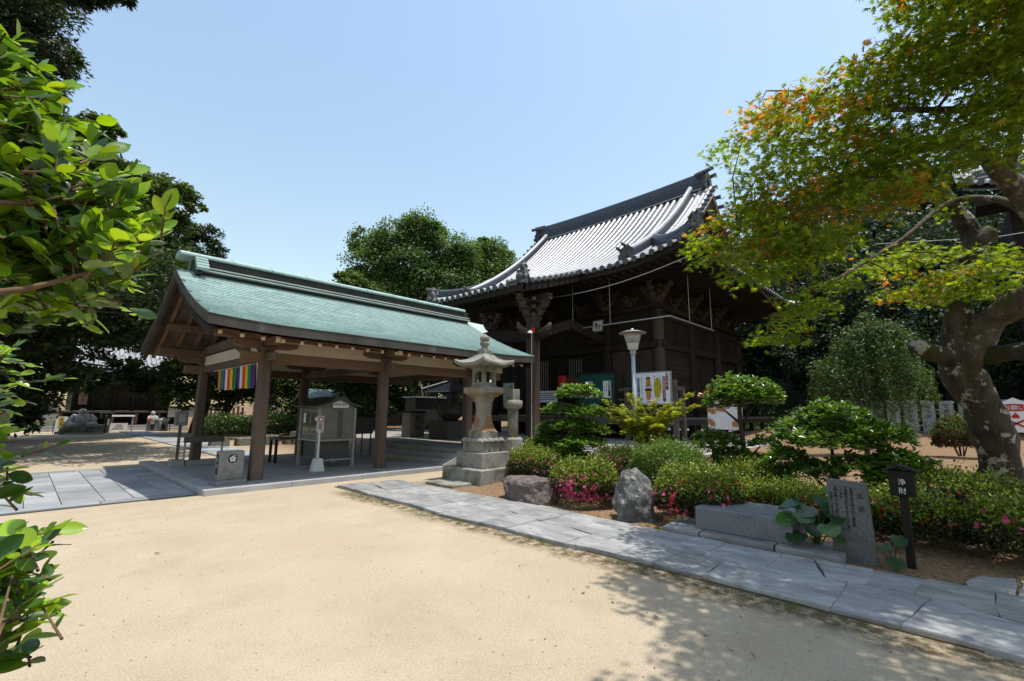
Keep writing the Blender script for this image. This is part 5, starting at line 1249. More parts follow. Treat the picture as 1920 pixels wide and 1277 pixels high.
cs = thing('sign_stand', 'white sign on a pole set in a tapered white weight, in front of the booth', 'sign stand', (5.03, 11.2, .1))
MB().fru(5.03, 11.2, .098, .40, .135, .135, .085, .085).build('weight', WHITEP, cs, bevel=.012)
MB().tube([(5.03, 11.2, .4), (5.03, 11.2, 1.06)], .024, 10).build('pole', WHITEP, cs)
MB().box(4.94, 5.12, 11.185, 11.20, 1.0, 1.40).build('board', mat('grey_white_board', (.5,.5,.48), rough=.6), cs)
MB().disc((5.03, 11.184, 1.31), (0, -1, 0), .055, 16, .003).build('red_ring', RED, cs); MB().disc((5.03, 11.181, 1.31), (0, -1, 0), .03, 12, .003).build('ring_centre', WHITE, cs)
text('lettering', '禁煙', INK, cs, (5.03, 11.183, 1.22), (1,0,0), (0,0,1), .07, .001, True, 1.05)

cd = thing('candle_stand', 'dark metal box on thin legs beside the pavilion steps', 'candle stand', (7.6, 14.0, .1))
for (x, y) in ((7.32, 13.75), (7.85, 13.75), (7.32, 14.3), (7.85, 14.3)): MB().box(x-.018, x+.018, y-.018, y+.018, .098, .8).build('leg', IRON, cd)
MB().box(7.28, 7.89, 13.7, 14.35, .8, 1.28).build('box', IRON, cd); MB().box(7.24, 7.93, 13.66, 14.39, 1.28, 1.31).build('top', IRON, cd)
tb = thing('side_table', 'narrow wooden table behind the booth', 'table', (5.6, 13.9, .1))
MB().box(4.9, 6.3, 13.6, 14.1, .72, .77).build('tabletop', GREYW, tb)
for (x, y) in ((4.95, 13.65), (6.25, 13.65), (4.95, 14.05), (6.25, 14.05)): MB().box(x-.03, x+.03, y-.03, y+.03, .098, .72).build('leg', DARK, tb)

kb = thing('offering_chest', 'upright stone-coloured chest with black lettering on the temple terrace', 'chest', (11.2, 16.4, .47))
MB().box(10.85, 11.55, 16.0, 16.6, .47, 1.45).build('body', mat('chest_wood', (.2,.18,.15), (.27,.24,.2), 3, .8), kb, bevel=.01); MB().box(10.8, 11.6, 15.95, 16.65, 1.45, 1.52).build('lid', DARK, kb)
text('lettering', '奉納', INK, kb, (11.2, 15.998, 1.36), (1,0,0), (0,0,1), .3, .001, True, 1.1)
bk = thing('black_cabinet', 'large black-covered cabinet with a flat grey lid at the back of the terrace', 'cabinet', (12.8, 17.6, .47))
MB().box(11.9, 14.0, 17.2, 18.0, .7, 2.1).build('cover', IRON, bk, bevel=.03); MB().box(11.8, 14.1, 17.1, 18.1, 2.1, 2.16).build('lid', STEEL, bk)
for (x, y) in ((12.0, 17.3), (13.9, 17.3), (12.0, 17.9), (13.9, 17.9)): MB().box(x-.05, x+.05, y-.05, y+.05, .47, .7).build('leg', IRON, bk)
MB().tube([(12.2, 17.2, 2.5), (14.9, 17.0, 3.3)], .03, 8).build('awning_pole', STEEL, bk); MB().tube([(12.3, 17.25, 2.16), (12.2, 17.2, 2.5)], .03, 8).build('awning_strut', STEEL, bk)
bu = thing('incense_burner', 'dark bronze incense burner on a square pedestal on the temple terrace', 'incense burner', (11.7, 14.5, .47))
MB().box(11.1, 12.3, 13.9, 15.1, .47, 1.15).build('pedestal', mat('dark_stone', (.07,.07,.07), (.1,.1,.095), 10, .8), bu, bevel=.02)
MB().lathe(11.7, 14.5, [(.25, 1.15), (.3, 1.22), (.48, 1.35), (.55, 1.55), (.5, 1.72), (.58, 1.76)], 20).build('bowl', IRON, bu, smooth=True)
for a in range(4):
    t_ = PI/4+a*PI/2; MB().tube([(11.7+.52*math.cos(t_), 14.5+.52*math.sin(t_), 1.7), (11.7+.55*math.cos(t_), 14.5+.55*math.sin(t_), 2.25)], .03, 6).build('stanchion', IRON, bu)
MB().fru(11.7, 14.5, 2.25, 2.6, .8, .8, .15, .15).build('canopy', IRON, bu)
wf = thing('white_figure', 'white round-bodied figure with a red ribbon on a white pedestal by the steps', 'figure', (10.2, 11.15, .47))
MB().box(9.95, 10.45, 10.9, 11.4, .47, .92).build('pedestal', WHITEP, wf, bevel=.02)
MB().lathe(10.2, 11.15, [(.16, .92), (.2, .98), (.235, 1.08), (.24, 1.18)], 16).build('bowl', WHITEP, wf, smooth=True)
MB().lathe(10.2, 11.15, [(.20, 1.18), (.19, 1.27), (.15, 1.35), (.07, 1.41), (.01, 1.42)], 16).build('head', WHITEP, wf, smooth=True)
MB().tube([(10.0, 11.28, 1.2), (9.99, 11.2, 1.3), (10.08, 11.12, 1.4), (10.2, 11.0, 1.42)], .028, 8).build('ribbon', RED, wf, smooth=True)
MB().box(9.945, 9.949, 11.05, 11.25, .55, .8).build('inscription_panel', INK, wf)
bn = thing('banner', 'tall white banner with a yellow centre panel standing on the terrace by the steps', 'banner', (11.4, 12.35, .47))
MB().box(11.4, 11.415, 12.1, 12.6, .95, 2.2).build('cloth', WHITEC, bn); MB().box(11.392, 11.398, 12.24, 12.46, 1.25, 2.1).build('panel', YELC, bn); MB().tube([(11.43, 12.62, .47), (11.43, 12.62, 2.4)], .015, 6).build('pole', STEEL, bn)
MB().tube([(11.43, 12.62, 2.2), (11.43, 12.08, 2.2)], .01, 6).build('cross_rod', STEEL, bn)
text('lettering', '南無大師遍照金剛', INK, bn, (11.39, 12.35, 2.08), (0,-1,0), (0,0,1), .105, .001, True, 1.0)

# ------------------------------------------------------------------ fallen leaf on the sand
lf = leafmesh('fallen_leaf', np.array([[1.16, 6.42, .012]]), np.array([[.8, -.6, .1]]), np.array([[.2, .3, 1.]]), np.array([.085]), np.array([[.3, .12, .045]]), T_OVAL, .7)
tag(link('fallen_leaf', lf, LB), 'dry brown fallen leaf lying alone on the sand', 'leaf')

# ------------------------------------------------------------------ plants
def crown_pts(lobes, n, clump=.3, flat=.65, up=.35, per=55):
    lob = np.array(lobes, float); w = lob[:, 3]**2; w /= w.sum()
    P, O = [], []
    for (x, y, z, r), f in zip(lob, w):
        k = max(8, int(n*f)); nc = max(3, k//per)
        d = randdir(nc); d[:, 2] = d[:, 2]*.8+.12; d = unit(d)
        c = np.array([x, y, z])+d*(r*rng.uniform(.45, 1.05, (nc, 1)))*[1, 1, .85]
        ci = rng.integers(0, nc, k); sg = clump*r*rng.uniform(.5, 1.2, nc)
        q = rng.normal(size=(k, 3))*[1, 1, flat]
        q = q/np.maximum(1, np.linalg.norm(q, axis=1)/1.9)[:, None]
        p = c[ci]+q*sg[ci][:, None]
        P.append(p); O.append(unit(p-np.array([x, y, z])))
    return np.concatenate(P), np.concatenate(O)
def foliage(name, P, O, size, cols, m, parent, tmpl=T_DIAM, w=None, upn=.6, wid=1.0, var=.2, kind='stuff', droop=.2):
    n = len(P)
    D = rng.normal(size=(n, 3))+O*.8; D[:, 2] = D[:, 2]*.5-droop
    N = np.array([0, 0, upn])+O*.35+rng.normal(size=(n, 3))*.42
    sz = size*rng.uniform(.65, 1.3, n)
    me = leafmesh(name, P, unit(D), unit(N), sz, tints(n, cols, w, var), tmpl, wid)
    return link(name, me, m, parent, kind=kind)
def limbs(base, top, ends, r0, r1, parent, m=TRUNK, lean=0, name='trunk', n=9):
    b, t = np.array(base, float), np.array(top, float)
    mb = MB()
    mid_ = (b+t)/2+rng.normal(size=3)*[.05, .05, 0]*np.linalg.norm(t-b)
    mb.tube([b-[0, 0, .3], b*.8+mid_*.2, mid_, t], [r0*1.35, r0, (r0+r1)/2, r1], n)
    for e in ends:
        e = np.array(e[:3], float); s = b+(t-b)*rng.uniform(.5, 1)
        m1 = (s+e)/2+rng.normal(size=3)*.08*np.linalg.norm(e-s)+[0, 0, .06*np.linalg.norm(e-s)]
        mb.tube([s, m1, e], [r1*.7, r1*.4, r1*.12], 6, cap=False)
    return mb.build(name, m, parent, smooth=True)
def tree(name, label, base, top, lobes, n, leaf, cols, r0=.3, group=None, tmpl=T_DIAM, m=LB, w=None, clump=.3, flat=.65, cat='tree', per=55, wid=1.0, upn=.6, droop=.2):
    t = thing(name, label, cat, base, group)
    limbs(base, top, lobes, r0, r0*.55, t)
    P, O = crown_pts(lobes, int(n*1.5), clump, flat, per=int(per*1.3))
    foliage('crown', P, O, leaf*1.35, cols, m, t, tmpl, w, upn, wid, droop=droop)
    return t
DG = [(.022,.04,.013), (.034,.058,.017), (.055,.085,.022)]
MG = [(.03,.06,.014), (.05,.095,.02), (.075,.13,.026)]
YG = [(.09,.14,.02), (.13,.19,.03)]
tree('cedar_tree', 'tall dark needle-leaved tree at the far left edge, reaching the top of the picture', (-5.5, 25.5, 0), (-5.0, 25.2, 15), LOB_CEDAR, 21000, .15, [(.02,.032,.014),(.034,.052,.018),(.055,.07,.024)], .45, tmpl=T_LANC, clump=.22, per=80)
tree('cedar_tree', 'dark needle-leaved bough hanging down into the top edge of the sky', (-5.2, 19.5, 0), (-4.5, 19.5, 19), LOB_BRANCH, 2600, .12, [(.015,.024,.012),(.022,.034,.014)], .35, tmpl=T_LANC, clump=.3, per=60, droop=.8)
tree('broadleaf_tree', 'spreading light green broadleaf tree left of the pavilion ridge, behind the near leaves', (-2.4, 33.5, 0), (2.0, 32.5, 9), LOB_BROAD, 26000, .15, [(.06,.10,.02),(.095,.145,.028),(.13,.165,.035)], .4, clump=.26, flat=.4, per=60)
tree('conifer_tree', 'dark conical evergreen directly behind the left end of the pavilion ridge', (8, 35.8, 0), (8.2, 35.6, 11), LOB_CON3, 22000, .16, [(.016,.03,.013),(.026,.045,.016),(.035,.06,.02)], .4, tmpl=T_LANC, per=70)
tree('evergreen_tree', 'very dark low evergreen at the left edge, overhanging the sandy path', (-4.6, 27, 0), (-4, 26.6, 5), LOB_DARK1, 22000, .15, DG, .3, flat=.5)
tree('evergreen_tree', 'dark wide-crowned tree shading the sandy path behind the near leaves', (-7.5, 19.5, 0), (-6.5, 19.6, 4.2), LOB_DARK3+[(x_+rng.uniform(-.7,.7), y_+rng.uniform(-.8,.8), rng.uniform(4.7,6.4)+.06*(y_-18), rng.uniform(1.1,1.5)) for x_ in (-4,-2,0,2,3.6) for y_ in (18.5,20.5,22.5,24.5,26.5,29,32.5)]+[(x_+rng.uniform(-.7,.7), y_, rng.uniform(5.6,7), 1.4) for x_ in (-1,1.5,4,6.5) for y_ in (35.5,)], 60000, .13, DG, .28, flat=.4, clump=.26)  # gridded lobes added to the crown so it shades the sand below
tree('evergreen_tree', 'dark spreading tree in front of the far-left temple roof', (-1.8, 37.5, 0), (-.5, 37, 6), LOB_DARK2, 15000, .15, DG, .3, flat=.4, clump=.24)
tree('garden_tree', 'bright green small tree seen between the left pavilion posts', (9.3, 33.9, 0), (9.3, 33.9, 2.6), LOB_MID+[(7.5,31,4.8,1.6),(9.5,30,4.9,1.6),(11.5,31,4.8,1.6)], 24000, .15, MG, .22, flat=.5)
tree('garden_tree', 'mid green tree seen through the pavilion behind the booth', (15.2, 35.6, 0), (15.4, 35.6, 3), LOB_P1, 10000, .16, MG, .22)
tree('garden_tree', 'dark-trunked leafy tree seen through the pavilion, left of its right front post', (14, 24.3, .44), (14, 24.3, 3.2), LOB_P2+[(14,23,6.2,1.6),(12.3,22,5.6,1.5),(16,24,6.4,1.8),(11,24,5.2,1.5),(13,26,5.6,1.8),(10.5,20.3,4.9,1.2)], 22000, .14, DG+MG, .2)  # high lobes hidden behind the pavilion roof are added to shade the ground
tree('evergreen_tree', 'broad dark evergreen mass far behind the booth and the terrace', (22, 33, 0), (22, 33, 4), [(15,34,2.2,1.6),(17,33,2.5,1.8),(19,32.5,2.6,1.8),(21,31.5,2.6,1.8),(23,30.5,2.6,1.8),(25,29,2.6,1.8),(13,35,2,1.5),(16,34,4.6,1.7),(20,32,5,1.9),(24,30,5,1.9),(18,33,.9,1.3),(22,31,1,1.4),(14,34.5,.8,1.2)], 24000, .17, MG+DG, .25)
tree('pine_tree', 'clipped pine with cloud-like pads behind the temple terrace', (15, 21.2, .44), (15.1, 21, 3.6), LOB_PINE, 11000, .10, [(.055,.075,.03),(.085,.11,.04)], .13, tmpl=T_LANC, wid=.45, flat=.35, upn=.2)
tree('evergreen_tree', 'dark evergreen filling the gap behind the right end of the pavilion', (19.1, 25.6, .44), (19, 25.6, 3.5), LOB_P3, 9000, .15, DG, .25)
tree('broadleaf_tree', 'big rounded green tree standing up between the pavilion and temple roofs', (23.4, 34.4, 0), (23.6, 34.4, 10), LOB_CEN, 46000, .17, [(.075,.14,.045),(.105,.18,.052),(.14,.22,.06)], .5, clump=.24, per=70)
tree('broadleaf_tree', 'smaller green tree peeping over the temple roof, right of the big rounded tree', (31, 32.3, 0), (31, 32.3, 10), LOB_CEN2, 26000, .17, [(.075,.14,.045),(.105,.18,.052),(.14,.22,.06)], .45, clump=.24, per=70)
tree('young_tree', 'yellow-green young tree just above the middle of the pavilion ridge', (15.2, 28.3, .44), (15.2, 28.3, 6), LOB_YEL, 5200, .17, YG+MG, .15, clump=.35)
wp = tree('weeping_tree', 'small weeping tree with drooping green tresses in front of the wooded hillside', (15.7, 1.9, .55), (15.6, 1.85, 2.4), LOB_WEEP, 3000, .07, MG, .05, per=40)
# tresses hanging from the weeping crown
P, O = [], []
for (x, y, z, r) in LOB_WEEP:
    for k in range(int(80*r/.5)):
        a = rng.uniform(0, 2*PI); q = r*rng.uniform(.2, 1.0); x0, y0 = x+q*math.cos(a), y+q*math.sin(a); z0 = z+r*.55*(1-(q/r)**2)+rng.normal()*.06
        L_ = rng.uniform(.45, 1.25); m_ = int(L_*26)
        t_ = rng.uniform(0, 1, m_); P.append(np.c_[x0+.16*math.cos(a)*t_+rng.normal(size=m_)*.025, y0+.16*math.sin(a)*t_+rng.normal(size=m_)*.025, z0-L_*t_]); O.append(np.tile([math.cos(a), math.sin(a), -.6], (m_, 1)))
P = np.concatenate(P); O = unit(np.concatenate(O))
foliage('tresses', P, O, .075, [(.045,.085,.02),(.07,.125,.028),(.10,.16,.035)], LB, wp, T_LANC, upn=.3, droop=.9)

# wooded hillside behind the temple: three kinds of tree, copied and turned
protos = []
for q in range(3):
    lobes = [(0, 0, 6.5, 2.4)]+[(rng.normal()*1.7, rng.normal()*1.7, rng.uniform(3.2, 8.6), rng.uniform(1.1, 1.9)) for _ in range(9)]
    protos.append((lobes, crown_pts(lobes, 9000, .26, .6)))
def hill_tree(x, y, sc, q, label, rot):
    z = float(gz(x, y))
    t = thing('forest_tree', label, 'tree', (x, y, z), 'trees on the wooded hillside')
    return t, sc, q, rot
meshes = []
for lobes, (P, O) in protos:
    n = len(P); D = rng.normal(size=(n, 3))+O*.8; D[:, 2] -= .2
    N = np.array([0, 0, .5])+O*.4+rng.normal(size=(n, 3))*.4
    cm = leafmesh('crown', P, unit(D), unit(N), .26*rng.uniform(.6, 1.3, n), tints(n, [(.016,.034,.018),(.026,.05,.022),(.04,.07,.028)]), T_DIAM); cm.materials.append(LB)
    mb = MB().tube([(0, 0, -1.2), (.1, 0, 2), (0, .1, 5.5)], [.34, .26, .12], 8)
    for l in lobes[1:6]: mb.tube([(0, 0, 3), ((l[0])*.5, l[1]*.5, (3+l[2])/2), l[:3]], [.14, .09, .03], 6, cap=False)
    tm = mb.mesh('trunk', smooth=True); tm.materials.append(TRUNK); meshes.append((cm, tm))
hspots = []
for row, (x0, nrow) in enumerate(((35.5, 7), (40, 8), (46, 9), (53, 10))):
    for k in range(nrow):
        y = 13.5-24.5*(k+.5*(row % 2))/nrow+rng.normal()*.7
        hspots.append((x0+rng.normal()*.8, y, rng.uniform(.85, 1.25)*(1+.1*row)))
hspots += [(30.5, -3.6, .8), (31.5, -7.5, .95), (28.5, -9.5, .9), (25, -10.5, .8), (36, 15.5, 1.1), (38.5, 18.5, 1.15), (42, 22, 1.2)]
for k, (x, y, sc) in enumerate(hspots):
    t = thing('forest_tree', 'dark evergreen in the dense wood on the slope behind the temple', 'tree', (x, y, float(gz(x, y))), 'trees on the wooded hillside')
    cm, tm = meshes[k % 3]
    for nm, me in (('crown', cm), ('trunk', tm)):
        o = bpy.data.objects.new(nm, me); COL.objects.link(o); o.parent = t
        if nm == 'crown': o['kind'] = 'stuff'
    t.scale = (sc, sc, sc*rng.uniform(.9, 1.2)); t.rotation_euler = (0, 0, rng.uniform(0, 6.28))
# undergrowth along the foot of the wood
n = 26000
gx_ = rng.uniform(29.5, 40, n); gy_ = rng.uniform(-9, 12, n); hh = rng.uniform(0, 1, n)**1.5*1.5*(.5+.5*np.sin(gx_*1.7)*np.sin(gy_*1.3))
P = np.c_[gx_, gy_, gz(gx_, gy_)+.05+hh]
me = leafmesh('undergrowth', P, unit(rng.normal(size=(n, 3))*[1,1,.4]), unit(rng.normal(size=(n, 3))*.4+[0,0,1]), .2*rng.uniform(.6, 1.3, n), tints(n, [(.02,.045,.014),(.035,.075,.018),(.05,.11,.02)]), T_DIAM)
link('undergrowth', me, LB, None, kind='stuff')

# --- clipped shrubs
def shrub(name, label, c, r, n, leaf, cols, group=None, top=None, flowers=0, fcol=None, tmpl=T_DIAM, m=LS, boxy=.75, tuft=.045, cat='shrub', wid=1.0, fz=(.25, .95), fdir=None, rotz=0, fsize=.062, stems=7):
    """a clipped shrub: leaves packed near the surface of a rounded block, new shoots on top, blossoms on the sides"""
    x, y, z0 = c; rx, ry, h = r; n = int(n*1.35)
    t = thing(name, label, cat, (x, y, z0), group)
    cr_, sr_ = math.cos(rotz), math.sin(rotz)
    def shell(k, depth):
        d = randdir(k); d[:, 2] = abs(d[:, 2])*1.45-.55; d = unit(d)
        e = np.abs(d)**(1/boxy) if False else np.abs(d)
        sup = (e[:, 0]**2.8+e[:, 1]**2.8+np.maximum(e[:, 2], 0)**2.8)**(-1/2.8)
        bump = 1+.07*np.sin(d[:, 0]*5+x*3)+.06*np.sin(d[:, 1]*6+y*2)+.05*np.sin(d[:, 2]*9+x)
        q = d*(sup*bump*depth)[:, None]
        q[:, 2] = np.maximum(q[:, 2]*.5+.5, .02+.05*rng.random(k))
        lx_, ly_ = q[:, 0]*rx, q[:, 1]*ry
        return np.c_[x+lx_*cr_-ly_*sr_, y+lx_*sr_+ly_*cr_, z0+q[:, 2]*h], d
    dep = 1-np.abs(rng.normal(size=n))*.13
    P, d = shell(n, dep)
    top_ = d[:, 2] > .30+.14*rng.normal(size=n)
    P[top_, 2] += np.abs(rng.normal(size=top_.sum()))*tuft*(1.2+np.sin(P[top_, 0]*31)*np.sin(P[top_, 1]*29))
    tn = tints(n, cols)
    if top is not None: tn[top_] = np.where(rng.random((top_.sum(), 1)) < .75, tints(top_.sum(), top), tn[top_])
    D = rng.normal(size=(n, 3))*.7+d*.6+[0, 0, .55]; N = d*.7+rng.normal(size=(n, 3))*.5+[0, 0, .35]
    me = leafmesh('leaves', P, unit(D), unit(N), leaf*1.3*rng.uniform(.65, 1.3, n), tn, tmpl, wid)
    link('leaves', me, m, t, kind='stuff')
    if stems:
        mb = MB()
        for k in range(stems):
            a = rng.uniform(0, 2*PI); q = rng.uniform(.3, .85)
            mb.tube([(x+.12*rx*math.cos(a), y+.12*ry*math.sin(a), z0-.05), (x+.5*q*rx*math.cos(a), y+.5*q*ry*math.sin(a), z0+h*.35), (x+q*rx*math.cos(a+.3), y+q*ry*math.sin(a+.3), z0+h*.75)], [.018, .013, .006], 5, cap=False)
        mb.build('stems', TRUNK, t)
    if flowers:
        k = flowers*6; P, d = shell(k, np.full(k, 1.03))
        zz = (P[:, 2]-z0)/h; ok = (zz > fz[0]) & (zz < fz[1])
        if fdir is not None: ok &= (d@np.array(fdir) > .1)
        cl = np.sin(P[:, 0]*7+1)+np.sin(P[:, 1]*8+2)+np.sin(P[:, 2]*11)+rng.normal(size=k)*.8
        ix = np.where(ok)[0]; ix = ix[np.argsort(-cl[ix])][:flowers]
        P, d = P[ix], d[ix]; n_ = len(ix)
        D = unit(np.cross(d+rng.normal(size=(n_, 3))*.3, [0, 0, 1.])+rng.normal(size=(n_, 3))*.1)
        me = leafmesh('blossoms', P, D, unit(d+rng.normal(size=(n_, 3))*.35), fsize*rng.uniform(.7, 1.2, n_), tints(n_, fcol, var=.12), T_BLOOM)
        link('blossoms', me, LF, t)
    return t
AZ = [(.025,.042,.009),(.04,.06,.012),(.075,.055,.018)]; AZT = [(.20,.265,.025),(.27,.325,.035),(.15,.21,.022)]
PK = [(.62,.075,.2),(.72,.16,.32),(.5,.05,.15)]; RD = [(.62,.06,.03),(.7,.12,.05)]
VF = (-.75, -.5, 0)
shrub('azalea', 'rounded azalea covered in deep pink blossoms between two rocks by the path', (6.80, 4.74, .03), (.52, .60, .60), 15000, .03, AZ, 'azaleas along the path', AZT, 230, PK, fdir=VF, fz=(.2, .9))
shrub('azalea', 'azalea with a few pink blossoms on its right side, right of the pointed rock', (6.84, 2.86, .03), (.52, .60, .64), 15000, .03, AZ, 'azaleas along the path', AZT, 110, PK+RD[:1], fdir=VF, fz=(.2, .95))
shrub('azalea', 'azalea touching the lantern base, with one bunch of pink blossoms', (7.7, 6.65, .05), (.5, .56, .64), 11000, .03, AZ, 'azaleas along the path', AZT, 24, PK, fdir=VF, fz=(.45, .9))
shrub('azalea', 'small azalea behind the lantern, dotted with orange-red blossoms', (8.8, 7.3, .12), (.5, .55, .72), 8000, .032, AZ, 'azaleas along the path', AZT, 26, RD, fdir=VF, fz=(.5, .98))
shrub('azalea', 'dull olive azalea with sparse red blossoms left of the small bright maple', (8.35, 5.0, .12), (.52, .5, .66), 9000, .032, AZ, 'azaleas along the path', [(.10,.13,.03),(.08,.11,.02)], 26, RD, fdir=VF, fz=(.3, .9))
shrub('nandina', 'loose fresh-green shrub below the small bright maple', (7.95, 3.8, .1), (.62, .58, .80), 12000, .045, [(.055,.10,.016),(.09,.155,.022),(.12,.19,.03)], None, [(.11,.19,.022),(.15,.23,.03)], tmpl=T_LANC, tuft=.06)
hedge_lab = ['clipped low azalea hedge directly behind the long stone block', 'clipped azalea hedge behind the stele and the big-leaved plant', 'clipped azalea hedge with pink blossoms right of the dark offering box, nearest the camera',
             'low azalea hedge between the ball-topped tree and the stone block']
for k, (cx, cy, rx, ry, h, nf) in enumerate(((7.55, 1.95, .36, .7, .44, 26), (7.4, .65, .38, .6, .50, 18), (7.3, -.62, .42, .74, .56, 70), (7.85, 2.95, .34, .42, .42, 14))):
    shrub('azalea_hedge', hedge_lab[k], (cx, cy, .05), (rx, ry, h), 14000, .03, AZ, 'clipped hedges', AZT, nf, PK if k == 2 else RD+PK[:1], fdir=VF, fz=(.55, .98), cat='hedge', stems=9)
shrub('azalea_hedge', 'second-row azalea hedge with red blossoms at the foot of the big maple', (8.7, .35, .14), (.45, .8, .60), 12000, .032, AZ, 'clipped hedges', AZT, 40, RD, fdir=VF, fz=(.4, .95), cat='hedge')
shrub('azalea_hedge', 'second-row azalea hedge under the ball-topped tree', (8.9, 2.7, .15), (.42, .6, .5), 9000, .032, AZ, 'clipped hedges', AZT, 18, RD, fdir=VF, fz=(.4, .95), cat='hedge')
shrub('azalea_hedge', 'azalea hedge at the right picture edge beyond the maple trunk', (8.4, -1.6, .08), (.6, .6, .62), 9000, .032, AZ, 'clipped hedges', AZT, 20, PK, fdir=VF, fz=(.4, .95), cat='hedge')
# tall layered shrub, ball-topped tree, broad glossy shrub
def pads(name, label, base, pad, n, leaf, cols, trunk, m=LG, tmpl=T_OVAL, wid=.85, group=None, cat='shrub', var=.22):
    t = thing(name, label, cat, base, group)
    mb = MB()
    for tr in trunk: mb.tube([q[:3] for q in tr], [q[3] for q in tr], 7)
    mb.build('trunk', TRUNK, t, smooth=True)
    tot = sum(p[3]*p[4] for p in pad); PP, DD = [], []
    for (x, y, z, r, h) in pad:
        k = int(n*2.1*r*h/tot); nr = max(6, k//11)
        d = randdir(nr); d[:, 2] = abs(d[:, 2])*1.1-.25; d = unit(d); rr = 1-np.abs(rng.normal(size=nr))*.2
        c = np.array([x, y, z])+d*rr[:, None]*[r, r, h]*(1+.12*np.sin(d[:, 0:1]*7+x)+.1*np.sin(d[:, 1:2]*6))
        ci = np.repeat(np.arange(nr), 11); a = rng.uniform(0, 2*PI, len(ci))           # whorls of leaves at each shoot tip
        out = np.c_[np.cos(a), np.sin(a), rng.uniform(-.2, .7, len(ci))]
        PP.append(c[ci]+out*.012+[0, 0, 1]*rng.uniform(-.03, .02, (len(ci), 1))); DD.append(unit(out+d[ci]*.45))
    P, D = np.concatenate(PP), np.concatenate(DD); k = len(P)
    N = unit(np.array([0, 0, 1.])+rng.normal(size=(k, 3))*.35)
    me = leafmesh('leaves', P, D, N, leaf*rng.uniform(.65, 1.2, k), tints(k, cols, None, var), tmpl, wid)
    link('leaves', me, m, t, kind='stuff')
    return t
GL = [(.055,.125,.026),(.08,.17,.034),(.11,.21,.04),(.15,.25,.05)]
x, y = 8.75, 6.4
pads('layered_shrub', 'tall dense glossy shrub clipped in stacked layers, right of the stone lantern', (x, y, .15),
     [(x+.05,y-.05,1.93,.5,.22),(x-.1,y+.32,1.55,.42,.17),(x,y-.38,1.5,.44,.18),(x-.05,y+.5,1.15,.42,.18),(x-.1,y-.1,1.2,.5,.18),(x,y-.5,1.12,.38,.16),(x-.25,y+.55,.85,.36,.2),(x-.2,y-.35,.82,.5,.2),(x-.4,y-.02,.62,.45,.22),(x-.1,y+.1,.45,.6,.25)], 9500, .09, GL,
     [[(x,y,.05,.05),(x+.02,y,.8,.045),(x+.05,y-.05,1.8,.02)], [(x,y,.3,.03),(x-.1,y+.3,1.1,.02),(x-.1,y+.5,1.2,.01)], [(x,y,.4,.03),(x,y-.3,1.1,.02),(x,y-.5,1.2,.01)]])
x, y = 9.5, 3.05
pads('ball_topped_tree', 'small tree with a rounded glossy head on a bare stem, with leafy tufts below', (x, y, .2),
     [(x,y,1.86,.62,.38),(x-.05,y+.32,1.72,.36,.28),(x,y-.34,1.80,.38,.30),(x-.2,y+.42,.92,.42,.3),(x-.15,y+.15,.62,.45,.28),(x-.1,y-.4,.98,.26,.14),(x-.25,y-.32,.62,.3,.2)], 6200, .085, GL,
     [[(x,y,.05,.06),(x+.03,y-.02,.8,.05),(x,y,1.5,.045),(x,y,1.9,.02)], [(x,y,1.35,.03),(x-.1,y+.25,1.6,.015)], [(x,y,.45,.03),(x-.1,y+.3,.8,.015)], [(x,y,.6,.03),(x-.1,y-.35,.95,.012)], [(x,y,1.3,.03),(x,y-.28,1.7,.012)]], cat='tree')
x, y = 8.9, 1.42
pads('broad_shrub', 'broad glossy green mounded shrub right of the ball-topped tree', (x, y, .15),
     [(x,y+.05,1.45,.46,.28),(x,y+.5,1.2,.46,.26),(x,y-.42,1.18,.5,.26),(x-.1,y+.1,1.1,.66,.3),(x-.2,y+.72,.78,.34,.2),(x-.2,y-.72,.82,.36,.22),(x-.25,y-.3,.7,.5,.22),(x-.3,y+.35,.62,.4,.2)], 8200, .09, GL,
     [[(x,y,.05,.045),(x,y+.1,.7,.03),(x,y+.1,1.4,.012)], [(x,y,.1,.03),(x-.05,y+.4,.6,.02),(x,y+.6,1.1,.01)], [(x,y,.1,.03),(x-.05,y-.35,.6,.02),(x-.1,y-.6,1.0,.01)], [(x-.1,y,.1,.03),(x-.2,y-.6,.5,.018),(x-.2,y-.8,.75,.01)], [(x-.1,y,.1,.03),(x-.3,y+.5,.45,.018)]])
shrub('small_shrub', 'small low shrub with red new growth near the stone fence, left of the maple trunk', (17.5, .1, .5), (.5, .5, .8), 3000, .06, [(.05,.07,.02),(.12,.05,.03)], None, [(.08,.12,.025)], tuft=.08)
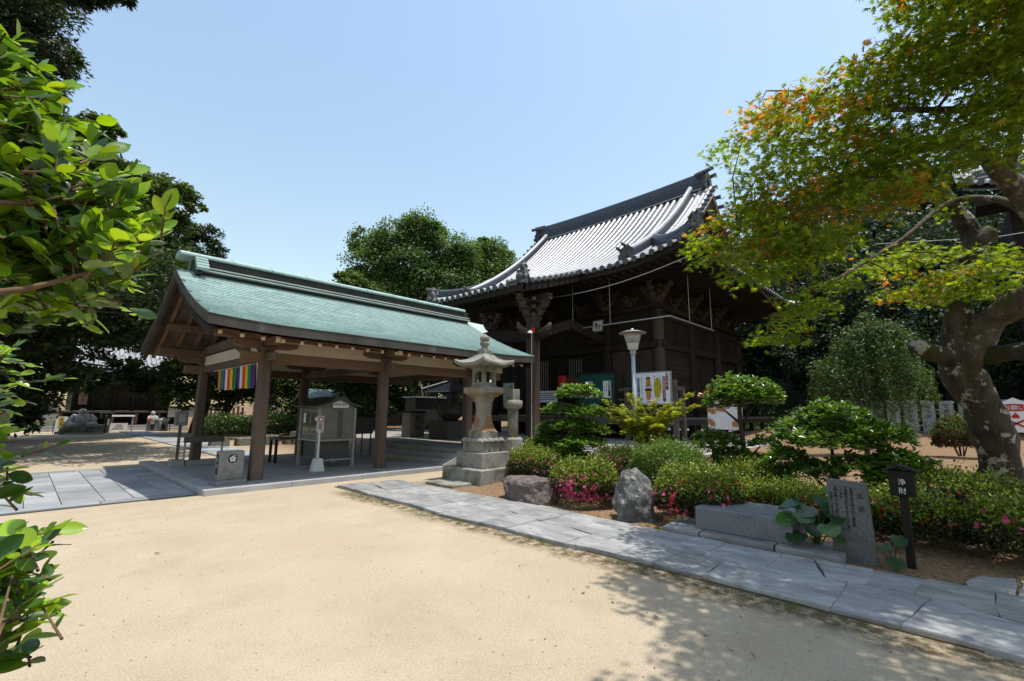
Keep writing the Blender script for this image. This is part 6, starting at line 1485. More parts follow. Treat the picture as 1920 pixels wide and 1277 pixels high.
# small bright Japanese maple: V-shaped sprays
x, y, z = 9.2, 4.87, .2
sm = thing('small_maple', 'small bright yellow-green maple spreading its fan of branches in front of the white sign board', 'tree', (x, y, z))
mb = MB(); PP, DD, NN = [], [], []
ends = [(-.25,.75,1.62),(-.15,.95,1.4),(-.3,.45,1.45),(0,.3,1.75),(-.1,.05,1.62),(0,-.25,1.65),(-.1,-.55,1.55),(0,-.9,1.72),(-.15,-.7,1.38),(-.25,-.2,1.3),(-.3,.15,1.25),(-.2,.6,1.2),(-.1,-1.05,1.52),(.2,.6,1.5),(.2,-.5,1.5),(-.35,-.45,1.15),(-.3,.3,1.0),(-.3,-.1,.95)]
for e in ends:
    e = np.array(e); p0 = np.array([x, y, .8]); p3 = np.array([x+e[0], y+e[1], e[2]+.12]); p1 = p0+[e[0]*.25, e[1]*.25, .3]
    mb.tube([p0, p1, (p1+p3)/2+[0, 0, .08], p3], [.016, .012, .008, .003], 5, cap=False)
    k = 190; t_ = rng.uniform(.12, 1.08, k)[:, None]; c = (1-t_)**2*p0+2*t_*(1-t_)*(p1+[0, 0, .18])+t_*t_*p3
    PP.append(c+rng.normal(size=(k, 3))*[.075, .075, .035]*(1.25-t_*.7)); hd = unit((p3-p0)[None]+rng.normal(size=(k, 3))*.5); DD.append(hd*[1, 1, .3]); NN.append(rng.normal(size=(k, 3))*.3+[0, 0, 1])
mb.tube([(x, y, .1), (x+.02, y, .5), (x, y, .85)], [.04, .035, .02], 7); mb.build('trunk', TWIG, sm, smooth=True)
P, D, N = np.concatenate(PP), unit(np.concatenate(DD)), unit(np.concatenate(NN)); k = len(P)
link('leaves', leafmesh('leaves', P, D, N, .078*rng.uniform(.7, 1.25, k), tints(k, [(.21,.27,.025),(.28,.33,.035),(.17,.24,.02),(.30,.26,.05)]), T_MAPLE), LM, sm, kind='stuff')
# big-leaved plant by the block
bp = thing('leafy_plant', 'plant with large round glossy leaves between the stone block and the stele', 'plant', (6.5, 1.27, .06))
LV = [(6.16,1.17,.36,-1,-.5),(6.2,1.34,.44,-1,.2),(6.3,1.44,.55,-.6,.7),(6.22,1.5,.38,-.8,.6),(6.36,1.25,.62,-.4,-.2),(6.45,1.4,.66,.1,.7),(6.5,1.22,.68,.2,-.5),(6.22,1.12,.26,-.8,-.6),(6.28,1.28,.30,-1,.1),(6.35,1.5,.5,-.2,.9),(6.55,1.45,.55,.5,.6),(6.55,1.2,.5,.5,-.4),(6.3,1.15,.48,-.6,-.6),(6.42,1.55,.36,-.2,1),(6.2,1.42,.22,-.9,.4),(6.32,1.36,.5,-.9,0)]
mb = MB()
T_BIG = (np.array([(0,0,0),(-.12,.2,.03),(.1,.42,.05),(.45,.5,.03),(.8,.34,-.04),(1,0,-.12),(.8,-.34,-.04),(.45,-.5,.03),(.1,-.42,.05),(-.12,-.2,.03),(.45,0,-.05)]), [(10,i,i+1) for i in range(0,9)]+[(10,9,0)])
P = np.array([l[:3] for l in LV]); D = np.array([(l[3], l[4], -.25) for l in LV]); N = np.array([(-.25+.2*rng.normal(), -.12+.2*rng.normal(), 1) for l in LV])
for l in LV: mb.tube([(6.45, 1.32, .02), ((l[0]+6.45)/2+.02, (l[1]+1.32)/2, l[2]*.75), l[:3]], [.008, .007, .005], 5)
mb.build('stalks', mat('leaf_stalk', (.10,.13,.04), rough=.6), bp)
leaf_parts(bp, LG, P, unit(D), unit(N), .21*rng.uniform(.75, 1.15, len(LV)), tints(len(LV), [(.03,.085,.035),(.045,.11,.035),(.07,.15,.03)]), T_BIG, 300, 'leaves')
bp2 = thing('leafy_plant', 'few large leaves close to the ground between the stele and the post box', 'plant', (6.55, .66, .03))
LV2 = [(6.3,.64,.10,-1,-.3),(6.42,.60,.30,-.6,-.2),(6.40,.70,.2,-.8,.2)]
mb = MB()
for l in LV2: mb.tube([(6.55, .66, 0), ((l[0]+6.55)/2, l[1], l[2]*.9), l[:3]], [.007, .006, .004], 5)
mb.build('stalks', MATS['leaf_stalk'], bp2)
leaf_parts(bp2, LG, np.array([l[:3] for l in LV2]), unit(np.array([(l[3], l[4], -.35) for l in LV2])), unit(np.array([(-.5, -.3, 1.)]*3)+rng.normal(size=(3, 3))*.15), np.array([.17, .15, .13]), tints(3, [(.035,.09,.035),(.05,.12,.03)]), T_BIG, 300, 'leaves')

# ------------------------------------------------------------------ the big maple
mp = thing('maple_tree', 'large leaning Japanese maple with a mossy forked trunk, green leaves turning orange at the tips', 'tree', (10.27, -.35, .25))
def smooth(pts, k=4):
    pts = np.array(pts, float); n = len(pts); t = np.linspace(0, n-1, (n-1)*k+1)
    out = []
    for a in t:
        i = min(int(a), n-2); u = a-i
        p0, p1, p2, p3 = pts[max(i-1, 0)], pts[i], pts[i+1], pts[min(i+2, n-1)]
        out.append(.5*((2*p1)+(-p0+p2)*u+(2*p0-5*p1+4*p2-p3)*u*u+(-p0+3*p1-3*p2+p3)*u**3))
    return np.array(out)
def limb(pts, radii, name, m, n=12, wob=.035):
    pp = smooth(pts); rr = np.interp(np.linspace(0, len(pts)-1, len(pp)), np.arange(len(pts)), radii)
    rr = rr*(1+.07*np.sin(np.arange(len(pp))*1.3+pts[0][0]*5))
    MB().tube(pp, rr, n, wob=wob).build(name, m, mp, smooth=True)
    return pp
limb([(10.34,-.36,-.1),(10.27,-.35,.24),(10.1,-.34,.98),(9.86,-.24,1.69),(9.62,-.06,2.18),(9.5,-.03,2.5),(9.46,-.12,3.0),(9.49,-.2,3.4),(9.56,-.34,3.9),(9.61,-.39,4.23),(9.45,-.28,4.55),(9.3,-.18,4.75)], [.33,.28,.245,.235,.24,.195,.15,.135,.125,.14,.105,.095], 'trunk', BARK, 16, .06)
limb([(9.3,-.18,4.75),(9.19,-.11,4.99)], [.10,.07], 'cut_stub', BARKL)
limb([(9.6,-.1,2.2),(9.4,.05,2.40),(9.14,.2,2.44),(8.86,.36,2.53)], [.17,.14,.125,.115], 'cut_stub', BARK)
limb([(9.6,-.36,4.05),(9.6,-.48,4.15),(9.63,-.6,4.22)], [.12,.12,.11], 'cut_stub', BARKL)
B1 = limb([(9.62,-.1,2.3),(9.49,-.4,2.83),(9.29,-.67,3.03),(8.93,-1.11,3.42),(8.4,-1.35,4.3),(7.65,-1.25,5.3)], [.24,.18,.165,.15,.12,.09], 'limb', BARKL)
limb([(9.66,-.2,2.45),(9.5,-.46,2.4),(9.22,-.75,2.42),(9.0,-1.27,2.45),(8.6,-1.9,2.6)], [.15,.125,.11,.1,.07], 'limb', BARK)
B2 = limb([(9.1,-1.1,3.3),(8.72,-.95,4.1),(8.28,-.69,4.55),(7.85,-.45,4.85),(7.34,-.04,4.81),(7.1,.39,4.63),(6.94,.72,4.52),(6.67,1.35,4.29),(6.23,2.03,3.97)], [.14,.13,.115,.07,.055,.045,.036,.026,.012], 'limb', BARKL)
B3 = limb([(8.31,-.71,4.55),(7.91,-.82,4.97),(7.52,-.8,5.4),(7.19,-.85,5.85),(6.77,-.8,6.31)], [.08,.065,.055,.04,.02], 'limb', BARKL)
B4 = limb([(7.65,-1.17,5.09),(7.29,-.77,5.01),(7.08,-.4,5.0),(6.85,-.03,5.05),(6.64,.58,5.28),(6.39,1.19,5.67)], [.06,.055,.045,.034,.024,.012], 'branch', BARKL, 8)
B5 = limb([(7.85,-.72,5.0),(7.3,-.46,4.9),(7.2,-.04,4.78)], [.045,.038,.03], 'branch', BARKL, 8)
B6 = limb([(9.2,-1.3,3.75),(8.99,-.8,4.36),(9.09,-.52,4.59),(9.01,-.14,4.59),(8.38,.37,4.0),(7.41,1.09,3.31),(6.93,1.73,2.75)], [.06,.05,.045,.038,.026,.018,.008], 'branch', BARKL, 8)
B7 = limb([(9.42,-1.23,3.65),(9.36,-.75,3.69),(9.57,-.38,3.72)], [.05,.04,.02], 'branch', BARKL, 8)
B8 = limb([(7.65,-1.25,5.3),(6.5,-1.1,6.0),(5.7,-.5,6.5),(5.0,-.2,6.6),(4.6,.4,6.9)], [.09,.07,.05,.035,.015], 'limb', BARKL, 8)
B9 = limb([(6.4,-1.1,5.95),(5.4,-1.7,6.2),(4.6,-1.5,6.5),(4.0,-1.0,6.4)], [.06,.045,.03,.012], 'limb', BARKL, 8)
EXTRA = [(rng.uniform(2.8, 6.6), rng.uniform(-2.8, 2.3), rng.uniform(5.2, 7.6), rng.uniform(.3, .45)) for _ in range(290)]
allb = np.concatenate([B1[8:], B2, B3, B4, B5, B6, B7, B8, B9])
mb = MB(); PP, DD, NN, SZ, TN = [], [], [], [], []
GREEN = np.array([(.12,.19,.016),(.165,.24,.02),(.22,.29,.025)]); ORNG = np.array([(.46,.24,.04),(.42,.29,.04),(.5,.19,.05)])
for k, (x, y, z, r) in enumerate(list(MAPLE_CL)+EXTRA):
    c = np.array([x, y, z]); dep = (c-CAMP)@FWD
    off = c-CAMP; px_v = off@np.array(up)/dep; px_h = off@np.array(rt)/dep
    sh_ = np.array([x-.13*z, y+.2*z, -1.55]); sd_ = sh_@FWD
    if k >= len(MAPLE_CL) and (px_v < .85 and px_h < .9 or sh_@np.array(rt)/max(sd_, .1) < .25): continue
    j = np.argmin(np.linalg.norm(allb-c, axis=1)); b = allb[j]
    if k % 3 != 1 or k >= len(MAPLE_CL):
        mb.tube([b, (b+c)/2+[0, 0, .1*np.linalg.norm(c-b)]+rng.normal(size=3)*.06, c], [.012, .008, .003], 5, cap=False)
    m_ = int(rng.uniform(90, 130)*(r/.33)**2)
    q = rng.normal(size=(m_, 3))*[r*.5, r*.5, r*.13]
    q = np.clip(q, -np.array([r*.9, r*.9, r*.3]), np.array([r*.9, r*.9, r*.3]))
    out = unit(np.c_[q[:, :2], np.zeros(m_)]+1e-6)
    q[:, 2] -= .22*(q[:, 0]**2+q[:, 1]**2)/r
    PP.append(c+q); DD.append(out*.9+rng.normal(size=(m_, 3))*.45+[0, 0, -.35]); NN.append(rng.normal(size=(m_, 3))*.36+[0, 0, 1]-out*[.25, .25, 0])
    SZ.append(.072*rng.uniform(.7, 1.25, m_)+.0)
    orange = (rng.random() < .05+.22*(px_v > .25)*(px_h < .85))
    tn = tints(m_, GREEN, var=.16)
    if orange:
        o_ = rng.random(m_) < .5; tn[o_] = tints(o_.sum(), ORNG, var=.15)
    else:
        o_ = rng.random(m_) < .008; tn[o_] = tints(o_.sum(), ORNG, var=.15)
    TN.append(tn)
mb.build('twigs', TWIG, mp, smooth=True, kind='stuff')
P, D, N, Z, Tn = np.concatenate(PP), unit(np.concatenate(DD)), unit(np.concatenate(NN)), np.concatenate(SZ), np.concatenate(TN)
leaf_parts(mp, LM, P, D, N, Z, Tn, T_MAPLE, 300, 'leaves')

# ------------------------------------------------------------------ the camellias beside the camera
def camellia(label, base, clumps, leaf, per, stem, dark=.35, n_part=300, name='camellia', tilt=.5):
    t = thing(name, label, 'shrub', base)
    mb = MB()
    for s_ in stem: mb.tube(smooth([q[:3] for q in s_]), np.interp(np.linspace(0, 1, (len(s_)-1)*4+1), np.linspace(0, 1, len(s_)), [q[3] for q in s_]), 8)
    sk = np.concatenate([smooth([q[:3] for q in s_]) for s_ in stem])
    PP, DD, NN, TN = [], [], [], []
    for (x, y, z, r) in clumps:
        c = np.array([x, y, z]); b = sk[np.argmin(np.linalg.norm(sk-c, axis=1))]
        mb.tube([b, (b+c)/2+[0, 0, .03], c], [.005, .0035, .002], 5, cap=False)
        for s_ in range(per[0]):
            d = unit((c-b)[None]+rng.normal(size=(1, 3))*[.5, .5, .35]*np.linalg.norm(c-b)+[0, 0, .05])[0]
            L_ = r*rng.uniform(.8, 1.5); p0 = c-d*L_*.5+rng.normal(size=3)*r*.5; p1 = p0+d*L_
            mb.tube([p0, p1], [.0035, .002], 5, cap=False)
            m_ = per[1]; tt = np.linspace(.1, 1.0, m_)
            sd = unit(np.cross(d, [0, 0, 1.])[None])[0]
            for i, u in enumerate(tt):
                sgn = 1 if i % 2 else -1
                dd = d*(.45+.5*u)+sd*sgn*(.9-.55*u)+rng.normal(size=3)*.22+[0, 0, .12]
                PP.append(p0+d*L_*u); DD.append(dd); NN.append(np.array([-.15, -.2, 1])*.85+rng.normal(size=3)*.42)
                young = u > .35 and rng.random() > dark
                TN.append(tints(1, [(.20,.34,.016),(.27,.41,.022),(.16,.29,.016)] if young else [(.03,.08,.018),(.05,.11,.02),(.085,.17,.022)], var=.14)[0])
    mb.build('twigs', TWIG, t, smooth=True, kind='stuff')
    n = len(PP); Z = leaf*rng.uniform(.5, 1.25, n)
    leaf_parts(t, LG, np.array(PP), unit(np.array(DD)), unit(np.array(NN)), Z, np.array(TN), T_CAM, n_part, 'leaves')
    return t
uu = np.array([0, .1, .25, .45, .65, .82, .93, 1.]); ww = np.array([.012, .12, .22, .27, .25, .17, .08, 0])
tv = []
for a, b in zip(uu, ww): tv += [(a, -b, .035*b/.27-.09*a*a), (a, 0, -.025-.09*a*a), (a, b, .035*b/.27-.09*a*a)]
T_CAM = (np.array(tv), [(3*i+j, 3*i+3+j, 3*i+4+j, 3*i+1+j) for i in range(7) for j in (0, 1)])
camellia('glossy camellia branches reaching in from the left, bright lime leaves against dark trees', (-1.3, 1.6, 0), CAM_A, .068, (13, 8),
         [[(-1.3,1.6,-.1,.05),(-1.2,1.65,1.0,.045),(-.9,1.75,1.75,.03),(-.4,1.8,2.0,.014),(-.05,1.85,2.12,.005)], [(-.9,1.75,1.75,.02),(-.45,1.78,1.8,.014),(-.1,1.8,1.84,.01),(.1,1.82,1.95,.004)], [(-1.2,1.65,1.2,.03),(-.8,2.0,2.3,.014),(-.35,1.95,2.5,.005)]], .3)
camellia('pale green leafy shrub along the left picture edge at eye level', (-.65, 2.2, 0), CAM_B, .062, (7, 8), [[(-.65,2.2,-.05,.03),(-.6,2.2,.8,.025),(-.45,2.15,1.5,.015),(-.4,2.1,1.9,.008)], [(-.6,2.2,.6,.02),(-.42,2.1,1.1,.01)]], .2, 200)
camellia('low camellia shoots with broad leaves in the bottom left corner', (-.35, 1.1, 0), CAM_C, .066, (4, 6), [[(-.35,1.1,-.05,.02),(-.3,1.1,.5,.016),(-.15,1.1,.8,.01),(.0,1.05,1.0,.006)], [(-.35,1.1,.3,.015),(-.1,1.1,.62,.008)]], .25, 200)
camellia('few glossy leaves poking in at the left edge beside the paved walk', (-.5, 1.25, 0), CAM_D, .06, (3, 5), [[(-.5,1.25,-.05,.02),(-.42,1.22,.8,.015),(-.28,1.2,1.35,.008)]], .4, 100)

# ------------------------------------------------------------------ small litter and weeds on the ground
n = 2600
lx_, ly_ = rng.uniform(5.95, 8.4, n), rng.uniform(-1.6, 7.2, n)
ex = 45; lx_[:ex] = rng.uniform(3.0, 4.6, ex); ly_[:ex] = rng.uniform(.2, 3.5, ex)
me = leafmesh('leaf_litter', np.c_[lx_, ly_, gz(lx_, ly_)+.012], unit(rng.normal(size=(n, 3))*[1,1,.15]), unit(rng.normal(size=(n, 3))*.25+[0,0,1]), rng.uniform(.018, .05, n), tints(n, [(.2,.10,.045),(.28,.16,.07),(.12,.06,.03),(.3,.12,.05)]), T_OVAL, .8)
link('leaf_litter', me, LB, None, kind='stuff')
P, D = [], []
for k in range(150):
    if k < 95: c = np.array([4.50-abs(rng.normal())*.07, rng.choice([8.1, 7.6, 7.2, 5.9, 5.2, 3.9, 2.4, 1.3])+rng.normal()*.22, 0])
    else: c = np.array([6.02+abs(rng.normal())*.06, rng.choice([5.2, 4.7, 4.2, 3.2, .1])+rng.normal()*.2, .0])
    m_ = rng.integers(5, 14); P.append(c+rng.normal(size=(m_, 3))*[.018, .018, 0]); D.append(rng.normal(size=(m_, 3))*[.5, .5, .1]+[0, 0, .8])
P, D = np.concatenate(P), unit(np.concatenate(D)); n = len(P)
link('grass', leafmesh('grass', P, D, randdir(n), rng.uniform(.02, .055, n), tints(n, [(.10,.15,.025),(.16,.2,.035),(.2,.2,.05)]), T_LANC, .35), LS, None, kind='stuff')

# ------------------------------------------------------------------ stone fence, sign, side hall on the right
fe = thing('stone_fence', 'row of upright inscribed stone slabs forming a fence at the foot of the wooded slope', 'fence', (27.0, .6, .7))
MB().box(26.9, 27.2, -3.4, 4.3, .4, .80).build('base', MOSSG, fe)
FS = mat('fence_granite', (.30,.30,.305), (.40,.40,.40), 20, .8, objvar=.12, c3=(.2,.2,.19), scale3=1.5, lo3=.55, hi3=.7)
names = ['山田太郎', '奉納者一同', '石井寛治', '高松建設', '大西商店', '田中春子', '安藤和夫', '松本家']
for k, y in enumerate(np.arange(-3.1, 4.2, .585)):
    s_ = MB().box(26.98, 27.12, y-.225, y+.225, .80, 2.13+.02*math.sin(k*5)).build('slab', FS, fe, bevel=.012)
    text('inscription', names[k % 8], ENGR, s_, (26.977, y, 2.0), (0,-1,0), (0,0,1), .21, .001, True, 1.02)
    text('inscription', names[(k*3+2) % 8], ENGR, s_, (26.977, y+.14, 1.2), (0,-1,0), (0,0,1), .09, .001, True, 1.0) if k % 2 else None
ns = thing('no_fire_sign', 'white house-shaped warning sign with a red band, right of the maple trunk', 'sign', (20.0, -1.15, .5))
MB().extrude([(20.0, -1.15+a, b) for a, b in ((-.36, 1.05), (.36, 1.05), (.36, 1.85), (0, 2.05), (-.36, 1.85))], (.03, 0, 0)).build('panel', WHITE, ns)
MB().extrude([(19.996, -1.15+.32*math.cos(t), 1.76+.11*math.sin(t)) for t in np.linspace(0, 2*PI, 20)[:-1]], (-.004, 0, 0)).build('red_band', RED, ns)
text('lettering', 'お願い', WHITE, ns, (19.990, -1.15, 1.83), (0,-1,0), (0,0,1), .15, .001)
MB().extrude([(19.996, -1.15+a, b) for a, b in ((-.07,1.45),(.07,1.45),(.085,1.52),(.03,1.56),(0,1.62),(-.05,1.56),(-.085,1.5))], (-.004, 0, 0)).build('flame', RED, ns)
for s_ in (-1, 1): MB().beam((19.993, -1.15-.2*s_, 1.18), (19.993, -1.15+.2*s_, 1.42), .05, .006, (1, 0, 0)).build('cross_bar', RED, ns)
for y in (-1.4, -.9): MB().box(20.03, 20.08, y-.03, y+.03, .2, 1.5).build('post', GREYW, ns)

sh = thing('side_hall', 'dark hall with a grey tiled roof glimpsed through the maple at the right edge', 'temple', (30, -6, .7))
MB().box(27.6, 36, -13, -2.3, .3, 10.3).build('wall', DARK, sh)
A = lambda u, v: (26.0+5.0*v, -1.0-11.5*u+.0*v, 10.55+2.9*(.6*v+.4*v*v)+.5*max(0, 1-u*4)**2*(1-v))
mb = MB(); mb.grid([[A(u, v) for u in np.linspace(0, 1, 26)] for v in np.linspace(0, 1, 9)]); mb.grid([[np.array(A(u, v))-[0, 0, .3] for u in np.linspace(0, 1, 26)] for v in (0, 1)])
rs = mb.build('roof', TILE, sh)
for u in np.arange(.015, 1, .03):
    pts = [np.array(A(u, v))+[0, 0, .02] for v in np.linspace(0, 1, 10)]
    r_ = tile_row(pts, (0, 1, 0), rs, .1); eave_disc(pts[0]-np.array([.02, 0, 0]), (-1, 0, 0), r_, .12)
for j in range(5):
    MB().box(28.3, 28.7, -12.5, -1.6+.02*j, 11.72+.11*j, 11.80+.11*j).build('ridge_course', TILED if j % 2 else TILE, rs)
MB().tube([(28.5, -12.5, 12.33), (28.5, -1.4, 12.33)], .13, 10).build('cap_tile', TILE, rs)
MB().disc((28.5, -1.42, 12.0), (0, 1, 0), .32, 14, .12).build('ridge_end_tile', ONI, rs)
for q in range(3): MB().tube([np.array(A(0, v))+[0, .02-.16*q, .10] for v in np.linspace(0, 1, 8)], .1, 8).build('verge_tile', TILE, rs)
MB().box(26.2, 27.7, -12.6, -1.3, 10.0, 10.25).build('eave_board', DARK, sh)
MB().tube([(21.5, 1.5, 9.0), (25, -2.5, 9.3), (29, -6, 9.9)], .012, 5)
tag(MB().tube([(20.6, 1.6, 7.6), (24, -1.6, 8.0), (27.55, -5, 8.9)], .014, 5).build('cable', WHITEP), 'thin pale cable running to the side hall behind the maple trunk', 'cable')

# ------------------------------------------------------------------ far-left temple with its statues and boards
ls = thing('small_temple', 'low dark wooden temple at the far left end of the sandy path', 'temple', (5.2, 47, 0))
MB().box(2.4, 8.1, 45.4, 51, 1.35, 4.4).build('wall', DARK, ls)
for x in np.linspace(2.5, 8.0, 6):
    MB().box(x-.1, x+.1, 45.25, 45.42, 1.3, 4.4).build('column', DARK, ls)
for k in range(5):
    x0 = 2.62+k*1.1
    d = MB().box(x0, x0+.84, 45.33, 45.38, 1.45, 3.6).build('door_panel', DARKX, ls)
    for z in (1.55, 2.2, 3.5): MB().box(x0+.02, x0+.82, 45.30, 45.33, z-.04, z+.04).build('rail', DARK, d)
MB().box(1.7, 8.9, 44.1, 45.4, 1.22, 1.34).build('veranda', GREYW, ls)
for x in np.linspace(1.9, 8.7, 6):
    MB().box(x-.09, x+.09, 44.2, 44.4, .12, 1.22).build('veranda_post', WOODX, ls); MB().fru(x, 44.3, -.02, .13, .22, .22, .18, .18).build('post_stone', KERB, ls)
MB().box(2.0, 8.6, 45.3, 45.4, -.05, 1.22).build('underfloor_shade', DARK, ls)  # dark sheet added to stand for the shade under the floor
rl = None
RA = lambda u, v, sg: (1.0+8.6*u, 48.2-sg*4.9*(1-v), 4.35+3.0*(.65*v+.35*v*v))
mb = MB()
for sg in (1, -1): mb.grid([[RA(u, v, sg) for u in np.linspace(0, 1, 12)] for v in np.linspace(0, 1, 8)])
mb.grid([[np.array(RA(u, v, 1))-[0, 0, .25] for u in np.linspace(0, 1, 12)] for v in np.linspace(0, 1, 8)])
rl = mb.build('roof', TILE, ls)
for u in np.arange(.01, 1, .036): tile_row([np.array(RA(u, v, 1))+[0, 0, .02] for v in np.linspace(0, 1, 8)], (1, 0, 0), rl, .11)
MB().box(1.0, 9.6, 48.0, 48.4, 7.3, 7.9).build('ridge', TILED, rl)
MB().box(.9, 8.95, 42.7, 45.3, -.2, .12).build('step', CONC, ls); MB().box(1.1, 8.9, 43.35, 45.3, .12, .32).build('step', CONC, ls)
hp_ = thing('name_plaque', 'small pinkish wooden name plaque hanging on the front of the far-left temple', 'plaque', (2.95, 45.15, 2.2))
MB().box(2.75, 3.22, 45.17, 45.24, 1.78, 2.85).build('panel', mat('pinkish_wood', (.3,.19,.16), (.38,.25,.21), 3, .8), hp_); text('lettering', '大師堂', INK, hp_, (2.98, 45.168, 2.75), (1,0,0), (0,0,1), .25, .001, True, 1.1)
# fat seated statue on its rock
bd = thing('seated_statue', 'pale stone statue of a fat laughing seated figure with a sack on a rough rock', 'statue', (2.55, 37.9, 0))
bm = bmesh.new(); bmesh.ops.create_icosphere(bm, subdivisions=3, radius=1)
for v in bm.verts: v.co = v.co*(1+.25*mnoise.noise(v.co*1.7+Vector((3, 1, 2)))); v.co = Vector((v.co.x*.92+2.6, v.co.y*.6+37.9, min(v.co.z, .55)*.62+.18))
me = bpy.data.meshes.new('rock_base'); bm.to_mesh(me); bm.free(); link('rock_base', me, MOSSG, bd)
STAT = mat('pale_statue_stone', (.40,.40,.385), (.5,.5,.48), 8, .85, .3, 12, c3=(.3,.3,.28), scale3=5)
mb = MB()
mb.lathe(2.6, 37.9, [(.48, .5), (.56, .62), (.54, .80), (.47, .98), (.36, 1.12), (.2, 1.2), (.12, 1.23)], 20, ell=.75)
mb.lathe(2.58, 37.85, [(.10, 1.17), (.17, 1.22), (.195, 1.31), (.18, 1.40), (.11, 1.475), (.02, 1.50)], 16)
for sx_ in (-1, 1):
    mb.tube([(2.6+sx_*.34, 37.85, 1.10), (2.6+sx_*.52, 37.7, .88), (2.6+sx_*.46, 37.5, .66)], [.13, .145, .10], 10)
    mb.tube([(2.6+sx_*.35, 37.75, .60), (2.6+sx_*.55, 37.45, .58), (2.6+sx_*.18, 37.35, .55)], [.18, .17, .10], 10)
    mb.tube([(2.58+sx_*.19, 37.85, 1.24), (2.58+sx_*.2, 37.85, 1.38)], [.03, .035], 8)
mb.disc((2.58, 37.66, 1.30), (0, -1, 0), .04, 10, .03)
mb.build('figure', STAT, bd, smooth=True)
MB().tube([(1.78, 37.8, .62), (1.95, 37.7, .66), (2.2, 37.7, .62)], [.12, .2, .1], 10).build('sack', STAT, bd, smooth=True)
MB().box(1.9, 3.6, 37.0, 37.35, -.02, .10).build('step_stone', CONC, bd)
for dx, h in ((-.3, 1.55), (.32, .95)):
    s2 = thing('small_statue', 'small pale seated stone figure with a red bib on a dark grey pedestal' if dx < 0 else 'small pale reclining stone animal figure on the lower right of two dark pedestals', 'statue', (6.6+dx, 40, 0))
    if dx < 0: MB().disc((6.1, 39.72, .78), (0, -1, 0), .11, 12, .05).build('bib', REDC, s2)
    p_ = MB().box(6.6+dx-.27, 6.6+dx+.27, 39.8, 40.25, -.02, .58).build('pedestal', BLOCKS, s2, bevel=.02)
    MB().box(6.6+dx-.1, 6.6+dx+.1, 39.79, 39.798, .12, .46).build('inscription_panel', INK, p_)
    mb = MB()
    if dx < 0:
        mb.lathe(6.3, 40, [(.22, .58), (.27, .75), (.24, .98), (.12, 1.1)], 12, ell=.8); mb.lathe(6.3, 39.98, [(.07, 1.06), (.135, 1.15), (.13, 1.26), (.06, 1.34), (.01, 1.36)], 12)
        mb.tube([(6.12, 40, 1.0), (6.05, 39.85, .8), (6.2, 39.75, .7)], [.08, .08, .05], 8); mb.tube([(6.48, 40, 1.0), (6.56, 39.85, .85), (6.45, 39.75, .72)], [.08, .08, .05], 8)
    else:
        mb.tube([(6.62, 40, .66), (6.9, 40, .74), (7.2, 40, .66)], [.12, .2, .1], 10); mb.tube([(7.1, 39.95, .72), (7.24, 39.9, .86)], [.1, .09], 8)
    mb.build('figure', STAT, p_, smooth=True)
def board(name, label, x, y, w, z0, z1, m, roofm=None, post=STEEL, cat='sign', rot=0):
    t = thing(name, label, cat, (x, y, 0))
    MB().box(x-w/2, x+w/2, y, y+.04, z0, z1).build('panel', m, t)
    for s_ in (-.4, .4): MB().box(x+s_*w-.025, x+s_*w+.025, y+.041, y+.09, -.05, z1).build('post', post, t)
    if roofm:
        for s_ in (-1, 1): MB().beam((x, y, z1+.26), (x+s_*w*.62, y, z1-.0), .5, .04, (0, 0, 1)).build('roof', roofm, t)
    return t
eb = board('plaque_board', 'white board with a faded red roof and dark hanging plaques at the far left', 1.0, 40, 1.25, .75, 1.85, WHITEP, mat('faded_red_roof', (.3,.1,.06), (.38,.15,.1), 4, .7), GREYW, 'plaque rack')
for k in range(6): MB().extrude([(.55+.18*k+a, 39.99, 1.25+.05*(k % 2)+b) for a, b in ((-.06,-.12),(.06,-.12),(.06,.09),(0,.14),(-.06,.09))], (0, -.012, 0)).build('prayer_plaque', IRON, eb)
MB().box(.5, 1.5, 39.985, 39.998, 1.62, 1.72).build('title_strip', GREYW, eb)
yb = board('upright_sign', 'narrow white sign with a yellow panel left of the fat seated statue', 1.75, 38.4, .5, .15, 1.02, WHITE, None, GREYW)
MB().box(1.62, 1.86, 38.388, 38.398, .38, .98).build('yellow_panel', YELLOW, yb); text('lettering', '御朱印受付', RED, yb, (1.74, 38.385, .96), (1,0,0), (0,0,1), .11, .001, True, 1.0); MB().box(1.5, 2.0, 38.36, 38.45, -.02, .14).build('foot', NAVY, yb)
dn = thing('donation_stand', 'dark offering box on a slim stand right of the fat seated statue', 'stand', (3.75, 38.6, 0))
MB().box(3.71, 3.79, 38.56, 38.64, -.05, .9).build('post', IRON, dn); MB().box(3.5, 4.0, 38.45, 38.75, .9, 1.22).build('box', IRON, dn); MB().box(3.44, 4.06, 38.4, 38.8, 1.22, 1.28).build('roof', STEEL, dn); MB().disc((3.75, 38.445, 1.06), (0, -1, 0), .05, 10, .004).build('badge', WHITE, dn)
ps2 = tag(MB().fru(3.7, 39.2, -.02, .5, .3, .25, .28, .24).build('pedestal', GRAN), 'small plain grey stone pedestal behind the dark stand near the fat statue', 'pedestal')
os_ = thing('altar_table', 'white-topped table on thin legs in front of the far-left temple', 'stand', (4.65, 41, 0))
MB().box(4.05, 5.45, 40.8, 41.3, .98, 1.08).build('top', WHITE, os_)
ln_ = thing('low_notice', 'low pale notice panel standing just in front of the white-topped table', 'notice', (4.65, 40.6, 0)); MB().box(4.2, 5.1, 40.6, 40.64, .08, .55).build('panel', WHITEC, ln_)
for x in (4.12, 5.38): MB().box(x-.03, x+.03, 40.85, 41.25, -.02, .98).build('leg', STEEL, os_)
for x in (4.25, 5.05): MB().box(x-.03, x+.03, 40.65, 40.69, -.05, .55).build('leg', STEEL, ln_)
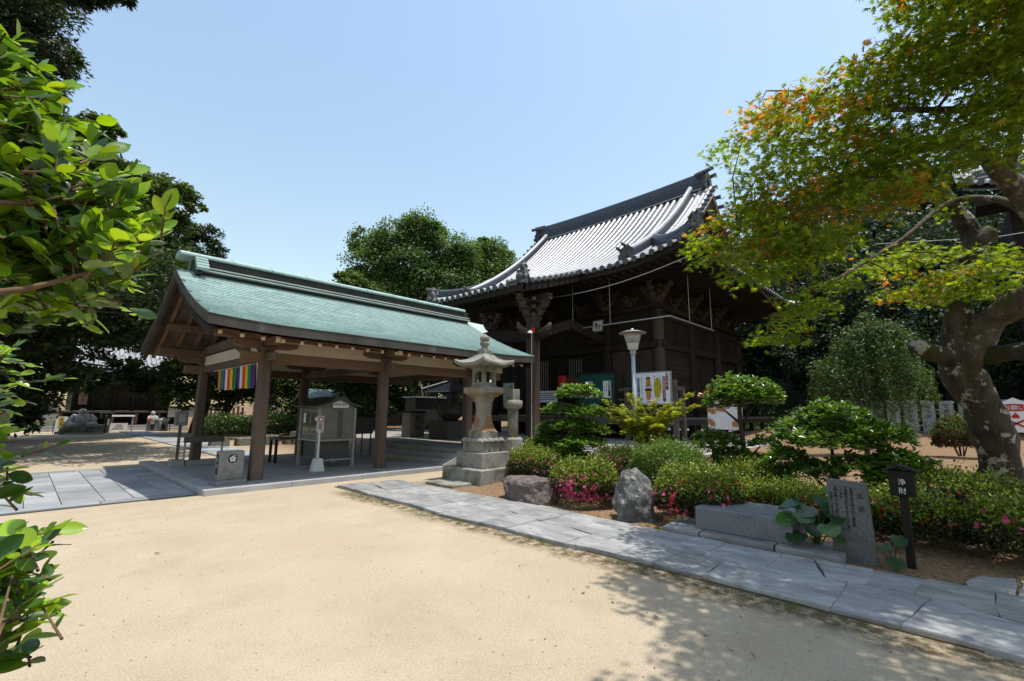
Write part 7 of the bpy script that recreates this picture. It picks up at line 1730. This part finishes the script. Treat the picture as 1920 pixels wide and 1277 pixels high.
for k in range(3): MB().box(4.3+.1*k, 4.9-.05*k, 40.594, 40.599, .15+.13*k, .2+.13*k).build('text_line', GREYW, ln_)
wb2 = board('roofed_board', 'large blank white board under a small brown roof, left of the bamboo fence', 8.0, 39.5, 1.9, .95, 1.62, WHITE, None, DARK, 'notice board')
MB().box(6.95, 9.05, 39.2, 39.9, 1.64, 1.70).build('roof', WOODX, wb2)
bf = thing('picket_fence', 'weathered picket fence between the white board and the pavilion post', 'fence', (9.9, 38.5, 0))
for k in range(9): MB().box(9.0+.26*k, 9.14+.26*k, 38.5-.1*k, 38.55-.1*k, -.05, 1.7+.05*math.sin(k*3)).build('picket', WOOD, bf)
for z in (.5, 1.2): MB().beam((8.95, 38.6, z), (11.3, 37.7, z), .04, .07).build('rail', GREYW, bf)
for k, (x, y, rx, ry, h) in enumerate(((7.5, 27.5, 1.2, 1.1, 1.0), (9.4, 26.4, 1.3, 1.1, 1.15), (11.6, 25.5, 1.4, 1.1, 1.05))):
    shrub('box_hedge', ['dark clipped hedge behind the rear-left pavilion post', 'clipped sunlit hedge seen between the pavilion posts', 'clipped hedge seen behind the booth'][k], (x, y, 0), (rx, ry, h), 8000, .075, DG+MG[:1], 'hedges behind the pavilion', MG+YG[:1], cat='hedge', tuft=.1)
for k in range(7):
    tag(MB().fru(5.9+.92*k, 22.6-.18*k+.05*math.sin(k*9), -.02, .36+.05*math.sin(k*4), .36, .22, .34, .20).build('edging_stone', MOSSG, None, bevel=.03), ('leftmost', 'second from left', 'third from left', 'middle', 'third from right', 'second from right', 'rightmost')[k]+' of the squared mossy edging stones before the hedge, seen through the pavilion', 'stone', 'edging stones by the hedge')
gn = thing('roofed_notice', 'notice board under a small verdigris roof behind the pavilion', 'notice board', (12.6, 27.5, 0))
MB().box(11.5, 13.7, 27.5, 27.56, 1.1, 2.1).build('panel', WHITEP, gn)
for x in (11.5, 12.6, 13.7): MB().box(x-.06, x+.06, 27.45, 27.62, -.05, 2.2).build('post', DARK, gn)
for s_ in (-1, 1): MB().add([(11.1,27.53,2.75),(14.1,27.53,2.75),(14.1,27.53+s_*.8,2.25),(11.1,27.53+s_*.8,2.25),(11.1,27.53,2.68),(14.1,27.53,2.68),(14.1,27.53+s_*.8,2.18),(11.1,27.53+s_*.8,2.18)], [(0,1,2,3),(4,7,6,5),(0,4,5,1),(1,5,6,2),(2,6,7,3),(3,7,4,0)]).build('roof', COPPER, gn)
gt = thing('gate_house', 'distant gate with a pale curved roof seen through the pavilion above the booth', 'gate', (19.5, 43, 0))
P_ = lambda u, sg: (17.2+5.5*u, 43+sg*.0, 6.5+1.1*math.sin(PI*u)**2-.25*math.cos(4*PI*u)*0)
mb = MB(); A_ = np.array([P_(u, 0) for u in np.linspace(0, 1, 15)])
mb.grid(np.stack([A_-[0, 1.6, .9], A_-[0, .8, .35], A_])); mb.grid(np.stack([A_+[0, 1.6, -.9], A_])); mb.build('roof', TILE, gt)
MB().box(17.9, 22, 42.3, 43.8, 0, 5.7).build('wall', mat('reddish_timber', (.16,.07,.05), (.2,.1,.07), 3, .8), gt)
wl = thing('white_wall', 'long pale plastered wall glimpsed behind the tree beyond the terrace', 'wall', (20, 29.5, .44))
MB().box(17, 24, 34.5, 34.7, .0, 2.2).build('wall', PLASTER, wl); MB().box(16.9, 24.1, 34.3, 34.9, 2.2, 2.35).build('coping', TILED, wl)
